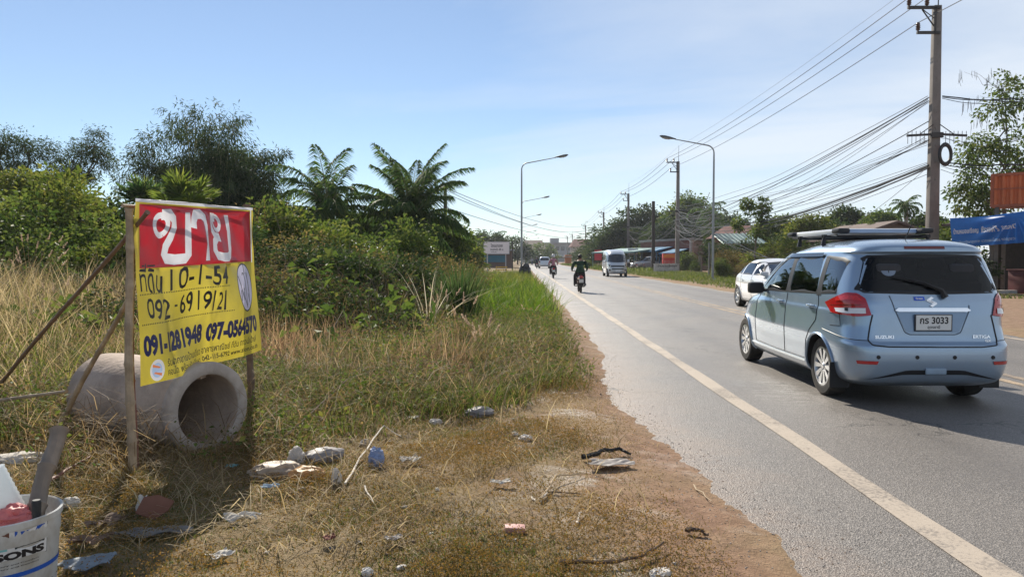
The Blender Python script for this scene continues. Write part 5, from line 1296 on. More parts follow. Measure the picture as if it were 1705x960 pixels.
# ================================================================== MOTORBIKES AND RIDERS
def scooter(label, loc, rotz, col, cat='motorbike', group=None):
    T = thing('motorbike', label, cat, loc, rotz, group)
    bodyc = paint('scooter_' + '_'.join(str(int(c * 99)) for c in col), col, .1, .3)
    for x in (.62, -.62):
        w = MB(); M = frame((0, 1, 0))
        w.lathe([(.21, -.035), (.25, -.045), (.285, -.03), (.295, 0), (.285, .03), (.25, .045), (.21, .035)], (x, 0, .295), 28, M, close=True)
        ty = w.build('wheel', RUBBER, T)
        s = MB(); s.lathe([(.2, -.015), (.215, 0), (.2, .015)], (x, 0, .295), 28, M); s.lathe([(0, -.05), (.05, -.05), (.05, .05), (0, .05)], (x, 0, .295), 12, M)
        for k in range(6):
            a = k * math.pi / 3; s.tube([(x + .04 * math.cos(a), 0, .295 + .04 * math.sin(a)), (x + .205 * math.cos(a), 0, .295 + .205 * math.sin(a))], .012, 5)
        s.build('rim', ALLOY, ty)
    b_ = MB()
    P = [(-.92, .74, .07), (-.75, .73, .115), (-.5, .70, .14), (-.2, .60, .14), (.05, .50, .12), (.25, .52, .10)]
    sec = []
    for x, z, hw in P:
        h = .12 if x < -.6 else .17
        sec.append([(x, hw * math.cos(a), z + h * math.sin(a) * (.7 if math.sin(a) > 0 else 1)) for a in np.linspace(0, 2 * math.pi, 15)])
    b_.grid(sec); b_.add([sec[0][k] for k in range(14)], [tuple(range(14))])
    b_.build('body_cowl', bodyc, T, 60)
    ls = MB()
    ls.grid([[(.30 + .16 * u + .05 * math.cos(v * 1.5), v * (.20 - .05 * abs(u - .5)), .36 + .52 * u) for v in np.linspace(-1, 1, 9)] for u in np.linspace(0, 1, 7)])
    ls.grid([[(.34 + .16 * u + .05 * math.cos(v * 1.5), v * (.20 - .05 * abs(u - .5)), .36 + .52 * u) for v in np.linspace(-1, 1, 9)] for u in np.linspace(0, 1, 7)])
    ls.build('leg_shield', bodyc, T, 60)
    se = MB()
    se.grid([[(x, .13 * math.cos(a), z + .05 * max(math.sin(a), -.3)) for a in np.linspace(-.3, math.pi + .3, 9)] for x, z in [(-.80, .84), (-.6, .83), (-.35, .78), (-.12, .75), (.02, .72)]])
    se.build('seat', mat('vinyl_seat', (.02, .02, .022), .5), T, 60)
    f = MB()
    f.tube([(.62, .07, .295), (.42, .06, .80), (.36, 0, .95)], .025, 7); f.tube([(.62, -.07, .295), (.42, -.06, .80), (.36, 0, .95)], .025, 7)
    f.tube([(-.62, .1, .295), (-.2, .1, .35), (.1, .06, .36)], .035, 7); f.tube([(-.62, .1, .32), (-.6, .12, .62)], .028, 7); f.tube([(-.62, -.1, .32), (-.6, -.12, .62)], .028, 7)
    f.box((-.05, 0, .32), (.42, .2, .16)); f.tube([(.0, .26, .30), (.0, -.26, .30)], .014, 6); f.tube([(-.45, .24, .33), (-.45, -.24, .33)], .012, 6)
    f.build('frame', BLACK, T)
    ex = MB(); ex.tube([(.05, -.12, .26), (-.35, -.16, .27), (-.45, -.17, .30), (-.92, -.19, .40)], [.018, .022, .045, .05], 8); ex.build('exhaust', mat('exhaust', (.1, .1, .1), .4, metal=.6), T)
    hb = MB(); hb.tube([(.24, .36, 1.0), (.32, .2, .99), (.37, 0, .96), (.32, -.2, .99), (.24, -.36, 1.0)], .015, 7); hd = hb.build('handlebar', BLACK, T)
    hc = MB(); hc.box((.40, 0, .97), (.16, .26, .14)); hc.build('headlamp_cowl', bodyc, hd, bevel=.04)
    for s_ in (1, -1):
        mr = MB(); mr.tube([(.32, s_ * .2, .99), (.33, s_ * .28, 1.16)], .006, 5); mr.prism([(.06 * math.cos(a), .04 * math.sin(a)) for a in np.linspace(0, 6.0, 12)], .015, frame((-1, 0, .1), (0, 1, 0)), (.33, s_ * .30, 1.19)); mr.build('mirror', BLACK, hd)
    tl = MB(); tl.box((-.95, 0, .74), (.07, .17, .10)); tl.build('tail_light', LENS_R, T, bevel=.02)
    mg = MB(); mg.box((-.93, 0, .50), (.02, .16, .36), rot=rotM('Y', R(-18))); mg.build('rear_mudguard', BLACK, T, bevel=.004)
    pl = MB(); pl.box((-.975, 0, .56), (.008, .2, .16), rot=rotM('Y', R(-14))); pl.build('number_plate', mat('plate_white', (.72, .72, .70)), T)
    fm = MB(); fm.grid([[(.62 + .325 * math.cos(a), v * .06, .295 + .325 * math.sin(a)) for v in (-1, 0, 1)] for a in np.linspace(.3, 2.6, 10)]); fm.build('front_mudguard', bodyc, T)
    return T
def skin_mesh(name, joints, bones, mats, pick, sub=2):
    """grow one continuous figure over a skeleton of joints (position, radii)"""
    me = bpy.data.meshes.new(name)
    names = list(joints); ix = {n: i for i, n in enumerate(names)}
    me.from_pydata([joints[n][0] for n in names], [(ix[a], ix[c]) for a, c in bones], [])
    ob = bpy.data.objects.new(name, me); COL.objects.link(ob)
    md = ob.modifiers.new('skin', 'SKIN'); md.use_smooth_shade = True
    for n in names:
        v = me.skin_vertices[0].data[ix[n]]; r = joints[n][1]
        v.radius = r if isinstance(r, tuple) else (r, r)
        v.use_root = (n == names[0])
    s = ob.modifiers.new('sub', 'SUBSURF'); s.levels = s.render_levels = sub
    bpy.context.view_layer.update()
    m2 = bpy.data.meshes.new_from_object(ob.evaluated_get(bpy.context.evaluated_depsgraph_get()))
    bpy.data.objects.remove(ob); bpy.data.meshes.remove(me)
    m2.name = name; m2.materials.clear()
    for m in mats: m2.materials.append(m)
    for p in m2.polygons: p.material_index = pick(p.center); p.use_smooth = True
    return m2
SKIN = mat('skin', (.30, .17, .11), .6, var=.1)
HAIR = mat('hair', (.012, .01, .01), .6)
def rider(label, loc, rotz, shirt, trousers, helmet, bulk=1.0, hair=True, shirt2=None, group=None):
    """seated on a motorbike, hands on the grips, feet on the pegs"""
    T = thing('person', label, 'person', loc, rotz, group)
    k = bulk
    J = {'hip': ((-.30, 0, .90), (.15 * k, .19 * k)), 'waist': ((-.28, 0, 1.08), (.135 * k, .17 * k)), 'chest': ((-.20, 0, 1.28), (.14 * k, .20 * k)), 'collar': ((-.15, 0, 1.42), (.09, .13)), 'neck': ((-.12, 0, 1.50), .058), 'jaw': ((-.10, 0, 1.58), (.085, .075)), 'head': ((-.09, 0, 1.67), (.105, .09)), 'crown': ((-.095, 0, 1.745), (.07, .06))}
    Bn = [('hip', 'waist'), ('waist', 'chest'), ('chest', 'collar'), ('collar', 'neck'), ('neck', 'jaw'), ('jaw', 'head'), ('head', 'crown')]
    for s, n in ((1, 'l'), (-1, 'r')):
        J['sh' + n] = ((-.15, s * .20 * k, 1.39), .072 * k); J['el' + n] = ((.0, s * (.23 + .09 * k), 1.15), .052 * k); J['wr' + n] = ((.19, s * .35, 1.03), .034); J['ha' + n] = ((.25, s * .33, 1.015), (.03, .042)); J['fi' + n] = ((.285, s * .31, .99), (.022, .04))
        J['th' + n] = ((-.18, s * .13, .86), .105 * k); J['kn' + n] = ((.17, s * .22, .80), .068); J['ca' + n] = ((.11, s * .23, .58), .06); J['an' + n] = ((.02, s * .235, .385), .042); J['to' + n] = ((.16, s * .25, .335), (.034, .045)); J['he' + n] = ((-.05, s * .235, .335), .036)
        Bn += [('collar', 'sh' + n), ('sh' + n, 'el' + n), ('el' + n, 'wr' + n), ('wr' + n, 'ha' + n), ('ha' + n, 'fi' + n), ('hip', 'th' + n), ('th' + n, 'kn' + n), ('kn' + n, 'ca' + n), ('ca' + n, 'an' + n), ('an' + n, 'to' + n), ('an' + n, 'he' + n)]
    def pick(c):
        if c.z > 1.475: return 2
        if c.x > .21 and abs(c.y) > .27 and c.z > .93: return 2
        if c.z < .40: return 3
        if c.z < .97 and not (abs(c.y) > .30 and c.z > .9): return 1
        return 0
    me = skin_mesh('body', J, Bn, [shirt, trousers, SKIN, mat('shoe', (.03, .025, .022), .6)], pick)
    bo = link('body', me, T)
    h = MB(); c = Vector((-.10, 0, 1.665))
    if helmet is not None:
        h.lathe([(.0, .165), (.07, .15), (.12, .105), (.14, .04), (.138, -.03), (.125, -.08), (.118, -.075)], c, 24)
        h.build('helmet', helmet, T, 60)
    else:
        h.grid([[c + Vector((.118 * math.cos(v) * math.cos(u) * 1.05 - .012, .103 * math.cos(v) * math.sin(u), .118 * math.sin(v) + .008)) for v in np.linspace(-.75 if abs(u - math.pi) < 1.6 else .25, 1.57, 8)] for u in np.linspace(.0, 2 * math.pi, 25)])
        h.build('hair', HAIR, T, 60)
    return T
p = gp(968, 488); bike = scooter('red tailed motorbike carrying the rider in dark green', (p.x, p.y + .95, .0), R(90), (.35, .02, .03)); bike.scale = (.93,) * 3
bike_rider = rider('person in a dark green jacket riding the red tailed motorbike away', (p.x, p.y + .95, 0), R(90), mat('green_jacket', (.025, .06, .035), .8, var=.2), mat('dark_trousers', (.025, .025, .03), .85), None, 1.34); bike_rider.scale = (.93,) * 3
p = gp(922, 463.5); scooter('dark motorbike carrying the rider in pink', (p.x, p.y + .95, .0), R(90), (.02, .03, .05))
rider('person in a pink top and pale helmet riding away in front of the far cars', (p.x, p.y + .95, 0), R(90), mat('pink_top', (.42, .18, .22), .85, var=.15), mat('dark_trousers', (.025, .025, .03), .85), mat('pale_helmet', (.55, .55, .56), .25, coat=.5), 1.0)
p = gp(894, 447.5); scooter('dark motorbike just left of the far silver car', (p.x, p.y + .95, .0), R(90), (.02, .02, .03))
rider('person in dark clothes riding beside the far silver car', (p.x, p.y + .95, 0), R(90), mat('navy_top', (.02, .025, .05), .85), mat('dark_trousers', (.025, .025, .03), .85), mat('dark_helmet', (.03, .03, .035), .25), 1.1)
p = gp(886, 442); scooter('tiny motorbike furthest down the left lane', (p.x, p.y + .95, .0), R(-90), (.05, .06, .1))
rider('tiny person on the furthest motorbike of the left lane', (p.x, p.y + .95, 0), R(-90), mat('pale_shirt', (.35, .35, .4), .85), mat('dark_trousers', (.025, .025, .03), .85), mat('dark_helmet', (.03, .03, .035), .25), 1.0)
# ================================================================== FOR-SALE BANNER ON BAMBOO POSTS
def vinyl(name, col, transl=.42, rough=.35):
    return mat(name, col, rough, spec=.5, var=.1, scale=4, transl=transl, dirt=tuple(.75 * c + .03 for c in col), dscale=3)
V_RED, V_YEL, V_WHT = vinyl('banner_red', (.50, .015, .03)), vinyl('banner_yellow', (.64, .52, .06)), vinyl('banner_white', (.78, .78, .82))
V_BLK, V_NAVY, V_LIL, V_LOGO, V_ORG = vinyl('banner_black', (.012, .012, .014), .15), vinyl('banner_navy', (.012, .015, .09), .2), vinyl('banner_lilac', (.70, .66, .82)), vinyl('banner_pale_blue', (.45, .6, .85)), vinyl('banner_orange', (.8, .25, .1))
BM = [V_YEL, V_RED, V_WHT, V_BLK, V_NAVY, V_LIL, V_LOGO, V_ORG]
BW, BH = 1.95, 1.26
rect = lambda x0, y0, x1, y1: ([(x0, y0), (x1, y0), (x1, y1), (x0, y1)], [(0, 1, 2, 3)])
L = [(*rect(0, 0, BW, BH), 0), (*rect(.05, .79, BW - .06, BH - .035), 1), (*rect(.0, BH - .022, BW, BH), 2), (*rect(BW - .055, .78, BW - .035, BH), 2)]
# the word in thick looped strokes
wS = .076
kho = arc(.315, 1.085, .072, .07, -60, 300, 22)
L += [(*stroke(kho, .044, False), 2)]
L += [(*stroke([(.32, 1.16), (.40, 1.165), (.455, 1.13), (.468, 1.07), (.44, 1.0), (.405, .94), (.395, .885), (.42, .852), (.52, .842), (.63, .848), (.66, .875), (.665, 1.0), (.663, 1.185)], wS), 2)]
L += [(*stroke([(.735, 1.07), (.745, 1.13), (.80, 1.175), (.87, 1.178), (.935, 1.15), (.955, 1.09), (.957, .95), (.957, .82)], wS), 2)]
L += [(*stroke(arc(1.245, 1.115, .062, .056, -80, 280, 20), .036), 2), (*stroke([(1.24, 1.16), (1.16, 1.165), (1.11, 1.12), (1.11, 1.06), (1.17, 1.01), (1.26, 1.0)], .07), 2)]
L += [(*stroke([(1.2, 1.01), (1.135, .965), (1.12, .90), (1.15, .855), (1.24, .842), (1.38, .842), (1.445, .86), (1.46, .91), (1.462, 1.05), (1.462, 1.185)], wS * .95), 2)]
L += [(*rect(.08, .80, .12, .812), 3), (*rect(.16, .80, .27, .812), 3)]
L += [(*fit(text_tris('ที่ดิน', bold=.012), .05, .615, .38, .81), 3), (*fit(text_tris('10-1-54', bold=.014), .47, .63, 1.30, .785), 3)]
L += [(*fit(text_tris('092', bold=.012), .13, .43, .46, .575), 3), (*fit(text_tris('-', bold=.02), .53, .50, .58, .515), 3), (*fit(text_tris('6919121', bold=.012), .62, .43, 1.27, .585), 3)]
L += [(*fit(text_tris('091-1281948', bold=.055), .04, .185, .93, .335), 4), (*fit(text_tris('097-0564570', bold=.055), 1.0, .175, 1.87, .33), 4)]
L += [(*fit(text_tris('รับฝากขายบ้านเดี่ยว อาคารพาณิชย์ ที่ดิน ทาวน์เฮ้าส์', bold=.01), .33, .095, 1.82, .155), 3)]
L += [(*fit(text_tris('คอนโด พร้อมรับปรึกษา', bold=.01), .33, .03, .90, .085), 3), (*fit(text_tris('042-115-6792 www.zion.co.th', bold=.02), .94, .035, 1.85, .075), 3)]
def shaky(l):
    return ([(x + .007 * math.sin(31 * y + 9 * x) + .004 * math.sin(70 * x), y + .012 * math.sin(8.3 * x + 1) + .006 * math.sin(27 * x + 19 * y)) for x, y in l[0]], l[1], l[2])
L = [shaky(l) if (l[2] == 3 and len(l[0]) > 8 and min(q[1] for q in l[0]) > .40) else l for l in L]
for y, x1 in ((.607, 1.36), (.402, 1.42)):
    for k in range(int((x1 - .04) / .024)): L.append((*rect(.04 + k * .024, y, .052 + k * .024, y + .009), 3))
ov = arc(1.685, .575, .165, .20, 0, 352, 40)
L += [(ov, [tuple(range(40))], 5), (*stroke(arc(1.685, .575, .165, .20, 0, 351, 40), .013, True), 3)]
for s_ in ([(1.56, .68), (1.585, .60), (1.63, .47)], [(1.575, .56), (1.56, .47)], [(1.65, .68), (1.66, .70), (1.685, .69), (1.70, .63), (1.70, .42)], [(1.70, .40), (1.64, .50), (1.632, .55), (1.645, .575), (1.655, .555)], [(1.745, .70), (1.765, .60), (1.77, .50), (1.765, .44), (1.74, .52)], [(1.70, .69), (1.70, .78)]):
    L.append((*stroke(s_, .013), 3))
L += [(arc(.19, .085, .09, .075, 0, 345, 20), [tuple(range(20))], 2), (arc(.185, .085, .062, .052, 0, 345, 20), [tuple(range(20))], 6), (*stroke([(.13, .12), (.22, .10), (.15, .07), (.24, .05)], .02), 7)]
gridp = [(BW * i / 60, BH * j / 40) for i in range(61) for j in range(41)]
v2, tr, ms = layered(gridp, L)
TL, TR_, BL, BR = at(222, 330, 4.93), at(417, 346, 6.86), at(230, 643, 4.93), at(432, 582, 6.86)
bn = (TR_ - TL).cross(BL - TL).normalized()
if bn.x < 0: bn = -bn
def bpos(u, v):
    a, b_ = u / BW, v / BH
    p = (BL * (1 - a) + BR * a) * (1 - b_) + (TL * (1 - a) + TR_ * a) * b_
    edge = 4 * a * (1 - a)
    d = .028 * math.sin(7.0 * a + 5.5 * b_ + .6) * (.35 + edge) + .010 * math.sin(21 * a - 11 * b_ + 1.3) * edge + .009 * math.exp(-((a - .44 - .12 * (1 - b_)) / .018) ** 2) + .007 * math.exp(-((a - .7 + .2 * (1 - b_)) / .015) ** 2) \
        + .008 * math.sin(38 * (a + .55 * b_)) * max(0, b_ - .45) * 1.6 - .009 * math.exp(-((a - .25 + .1 * b_) / .02) ** 2)
    sag = -.012 * (.5 - .5 * math.cos(4 * math.pi * a)) * (1 - b_)
    return p + bn * (d + .01) + Vector((0, 0, sag))
T = thing('sale_banner', 'red and yellow banner with big Thai lettering and phone numbers, hung between bamboo posts', 'banner', (0, 0, 0))
me = bpy.data.meshes.new('sheet')
me.from_pydata([bpos(x, y) for x, y in v2], [], tr)
for m_ in BM: me.materials.append(m_)
me.polygons.foreach_set('material_index', ms); me.polygons.foreach_set('use_smooth', [True] * len(me.polygons))
T.location = TL.x, TL.y, 0
sh = link('sheet', me, T); sh.location = (-TL.x, -TL.y, 0)
BAMB = mat('dry_bamboo', (.38, .285, .19), .6, var=.35, scale=12, dirt=(.2, .15, .1), dscale=6)
GREYW = mat('weathered_wood', (.14, .10, .075), .85, var=.4, scale=14, bump=.4)
def bamboo_pole(mb, a, b, r0, r1, nodes=9):
    a, b = Vector(a), Vector(b); pts, rr = [], []
    for i in range(nodes):
        for f_, k in ((0, 1.0), (.42, .92), (.84, .96), (.93, 1.18)):
            t = (i + f_) / nodes; pts.append(a.lerp(b, t) + Vector((.006 * math.sin(9 * t), .006 * math.cos(7 * t), 0))); rr.append((r0 + (r1 - r0) * t) * k)
    mb.tube(pts, rr, 9)
def stick(name, label, cat, a, b, r0, r1, m, group=None, nodes=9):
    mb = MB(); bamboo_pole(mb, a, b, r0, r1, nodes); return tag(mb.build(name, m), label, cat, group)
g0 = gp(220, 800); back = -bn * .035
stick('bamboo_post', 'pale front bamboo post carrying the left edge of the banner', 'post', (TL.x - .035, 4.90, -.25), (TL.x - .035, 4.93, 1.80), .031, .026, BAMB, nodes=8)
stick('bamboo_post', 'thin brown pole standing close behind the pale left post of the banner', 'post', (TL.x - .06, 5.0, -.2), (TL.x - .075, 5.02, 1.70), .02, .017, mat('red_bamboo', (.20, .085, .06), .6, var=.3, scale=12))
stick('bamboo_post', 'brown bamboo post carrying the right edge of the banner', 'post', (TR_.x - .02, 6.87, -.2), (TR_.x - .05, 6.89, 1.97), .034, .028, GREYW, nodes=8)
p1, p2 = TL - Vector((.03, -.0, .05)), TR_ + Vector((-.03, .0, -.05))
stick('bamboo_rail', 'thin rail along the top edge of the banner', 'pole', p1 + Vector((-.03, -.03, .0)), p2 + Vector((-.02, .03, .0)), .012, .010, BAMB)
g = gp(-60, 690); stick('bamboo_brace', 'long dark brace slanting from the banner top down to the left', 'pole', (g.x, g.y, -.1), at(247, 350, 4.86), .018, .015, mat('dark_bamboo', (.18, .115, .075), .6, var=.3, scale=10), nodes=12)
g = gp(68, 745); stick('bamboo_brace', 'shorter brace slanting from the middle of the left banner post to the ground', 'pole', (g.x, g.y, -.1), at(222, 478, 4.99), .021, .017, BAMB, nodes=9)
stick('bamboo_brace', 'nearly level pole tied to the shorter brace at the left edge', 'pole', at(-60, 674, 6.0), at(112, 651, 5.55), .017, .012, BAMB, nodes=6)
# ================================================================== CONCRETE PIPE
CONC = mat('old_concrete', (.45, .36, .295), .9, var=.25, scale=4, bump=.8, bscale=26, dirt=(.27, .21, .165), dscale=2.6)
fc_ = at(349, 682, 5.62); ax_ = Vector((.86, -.51, .0)).normalized()
from mathutils import noise as mnoise
T = thing('concrete_pipe', 'big weathered concrete pipe lying in the grass under the banner', 'pipe', (fc_.x, fc_.y, .315), 0)
m = MB(); M = frame(ax_)
m.lathe([(.262, -1.36), (.335, -1.36), (.345, -1.2), (.342, -.6), (.345, -.12), (.345, -.03), (.338, -.008), (.325, 0), (.275, 0), (.266, -.008), (.262, -.03), (.262, -.6)], (0, 0, 0), 64, M, close=True)
def chip(mb, amp, lim):
    mb.v = [tuple(Vector(v) + Vector(v).normalized() * (amp * mnoise.noise(Vector(v) * 9) - (.022 * max(0, mnoise.noise(Vector(v) * 14 + Vector((5, 1, 2))) - .33) / .3 if (Vector(v).dot(ax_) > lim) else 0))) for v in mb.v]
chip(m, .003, 9)
m.build('barrel', CONC, T, 50)
m = MB(); m.lathe([(.345, -.075), (.353, -.07), (.356, -.035), (.350, -.004), (.338, .004), (.272, .004), (.262, -.006)], (0, 0, 0), 96, M); chip(m, .002, 9); m.build('rim', mat('rim_concrete', (.40, .355, .32), .9, var=.2, scale=6, bump=.6, bscale=30, dirt=(.2, .16, .13)), T, 50)
m = MB(); m.lathe([(0, -1.15), (.262, -1.15)], (0, 0, 0), 40, M); m.build('earth_plug', mat('dark_earth', (.07, .045, .035), .95, var=.4, bump=.8), T)
m = MB(); q = M @ Vector((.0, 0, -.12)); m.box((ax_.x * -.1, ax_.y * -.1, .24), (.05, .09, .03)); m.build('lifting_stub', CONC, T, bevel=.01)
# ================================================================== BUCKET AND WHAT STANDS IN IT
bc = Vector((at(90, 840, 3.0).x - .223, 3.0, 0.0)); zb = float(gz(bc.x, bc.y)); rimz = .425
T = thing('paint_bucket', 'white plastic paint bucket with a blue band and printed label in the corner', 'bucket', (bc.x, bc.y, zb), 0)
BK = mat('bucket_plastic', (.60, .60, .58), .4, var=.06, dirt=(.34, .29, .22), dscale=4, transl=.12)
h_ = rimz - zb
m = MB(); m.lathe([(0, .006), (.178, .006), (.185, .0), (.190, .02), (.208, h_ * .72), (.212, h_ * .74), (.213, h_ - .03), (.221, h_ - .028), (.223, h_ - .004), (.218, h_), (.211, h_ - .004), (.203, h_ - .04), (.175, .03), (0, .03)], (0, 0, 0), 56)
m.build('pail', BK, T, 40)
def on_bucket(a, z, off=.002):
    r = np.interp(z, [.02, h_ * .72, h_], [.190, .208, .213]) + off
    return Vector((r * math.sin(a), -r * math.cos(a), z))          # a = 0 faces the camera side
def bucket_layer(layers, z0, name, mats_):
    g_ = [(x / 100, y / 100) for x in range(-60, 61, 3) for y in range(-9, 40, 3)]
    v2, tr, ms = layered(g_, layers)
    me = bpy.data.meshes.new(name); me.from_pydata([on_bucket(x / .2 + .52, y + z0) for x, y in v2], [], tr)
    for q in mats_: me.materials.append(q)
    me.polygons.foreach_set('material_index', ms)
    return link(name, me, T)
PB, PK_, PWH, PTE, PBR, PGN = mat('label_blue', (.015, .09, .42), .4), mat('label_black', (.015, .015, .02), .4), mat('label_white', (.66, .66, .65), .4), mat('label_teal', (.2, .5, .5), .4), mat('label_brown', (.14, .06, .04), .4), mat('label_dark', (.03, .045, .05), .4)
band = lambda y0, y1: ([(-.45 + .02 * k, y) for k in range(46) for y in (y0, y1)], [(2 * k, 2 * k + 2, 2 * k + 3, 2 * k + 1) for k in range(45)])
lay = [(*band(-.03, -.012), 0), (*band(.172, .186), 0), (*rect(-.06, .035, .185, .162), 2)]
lay += [(*rect(.062, .085, .172, .156), 0), (*rect(.062, .085, .172, .112), 5), ([(.08, .128), (.11, .150), (.14, .156), (.125, .122)], [(0, 1, 2, 3)], 2), ([(.062, .088), (.10, .122), (.13, .112), (.172, .130), (.172, .088)], [(0, 1, 2, 3, 4)], 5), ([(.145, .138), (.172, .152), (.172, .128)], [(0, 1, 2)], 2),
        (*rect(-.04, .085, .045, .156), 4), ([(.0, .09), (.03, .14), (.045, .11), (.045, .085), (0, .085)], [(0, 1, 2, 3, 4)], 2), (*rect(-.02, .085, .038, .098), 3),
        (*fit(text_tris('SEASONS', bold=.06), -.121, .046, .172, .078), 1), (*rect(-.06, .035, .185, .0365), 1), (*rect(.184, .035, .186, .162), 1)]
for k, y in enumerate((.022, .01)): lay.append((*fit(text_tris('by Power for Luxury and Comfort', bold=.005), -.12, y, .15, y + .007), 1))
bucket_layer(lay, (h_ - .19), 'label_print', [PB, PK_, PWH, PTE, PBR, PGN])
a = at(55, 868, 3.02); b_ = at(97, 712, 3.32)
stick('bamboo_stake', 'thick grey bamboo stake leaning out of the paint bucket', 'stake', a - (b_ - a) * .22, b_, .033, .036, mat('grey_bamboo', (.24, .185, .14), .65, var=.25, scale=12, dirt=(.12, .1, .08)), nodes=3)
T = thing('plastic_cup', 'clear ribbed plastic tub upside down in the paint bucket', 'plastic tub', tuple(at(2, 850, 3.04)), 0)
m = MB(); Mt = frame(Vector((-.12, -.05, .45)))
m.lathe([(.085 - .0011 * k + (.003 if k % 2 else 0), -.03 + .011 * k) for k in range(20)] + [(.0, .19)], (0, 0, 0), 28, Mt); m.build('cup_wall', mat('cloudy_plastic', (.72, .76, .78), .25, var=.05, transl=.6), T, 60)
from mathutils import noise as mnoise
def crumple(name, label, cat, loc, size, m, seed, flat=.5, rotz=0, group=None, res=4):
    """crumpled bag or rag"""
    r_ = np.random.default_rng(seed)
    bm = bmesh.new(); bmesh.ops.create_icosphere(bm, subdivisions=res, radius=1)
    dirs = nrm(r_.normal(size=(26, 3))); amp = r_.uniform(.1, .5, 26)
    for v in bm.verts:
        d = np.array(v.co); q = Vector((d[0] * size[0], d[1] * size[1], d[2] * size[2])) / max(size) * 1.5; q = Vector((q.x * .7 + .6 * q.z, q.y * 1.9 - .5 * q.x, q.z * 2.2)) + Vector((seed * 3.1, seed, 0))
        k = .86 - .5 * max(np.max((dirs @ d - .80) * amp * 4), 0) + .30 * (1 - 2 * abs(mnoise.noise(q))) * .6 + .13 * (1 - 2 * abs(mnoise.noise(q * 2.3))) * .6 + .03 * mnoise.noise(q * 6)
        v.co = Vector((d[0] * size[0] * k, d[1] * size[1] * k, max(d[2], -.45) * size[2] * k))
    me = bpy.data.meshes.new(name); bm.to_mesh(me); bm.free(); me.materials.append(m)
    me.polygons.foreach_set('use_smooth', [True] * len(me.polygons)); me.set_sharp_from_angle(angle=R(28))
    o = link(name, me); o.location = loc; o.rotation_euler = (0, 0, rotz)
    return tag(o, label, cat, group)
def sheetlet(name, label, cat, loc, size, m, seed, rotz=0, curl=.3, group=None, tilt=0, up=.0):
    r_ = np.random.default_rng(seed); n = 14
    ph = r_.uniform(0, 6, 6)
    mb = MB(); G = []
    for i in range(n):
        row = []
        for j in range(n):
            u, v = i / (n - 1) - .5, j / (n - 1) - .5
            k = 1 + .16 * math.sin(6 * v + ph[0]) * (abs(u) > .3) ; q = 1 + .18 * math.sin(7 * u + ph[1])
            z = curl * size[0] * (.22 * abs(math.sin(5 * u + 3 * v + ph[2])) + .16 * abs(math.sin(9 * v - 4 * u + ph[3])) + .5 * u * u * (math.sin(ph[4]) + .6))
            row.append((u * size[0] * k, v * size[1] * q, z + .006))
        G.append(row)
    mb.grid(G); G2 = [[(x, y, z - .003) for x, y, z in row] for row in G]; mb.grid(G2, flip=True)
    o = mb.build(name, m, None, 30); o.location = Vector(loc) + Vector((0, 0, up)); o.rotation_euler = (tilt, 0, rotz)
    return tag(o, label, cat, group)
def plastic(name, col, transl=.4, rough=.5): return mat(name, col, rough, var=.15, scale=9, transl=transl, dirt=tuple(c * .6 for c in col), dscale=7)
PL_W, PL_T, PL_B, PL_G, PL_O = plastic('white_film', (.58, .55, .52)), plastic('tan_film', (.52, .42, .32)), plastic('blue_film', (.30, .38, .58)), plastic('grey_film', (.36, .34, .34)), plastic('orange_film', (.58, .34, .14))
PAPER = mat('paper', (.55, .52, .47), .8, var=.1, transl=.15)
FOAM = mat('foam', (.56, .53, .49), .85, var=.1, bump=.3)
crumple('plastic_bag', 'red and white crumpled bag inside the paint bucket', 'plastic bag', at(22, 862, 3.0), (.075, .07, .06), plastic('pinkish_film', (.72, .25, .25)), 31)
m = MB(); q = at(61, 852, 2.96); m.lathe([(0, .0), (.016, 0), (.018, .09), (.014, .10), (0, .10)], q - Vector((0, 0, .05)), 16); tag(m.build('black_tube', BLACK), 'short black tube standing in the paint bucket beside the stake', 'tube')
def G(px, py, up=.0):
    p = gp(px, py)
    for _ in range(3): p = gp(px, py, float(gz(p.x, p.y)))
    return Vector((p.x, p.y, float(gz(p.x, p.y)) + up))
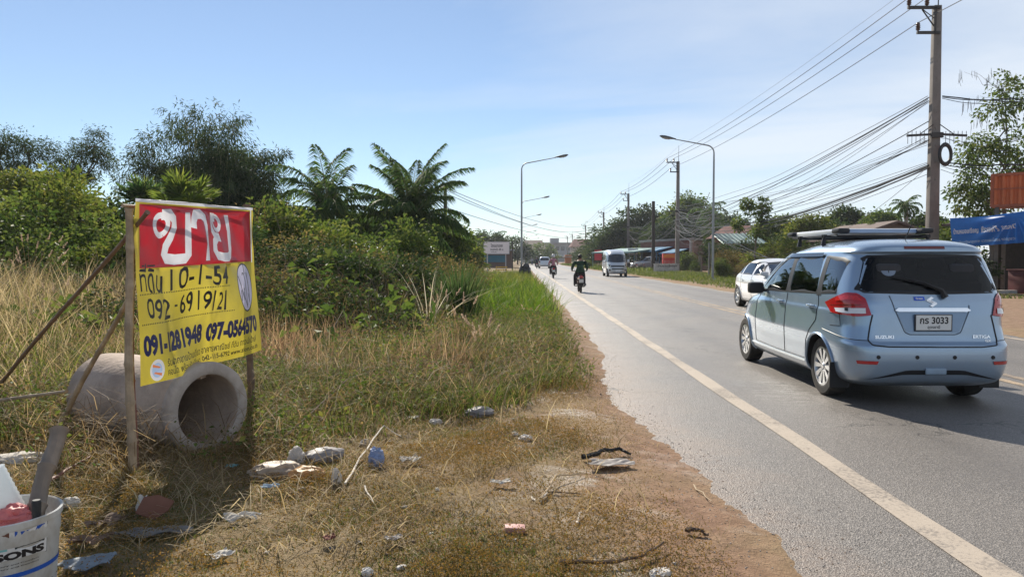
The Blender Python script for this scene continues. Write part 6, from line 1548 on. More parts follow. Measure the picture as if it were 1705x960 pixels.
# ================================================================== LITTER
for nm, lab, cat, px, py, size, m_, sd_, rz in [
    ('plastic_bag', 'large crumpled tan and white bag in the litter right of the banner shadow', 'plastic bag', 462, 790, (.19, .12, .075), PL_T, 1, .3),
    ('plastic_bag', 'pointed white bag end standing up behind the tan bag', 'plastic bag', 493, 772, (.06, .07, .10), PL_W, 2, .8),
    ('plastic_bag', 'orange and yellow printed bag touching the tan bag', 'plastic bag', 512, 795, (.13, .08, .06), PL_O, 3, -.2),
    ('plastic_bag', 'grey translucent bag lying behind the orange printed bag', 'plastic bag', 540, 765, (.16, .10, .07), PL_G, 4, .7),
    ('plastic_bag', 'blue bag standing in the grass below the middle of the plot', 'plastic bag', 626, 775, (.055, .06, .11), PL_B, 5, .1),
    ('plastic_bag', 'small grey bag behind the blue bag', 'plastic bag', 609, 742, (.05, .05, .045), PL_G, 6, .1),
    ('plastic_bag', 'grey cloth heap on the dirt patch near the road side', 'rag', 797, 690, (.14, .10, .055), PL_G, 7, .2),
    ('foam_lump', 'white foam lump on the bare earth, larger of the pair', 'foam piece', 875, 731, (.055, .05, .03), FOAM, 8, 0),
    ('foam_lump', 'white foam lump on the bare earth, smaller of the pair', 'foam piece', 858, 724, (.03, .03, .022), FOAM, 9, 0),
    ('white_stone', 'pale flat sack lying left of the pipe', 'sack', 30, 768, (.17, .12, .05), PAPER, 10, .4),
    ('foam_lump', 'white lump by the bottom edge of the picture', 'foam piece', 611, 955, (.03, .03, .025), FOAM, 11, .4),
    ('stone', 'small grey stone right of the white lump at the bottom edge', 'stone', 668, 945, (.03, .02, .012), FOAM, 12, .9),
    ('foam_lump', 'white crumb high in the rough grass', 'foam piece', 768, 652, (.04, .04, .03), FOAM, 13, 0),
    ('plastic_bag', 'white wispy torn bag in the grass right of the orange bag', 'plastic bag', 560, 805, (.035, .035, .08), PL_W, 14, 0),
    ('stone', 'large white stone at the bottom right of the dirt shoulder', 'stone', 1100, 955, (.06, .045, .02), FOAM, 16, .5),
    ('plastic_bag', 'white crumpled paper ball left of the brown shard', 'paper', 118, 840, (.06, .05, .04), PAPER, 17, 0),
    ('plastic_bag', 'white bag lump in the grass under the plumed clump', 'plastic bag', 725, 705, (.06, .05, .035), PL_W, 19, 0)]:
    crumple(nm, lab, cat, G(px, py, size[2] * .3), size, m_, sd_, rotz=rz)
for nm, lab, cat, px, py, size, m_, sd_, rz, curl in [
    ('paper_scrap', 'white folded paper right of the blue bag', 'paper', 682, 773, (.13, .10), PAPER, 1, .4, .5),
    ('plastic_sheet', 'long grey plastic sheet in the banner shadow', 'plastic sheet', 255, 898, (.34, .10), plastic('dirty_film', (.30, .29, .28)), 2, .15, .25),
    ('plastic_sheet', 'bluish film at the bottom edge near the bucket', 'plastic sheet', 146, 950, (.2, .14), plastic('bluish_film', (.30, .36, .42)), 3, .5, .3),
    ('paper_scrap', 'torn white paper scrap below the tan bag', 'paper', 402, 872, (.17, .09), PAPER, 4, .2, .5),
    ('paper_scrap', 'small torn paper scrap near the bottom edge left of centre', 'paper', 366, 935, (.10, .07), PAPER, 5, .9, .5),
    ('plastic_sheet', 'pale grey rag flattened on the shoulder under the black strip', 'rag', 1016, 778, (.28, .15), plastic('pale_rag', (.46, .42, .39)), 6, .1, .22),
    ('paper_scrap', 'white wrapper lying on the turf left of the grey rag', 'wrapper', 834, 810, (.12, .06), PAPER, 7, .1, .3),
    ('paper_scrap', 'blue and white wrapper in front of the tan bag', 'wrapper', 450, 818, (.10, .05), plastic('ice_film', (.45, .56, .66)), 8, .3, .6),
    ('plastic_sheet', 'teal scrap in front of the pipe mouth', 'plastic scrap', 386, 782, (.07, .05), plastic('teal_film', (.2, .42, .45)), 9, 0, .5),
    ('paper_scrap', 'white scrap among the grass below the reeds', 'paper', 690, 700, (.08, .06), PAPER, 10, .4, .4),
    ('dry_leaf', 'brown dry leaf standing in the olive turf', 'leaf', 548, 905, (.06, .05), mat('dry_leaf', (.18, .06, .04), .8), 11, .6, .6),
    ('paper_scrap', 'grey scrap half hidden in the turf near the dry leaf', 'paper', 655, 905, (.08, .05), PL_G, 12, .3, .4),
    ('dead_leaf', 'large grey brown dead leaf near the bucket, upright', 'leaf', 178, 885, (.16, .09), mat('dead_leaf', (.17, .115, .085), .85, var=.3), 13, 1.2, .7),
    ('dead_leaf', 'flat dead leaf right of the bucket base', 'leaf', 150, 912, (.18, .08), mat('dead_leaf', (.17, .115, .085), .85, var=.3), 14, .4, .5)]:
    sheetlet(nm, lab, cat, G(px, py, .012), size, m_, sd_, rz, curl, up=.008)
m = MB(); m.prism([(-.09, .0), (-.07, .09), (.0, .11), (.09, .085), (.07, .03), (.01, -.03)], .012, frame((.3, -.75, .55)), (0, 0, 0)); o = m.build('clay_shard', mat('terracotta', (.17, .075, .05), .85, var=.2), None, bevel=.003); o.location = G(255, 866, .03); tag(o, 'broken brown clay shard in the banner shadow', 'shard')
sheetlet('paper_scrap', 'white scrap leaning on the brown clay shard', 'paper', G(237, 856, .03), (.05, .09), PAPER, 33, .2, .4, tilt=1.0, up=.03)
m = MB(); m.box((0, 0, .016), (.105, .052, .03)); o = m.build('pink_packet', mat('pink_card', (.55, .30, .27), .6, var=.1), None, bevel=.004); o.location = G(857, 884); o.rotation_euler = (.1, .05, .05); tag(o, 'small pink packet on the turf at the bottom centre', 'packet')
def twig(label, pts, r, m_, cat='twig', name='twig'):
    P = [G(px, py, up) for px, py, up in pts]
    q = []
    for a_, b_ in zip(P[:-1], P[1:]): q += [a_.lerp(b_, k / 4) + Vector(rng.normal(size=3)) * .004 for k in range(4)]
    q.append(P[-1]); mb = MB(); mb.tube(q, np.linspace(r, r * .45, len(q)), 6)
    return tag(mb.build(name, m_), label, cat)
TW = mat('twig_pale', (.36, .27, .17), .8, var=.25); TWD = mat('twig_dark', (.10, .065, .045), .85, var=.3); TWW = mat('twig_white', (.60, .54, .46), .8, var=.15)
twig('curved straw coloured twig on the turf below the wrapper', [(901, 836, .02), (925, 806, .05), (975, 793, .02)], .008, TW)
twig('straight brown twig crossing the curved one', [(905, 822, .015), (975, 826, .015)], .005, TWD)
twig('short white stick beside the curved twig', [(900, 837, .015), (911, 825, .02)], .008, TWW)
twig('tiny white stick left of the curved twig', [(884, 830, .01), (891, 836, .012)], .007, TWW)
twig('white stick on the turf above the bottom branch', [(960, 875, .015), (968, 858, .02)], .007, TWW)
twig('long bent branch lying along the bottom of the shoulder', [(930, 943, .02), (1010, 946, .03), (1075, 935, .03), (1105, 915, .04)], .012, TWD, 'branch', 'branch')
twig('black burnt rubber strip above the grey rag', [(972, 768, .03), (1000, 762, .045), (1030, 757, .04), (1050, 760, .02)], .02, mat('burnt_rubber', (.02, .02, .02), .8, bump=.5), 'rubber strip', 'rubber_strip')
twig('dark scrap of bark on the shoulder near the bottom', [(1143, 888, .02), (1160, 890, .03), (1180, 894, .015)], .015, TWD, 'bark')
twig('white bent twig among the litter of the plot', [(575, 812, .02), (620, 745, .08), (640, 728, .1), (668, 735, .05)], .007, TWW)
twig('thin grey branch reaching out of the grass above the litter', [(500, 620, .15), (548, 600, .35), (585, 560, .75)], .006, TWD, 'branch', 'branch')
twig('long dark branch lying through the rough grass', [(470, 740, .05), (550, 690, .18), (600, 660, .3)], .006, TWD, 'branch', 'branch')
twig('pale stick on the dry turf right of the blue bag', [(605, 815, .02), (622, 842, .02)], .006, TWW)
twig('straw coloured stick at the far right of the shoulder', [(1155, 810, .015), (1185, 838, .015)], .006, TW)
twig('reddish bamboo offcut lying behind the stake', [(70, 812, .03), (150, 775, .07)], .014, mat('red_bamboo', (.20, .085, .06), .6), 'bamboo offcut', 'bamboo_offcut')
twig('dry twig stuck in the straw beside the left post', [(240, 770, .06), (300, 745, .16), (330, 700, .25)], .005, TW)
twig('black plant stem standing in front of the pipe', [(248, 738, .0), (262, 660, .35), (250, 600, .55)], .004, TWD)
# scattered anonymous crumbs of paper, earth and plastic: nobody could count them
mb = MB()
for k in range(300):
    y = 2.7 * (9.5 / 2.7) ** rng.uniform(); x = rng.uniform(-3.6, 1.0)
    if rng.uniform() > c_turf(np.array([x]), np.array([y]))[0] * .5 + .45 + .5 * math.exp(-((x + .9) ** 2 + (y - 6.3) ** 2) / 1.2): continue
    s = rng.uniform(.005, .022) * (.6 if y < 3.4 else 1); a = rng.uniform(0, 3); z = float(gz(x, y)) + s * .35
    mb.box((x, y, z), (s * rng.uniform(.8, 2.4), s, s * rng.uniform(.15, .7)), rot=Euler((rng.normal() * .4, rng.normal() * .4, a)).to_matrix(), mi=int(rng.choice([0, 1, 2, 2, 2, 3])), taper=.6)
tag(mb.build('litter_crumbs', [PAPER, PL_G, mat('earth_crumb', (.27, .19, .13), .95, var=.3), mat('pale_gravel', (.42, .38, .33), .9, var=.3)]), 'crumbs of paper, gravel and plastic scattered over the turf', 'litter', kind='stuff')
mb = MB()
for k in range(1700):
    y = 2.6 * (14 / 2.6) ** rng.uniform(); x = float(edge_left(y)) + abs(rng.normal()) * .22 * (1 if rng.uniform() < .5 else -1.6) * (1.2 if y < 4.5 else .6)
    s = rng.uniform(.003, .008); mb.box((x, y, max(float(gz(x, y)), 0) + s * .25), (s * rng.uniform(.8, 1.5), s, s * .7), rz=rng.uniform(0, 3), mi=int(rng.integers(0, 3)), taper=.6)
tag(mb.build('gravel', [mat('pale_gravel', (.42, .38, .33), .9), mat('grey_gravel', (.32, .28, .25), .9, var=.3), mat('earth_crumb', (.27, .19, .13), .95)]), 'loose gravel along the crumbling left edge of the asphalt', 'gravel', kind='stuff')
# ================================================================== STREET LAMPS
STEEL = mat('galvanised', (.30, .32, .33), .45, metal=.55, var=.12, scale=3)
LAMPH = mat('lamp_housing', (.09, .10, .11), .45, metal=.2)
def lamp_meshes(H, reach, side):
    p, h, d = MB(), MB(), MB()
    k = [(0, 0, -.1), (0, 0, H * .5), (0, 0, H - 1.0), (0, 0, H - .45)] + [(side * .55 * (1 - math.cos(a)), 0, H - .45 + .5 * math.sin(a)) for a in np.linspace(.3, 1.25, 5)]
    e = (side * reach, 0, H + .55 * reach / 2.6 * .8); k.append(e)
    p.tube(k, list(np.linspace(.085, .05, 4)) + [.045] * 5 + [.03], 10)
    p.box((0, 0, .1), (.34, .34, .2))
    s = Vector(e); dv = (Vector(e) - Vector(k[-2])).normalized()
    for i, (a, b_) in enumerate([(0, .05), (.12, .085), (.4, .16), (.75, .17), (.95, .11), (1.0, .02)]): pass
    sec = []
    for a, wz, wy in [(-.1, .03, .03), (.05, .05, .06), (.3, .085, .14), (.6, .10, .17), (.85, .08, .14), (.98, .03, .05)]:
        c = s + dv * a; sec.append([tuple(c + Vector((0, wy * math.cos(t), wz * math.sin(t) + .03)) ) for t in np.linspace(0, 2 * math.pi, 15)])
    h.grid(sec); h.add([sec[-1][q] for q in range(14)], [tuple(range(14))])
    sec = []
    for a, wz, wy in [(.22, .01, .05), (.35, .06, .12), (.6, .085, .14), (.8, .06, .10), (.88, .01, .03)]:
        c = s + dv * a; sec.append([tuple(c + Vector((0, wy * math.cos(t), -.03 + wz * math.sin(t)))) for t in np.linspace(math.pi, 2 * math.pi, 9)])
    d.grid(sec)
    return p.mesh('lamp_pole', STEEL), h.mesh('lamp_head', LAMPH, 60), d.mesh('lamp_diffuser', mat('lamp_bowl', (.55, .56, .55), .25, transl=.4), 60)
def lamp(label, loc, meshes, group):
    T = thing('street_lamp', label, 'street lamp', loc, 0, group)
    link('lamp_pole', meshes[0], T); h = link('lamp_head', meshes[1], T); link('lamp_diffuser', meshes[2], h)
    return T
LM = lamp_meshes(8.85, 2.65, 1)
for k in range(7):
    Y = 58.6 + 38.5 * k; x = at(868.5, 431, Y).x
    lamp(['tall street lamp standing alone, nearest of the row left of the road', 'second street lamp of the row left of the road', 'third street lamp of the row left of the road'][k] if k < 3 else 'small far street lamp at the end of the row left of the road', (x + float(bend(Y)) * .6, Y, 0), LM, 'street lamps along the left side' if k < 3 else 'far street lamps of the left row')
p = at(1187, 431, 49)
lamp('tall street lamp on the right verge, its arm reaching left over the road', (p.x, 49, 0), lamp_meshes(8.75, 2.55, -1), 'street lamps along the right side')
p = at(1030, 431, 190); lamp('far street lamp on the right side of the road', (p.x, 190, 0), lamp_meshes(8.75, 2.55, -1), 'street lamps along the right side')
# ================================================================== UTILITY POLES
PCON = mat('pole_concrete', (.2, .18, .165), .9, var=.18, scale=2, bump=.3, dirt=(.15, .135, .12), dscale=1.2)
IRON = mat('dark_iron', (.045, .042, .042), .6, metal=.3, var=.2)
PORC = mat('porcelain', (.10, .055, .04), .25, var=.1)
def pole_parts(H, rack=True):
    P, A, I, S, Rk = MB(), MB(), MB(), MB(), MB()
    for z0, z1, w0, w1 in ((-.3, H, .46, .30),):
        P.add([(sx * w / 2, sy * w * .38, z) for z, w in ((z0, w0), (z1, w1)) for sx, sy in ((-1, -1), (1, -1), (1, 1), (-1, 1))], [(0, 1, 2, 3)[::-1], (4, 5, 6, 7), (0, 1, 5, 4), (1, 2, 6, 5), (2, 3, 7, 6), (3, 0, 4, 7)])
    for k in range(14): P.box((0, -.185 + .0055 * k, 2 + k * .7), (.06, .02, .10))
    A.box((-.62, -.16, H - .12), (1.35, .1, .12)); A.box((-.42, -.16, H - 1.15), (.95, .1, .11)); A.tube([(-.15, -.16, H - .95), (-.7, -.16, H - .2)], .03, 5); A.tube([(-.7, -.17, H - .18), (-.15, -.17, H - .6)], .02, 5); A.box((-.17, -.16, H - .65), (.1, .1, 1.1))
    ins = [(-1.24, H - .06), (-.5, H - .06), (-.85, H - 1.09)]
    for x, z in ins: I.lathe([(.02, 0), (.06, .04), (.095, .06), (.06, .10), (.10, .13), (.06, .17), (.10, .20), (.06, .24), (.085, .27), (.05, .36), (0, .37)], (x, -.16, z), 14)
    S.tube([(.05, 0, H - .3), (.06, 0, H + 1.7)], [.03, .012], 6)
    if rack:
        for s_ in (1, -1):
            Rk.box((s_ * .72, -.2, 6.62), (1.05, .07, .09), rot=rotM('Y', R(3) * s_)); Rk.tube([(s_ * .15, -.18, 7.05), (s_ * .7, -.2, 6.66)], .02, 5)
            for k in range(6): Rk.tube([(s_ * (.36 + .17 * k), -.22, 6.78), (s_ * (.36 + .17 * k), -.22, 6.25)], .012, 4)
        Rk.box((0, -.2, 6.62), (.5, .12, .22))
    return P.mesh('pole_shaft', PCON, bevel=.02), A.mesh('cross_arm', IRON), I.mesh('insulator', PORC, 60), S.mesh('earth_spike', IRON), (Rk.mesh('cable_rack', IRON) if rack else None)
PP, PP2 = pole_parts(12.0), pole_parts(12.0, False)
POLES = []
for px, py, Y, lab, far in [
    (1556, 200, 32, 'big concrete power pole right of the road with a coiled cable on it', 0), (1128, 400, 82, 'concrete power pole in front of the flat roofed house', 0), (1046, 400, 122, 'leaning looking concrete power pole behind the van', 0),
    (1005, 400, 170, 'fourth concrete power pole of the right row, beside the red board', 1), (975, 400, 235, 'far concrete power pole of the right row, fifth one', 1), (953, 410, 320, 'tiny far power pole over the end of the road, right one', 1), (945, 410, 350, 'tiny far power pole over the end of the road, left one', 1)]:
    x = at(px, py, Y).x
    T = thing('power_pole', lab, 'power pole', (x, Y, 0), 0, 'concrete power poles right of the road')
    for nm, me in zip(('pole_shaft', 'cross_arm', 'insulator', 'earth_spike', 'cable_rack'), PP if not far else PP2):
        if me:
            o = link(nm, me, T)
            if nm == 'insulator': o['kind'] = 'stuff'
    POLES.append(Vector((x, Y, 0)))
P1, P2, P3, P4, P5 = POLES[:5]
m = MB(); m.lathe([(.30 + .07 * math.cos(a), .07 * math.sin(a)) for a in np.linspace(0, 2 * math.pi, 9)[:-1]], (0, 0, 0), 30, frame((.25, -1, 0)), close=True)
o = m.build('cable_coil', mat('cable_black', (.02, .02, .022), .5), None, 60); o.location = at(1574, 257, 31.7); o.scale = (.95, 1, 1.35); tag(o, 'black ring of coiled cable hung on the big concrete power pole', 'cable coil')
def post(name, lab, px, ytop, Y, r, m_, cat='post'):
    p = at(px, ytop, Y); mb = MB(); mb.tube([(0, 0, -.2), (.03, 0, p.z * .5), (0, 0, p.z)], [r, r * .9, r * .8], 8); o = mb.build(name, m_); o.location = (p.x, Y, 0); return tag(o, lab, cat)
post('wooden_pole', 'dark wooden pole between the concrete poles in front of the house', 1088, 335, 84, .22, mat('dark_pole', (.045, .038, .035), .9, var=.3))
post('wooden_pole', 'dark pole rising out of the small palm at the end of the thicket', 741, 306, 44, .13, mat('dark_pole', (.045, .038, .035), .9), )
post('wooden_pole', 'thin dark pole left of the far lamp posts', 853, 402, 95, .09, mat('dark_pole', (.045, .038, .035), .9))
post('steel_post', 'thin post at the pink wall behind the right street lamp', 1181, 404, 60, .1, mat('grey_post', (.2, .2, .2), .7))
# ================================================================== CABLES
CB, CG = mat('cable_black', (.02, .02, .022), .5), mat('cable_grey', (.13, .13, .135), .5)
def cable(a, b_, sag, r, m_, label, group, n=22, jit=0, name='power_line'):
    a, b_ = Vector(a), Vector(b_); pts = []
    ph = rng.uniform(0, 6, 3)
    for i in range(n + 1):
        t = i / n; p = a.lerp(b_, t); p.z -= sag * 4 * t * (1 - t)
        if jit: p += Vector((math.sin(9 * t + ph[0]), 0, math.sin(13 * t + ph[1]))) * jit * math.sin(math.pi * t)
        pts.append(p)
    mb = MB(); mb.tube(pts, r, 4, cap=False)
    return tag(mb.build(name, m_), label, 'cable', group)
H = 12.0
P0 = Vector((P1.x + 1.5, -16, 0))
for k, (dx, dz) in enumerate(((-1.24, .30), (-.5, .30), (-.85, -.74))):
    o_ = Vector((dx, -.16, H + dz))
    for a_, b_ in ((P0, P1), (P1, P2), (P2, P3), (P3, P4), (P4, P5)):
        cable(a_ + o_, b_ + o_, .5 if a_ is not P0 else .3, .017 if a_.y < 60 else .022, CB, 'bare high voltage line strung on the tops of the concrete poles', 'high voltage lines on the pole tops')
for a_, b_ in ((P0, P1), (P1, P2), (P2, P3)):
    cable(a_ + Vector((.06, 0, H + 1.65)), b_ + Vector((.06, 0, H + 1.65)), .4, .008, CG, 'thin earth wire strung between the spikes of the poles', 'earth wires over the pole tops')
LB, GB = 'black telephone cable sagging between the big concrete pole and the next pole', 'telephone cables between the first two concrete poles'
for k in range(15):
    z1 = [8.25, 8.2, 8.15, 8.1, 8.05, 6.4, 6.35, 6.45, 5.5, 5.45, 5.4, 5.35, 5.3, 7.2, 5.0][k]
    cable(P1 + Vector((-.3 + rng.normal() * .05, -.1, z1)), P2 + Vector((rng.normal() * .3, 0, rng.uniform(4.6, 7.4))), rng.uniform(.5, 1.7), [.014, .02, .012][k % 3], CB if k % 4 else CG, LB, GB, jit=.06)
for k in range(7):
    cable(P1 + Vector((-.3 + rng.normal() * .1, -.1, rng.choice([8.2, 8.1, 6.5, 6.4, 5.45, 5.35]) + rng.normal() * .05)), P2 + Vector((rng.normal() * .4, 0, rng.uniform(4.2, 7.8))), rng.uniform(.3, 2.4), rng.uniform(.008, .013), CB if k % 2 else CG, LB, GB, jit=.1)
cable(P1 + Vector((-.3, -.15, 5.35)), P2 + Vector((0, 0, 5.3)), 1.25, .055, CB, 'thick bundle of cables drooping from the big concrete pole', None, jit=.05, name='cable_bundle')
cable(P1 + Vector((-.3, -.15, 5.25)), P2 + Vector((0, 0, 5.0)), 1.35, .035, CB, 'second thinner bundle of cables under the thick one', None, jit=.06, name='cable_bundle')
cable(P1 + Vector((-.3, -.1, 8.2)), at(1205, 430, 50) + Vector((.3, 0, 3.2)), .1, .012, CB, 'steep stay cable running down from the big pole towards the right lamp', None)
cable(P1 + Vector((-.3, -.1, 5.3)), at(1205, 480, 44) + Vector((3.6, 0, 2)), .6, .010, CG, 'lowest slack grey cable left of the big pole', None)
for k in range(9):
    cable(P1 + Vector((.25, -.1, [8.25, 8.2, 8.15, 6.6, 6.5, 5.5, 5.42, 5.35, 5.2][k])), at(1760, [160, 166, 170, 236, 215, 268, 272, 285, 292][k], 29), [.15, .1, .2, .5, .3, .15, .2, .3, .35][k], [.03, .022, .016, .012, .01, .035, .025, .014, .012][k], CB, 'black cable running from the big concrete pole past the pod tree to the right', 'cables from the big pole to the right', jit=.03)
LT, GT = 'tangled telephone cable between the far concrete poles in front of the house', 'tangled cables in front of the flat roofed house'
W_ = at(1088, 340, 84); LP = at(1187, 400, 49)
for k in range(26):
    a_ = [P2, P2, Vector((W_.x, 84, 0)), P3][k % 4]; b_ = [P3, Vector((W_.x, 84, 0)), P3, P4][k % 4]
    cable(a_ + Vector((0, 0, rng.uniform(4.2, 7.2))), b_ + Vector((0, 0, rng.uniform(4.0, 7.2))), rng.uniform(.3, 1.9), rng.uniform(.011, .02), CG if k % 3 else CB, LT, GT, jit=.12)
for k in range(14):
    cable(P2 + Vector((rng.normal() * .2, 0, rng.uniform(4.0, 7.0))), Vector((LP.x + rng.uniform(-.2, .2), 49.2, rng.uniform(3.0, 6.0))), rng.uniform(.3, 1.5), rng.uniform(.012, .022), CG if k % 2 else CB, 'cable of the tangle between the second concrete pole and the right street lamp', 'cables between second pole and right lamp', jit=.1)
for k in range(5):
    cable(Vector((LP.x, 49.2, rng.uniform(2.6, 4.6))), at(1290 + 25 * k, 430 + 8 * k, 40), rng.uniform(.2, .6), .011, CG, 'slack grey cable hanging from the right lamp post over the hedge', 'slack cables over the hedge', jit=.05)
for k in range(4):
    cable(at(742, [313, 316, 322, 345][k], 44), P4 + Vector((0, 0, [10.4, 10.2, 9.6, 7.5][k])), [2.0, 2.6, 2.2, 1.6][k], .02, CG, 'thin cable crossing the sky over the road from the left pole', 'cables crossing the road')
# ================================================================== BUILDINGS AND SIGNS, RIGHT SIDE
PINK, SLAB = mat('pink_render', (.46, .27, .21), .85, var=.12, scale=1, dirt=(.33, .2, .16)), mat('slab_concrete', (.34, .30, .27), .9, var=.15, scale=1)
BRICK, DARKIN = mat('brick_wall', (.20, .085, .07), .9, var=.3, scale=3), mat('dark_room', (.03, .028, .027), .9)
def corr(m_name, col, rough=.5, metal=.3): return mat(m_name, col, rough, metal=metal, var=.2, scale=.8, dirt=tuple(c * .55 for c in col), dscale=.7)
def corrugated(mb, o, ux, uy, w, h, pitch=.2, depth=.05, rib=None):
    """ribbed sheet: o corner, ux along ribs' spacing, uy along the ribs"""
    o, ux, uy = Vector(o), Vector(ux).normalized(), Vector(uy).normalized(); n_ = ux.cross(uy); n = max(4, int(w / pitch) * 4)
    mb.grid([[o + ux * (w * i / n) + uy * (h * j) + n_ * (depth * (1 if (i % 4) in (1, 2) else 0)) for j in (0, .5, 1)] for i in range(n + 1)])
A = at(1153, 431, 90); Lf, Rt = at(1068, 431, 102), at(1186, 431, 98)
T = thing('flat_roofed_house', 'pink flat roofed house with blue canopies behind the power poles', 'house', (A.x, A.y, 0), 0)
zt = at(1153, 396, 90).z
l_, r_ = Vector((Lf.x - A.x, Lf.y - A.y, 0)), Vector((Rt.x - A.x, Rt.y - A.y, 0)); bk = l_ + r_
m = MB()
def quadwall(mb, a, b_, z0, z1, th=.2):
    a, b_ = Vector(a), Vector(b_); d = (b_ - a); ang = math.atan2(d.y, d.x); c = (a + b_) / 2
    mb.box((c.x, c.y, (z0 + z1) / 2), (d.length, th, z1 - z0), rz=ang)
quadwall(m, (0, 0, 0), r_, 0, zt - .25); quadwall(m, r_, bk, 0, zt - .25); quadwall(m, l_, bk, 0, zt - .25)
m.build('wall', PINK, T)
m = MB(); quadwall(m, l_ * .02, l_ * .999, 2.55, zt - .26, .16); m.build('brick_band', BRICK, T)
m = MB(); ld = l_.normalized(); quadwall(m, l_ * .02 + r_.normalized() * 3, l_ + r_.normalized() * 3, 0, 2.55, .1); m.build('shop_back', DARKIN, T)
m = MB(); quadwall(m, (0, 0, 0), ld * .4, 0, zt - .26, .4); 
for k in (.33, .66, .98): quadwall(m, l_ * k, l_ * k + ld * .25, 0, 2.6, .25)
m.build('column', mat('pale_column', (.45, .40, .37), .85), T)['kind'] = 'stuff'
m = MB(); c = (l_ + r_) / 2
ov = .45
pts = [Vector((0, 0, 0)) - (l_.normalized() + r_.normalized()) * ov, r_ + (r_.normalized() - l_.normalized()) * ov, bk + (l_.normalized() + r_.normalized()) * ov, l_ + (l_.normalized() - r_.normalized()) * ov]
m.prism([(p.x, p.y) for p in pts], .26, None, (0, 0, zt - .25)); m.build('roof', SLAB, T)
nrl = Vector((-l_.y, l_.x, 0)).normalized()
if nrl.y > 0: nrl = -nrl
for nm, a_, b_, dep, col, z in (('canopy', .5, 1.5, 4.5, (.16, .27, .27), 2.95), ('canopy', .34, .66, 2.5, (.02, .14, .28), 3.05), ('canopy', .05, .34, 2.2, (.26, .30, .28), 2.75)):
    m = MB(); p0, p1 = l_ * a_, l_ * b_
    p0, p1 = Vector(p0), Vector(p1)
    m.add([p0 + Vector((0, 0, z)), p1 + Vector((0, 0, z)), p1 + nrl * dep + Vector((0, 0, z - .55)), p0 + nrl * dep + Vector((0, 0, z - .55)), p0 + Vector((0, 0, z - .08)), p1 + Vector((0, 0, z - .08)), p1 + nrl * dep + Vector((0, 0, z - .75)), p0 + nrl * dep + Vector((0, 0, z - .75))], [(0, 1, 2, 3), (7, 6, 5, 4), (3, 2, 6, 7), (0, 3, 7, 4), (1, 5, 6, 2)])
    for f_ in (a_ + .01, b_ - .01): q = l_ * f_ + nrl * (dep - .15); m.tube([q, q + Vector((0, 0, z - .6))], .045, 6)
    m.build(nm, corr('canopy_%d' % int(col[2] * 100), col), T)
rd = r_.normalized(); rn = Vector((rd.y, -rd.x, 0))
f_ = MB(); 
c = r_ * .55 + rn * .13; f_.box((c.x, c.y, 2.35), (2.4, .06, .75), rz=math.atan2(rd.y, rd.x)); w_ = f_.build('window', mat('brown_frame', (.12, .07, .05), .7), T)
g_ = MB()
for k in range(5): q = r_ * .55 + rn * .17 + rd * (-1.0 + .5 * k); g_.box((q.x, q.y, 2.35), (.36, .03, .6), rz=math.atan2(rd.y, rd.x))
g_.build('louvre_panel', mat('pale_louvre', (.38, .28, .24), .7), w_)['kind'] = 'stuff'
# red and orange cabinets, low sign wall, gate pillar, hoarding, red board
def cab(name, lab, cat, px0, px1, py0, py1, Y, dep, m_, extra=None):
    a, b_ = at(px0, py1, Y), at(px1, py0, Y); T = thing(name, lab, cat, ((a.x + b_.x) / 2, Y, 0), 0)
    z0 = max(a.z, 0) if a.z > .25 else 0.0
    w, h = b_.x - a.x, b_.z - z0
    m = MB(); m.box((0, dep / 2, z0 + h / 2), (w, dep, h)); m.build('cabinet', m_, T, bevel=.03)
    return T, w, h, z0
T, w, h, z0 = cab('drinks_cabinet', 'red and orange drinks cabinets under the canopy of the flat roofed house', 'cabinet', 1104, 1124, 422, 440, 86, .7, mat('cabinet_red', (.55, .04, .03), .4, var=.15))
m = MB(); m.box((-.0, -.02, z0 + h * .78), (w * .94, .03, h * .34)); m.build('orange_panel', mat('cabinet_orange', (.7, .2, .03), .4, var=.2), T)
m = MB()
for k in range(3): m.box((-w / 2 + w * (k + .5) / 3, -.02, z0 + h * .22), (w / 3 - .08, .03, h * .3))
m.build('door_panel', mat('cabinet_pink', (.55, .13, .12), .4), T)['kind'] = 'stuff'
a, b_ = at(1091, 440, 76), at(1131, 440, 79)
T = thing('sign_wall', 'low white wall with dark lettering at the house entrance', 'wall', (a.x, a.y, 0), math.atan2(b_.y - a.y, b_.x - a.x))
w = (b_ - a).xy.length
m = MB(); m.box((w / 2, .1, .42), (w, .2, 1.0)); m.box((w / 2, .1, .95), (w + .1, .28, .06)); m.build('wall', mat('white_wall', (.55, .54, .52), .85, var=.12, dirt=(.3, .28, .25)), T)
text_obj(fit(text_tris('บ้านสวน รุ่งเรือง', bold=.03), w * .1, .58, w * .9, .86), frame((0, -1, 0), (1, 0, 0)), (0, -.005, 0), INK, 'lettering', T)
p = at(1166, 440, 79)
T = thing('gate_pillar', 'grey gate pillar with a wide cap in front of the pink wall', 'pillar', (p.x, 79, 0), 0)
m = MB(); z1 = at(1166, 420, 79).z; m.lathe([(.24, -.1), (.2, .3), (.19, z1 - .35), (.22, z1 - .3)], (0, 0, 0), 18); m.build('shaft', mat('pillar_grey', (.24, .20, .18), .9, var=.2), T)
m = MB(); m.lathe([(.2, z1 - .32), (.42, z1 - .05), (.42, z1), (.1, z1 + .02), (0, z1 + .02)], (0, 0, 0), 18); m.build('cap', mat('pillar_cap', (.10, .075, .065), .9), T)
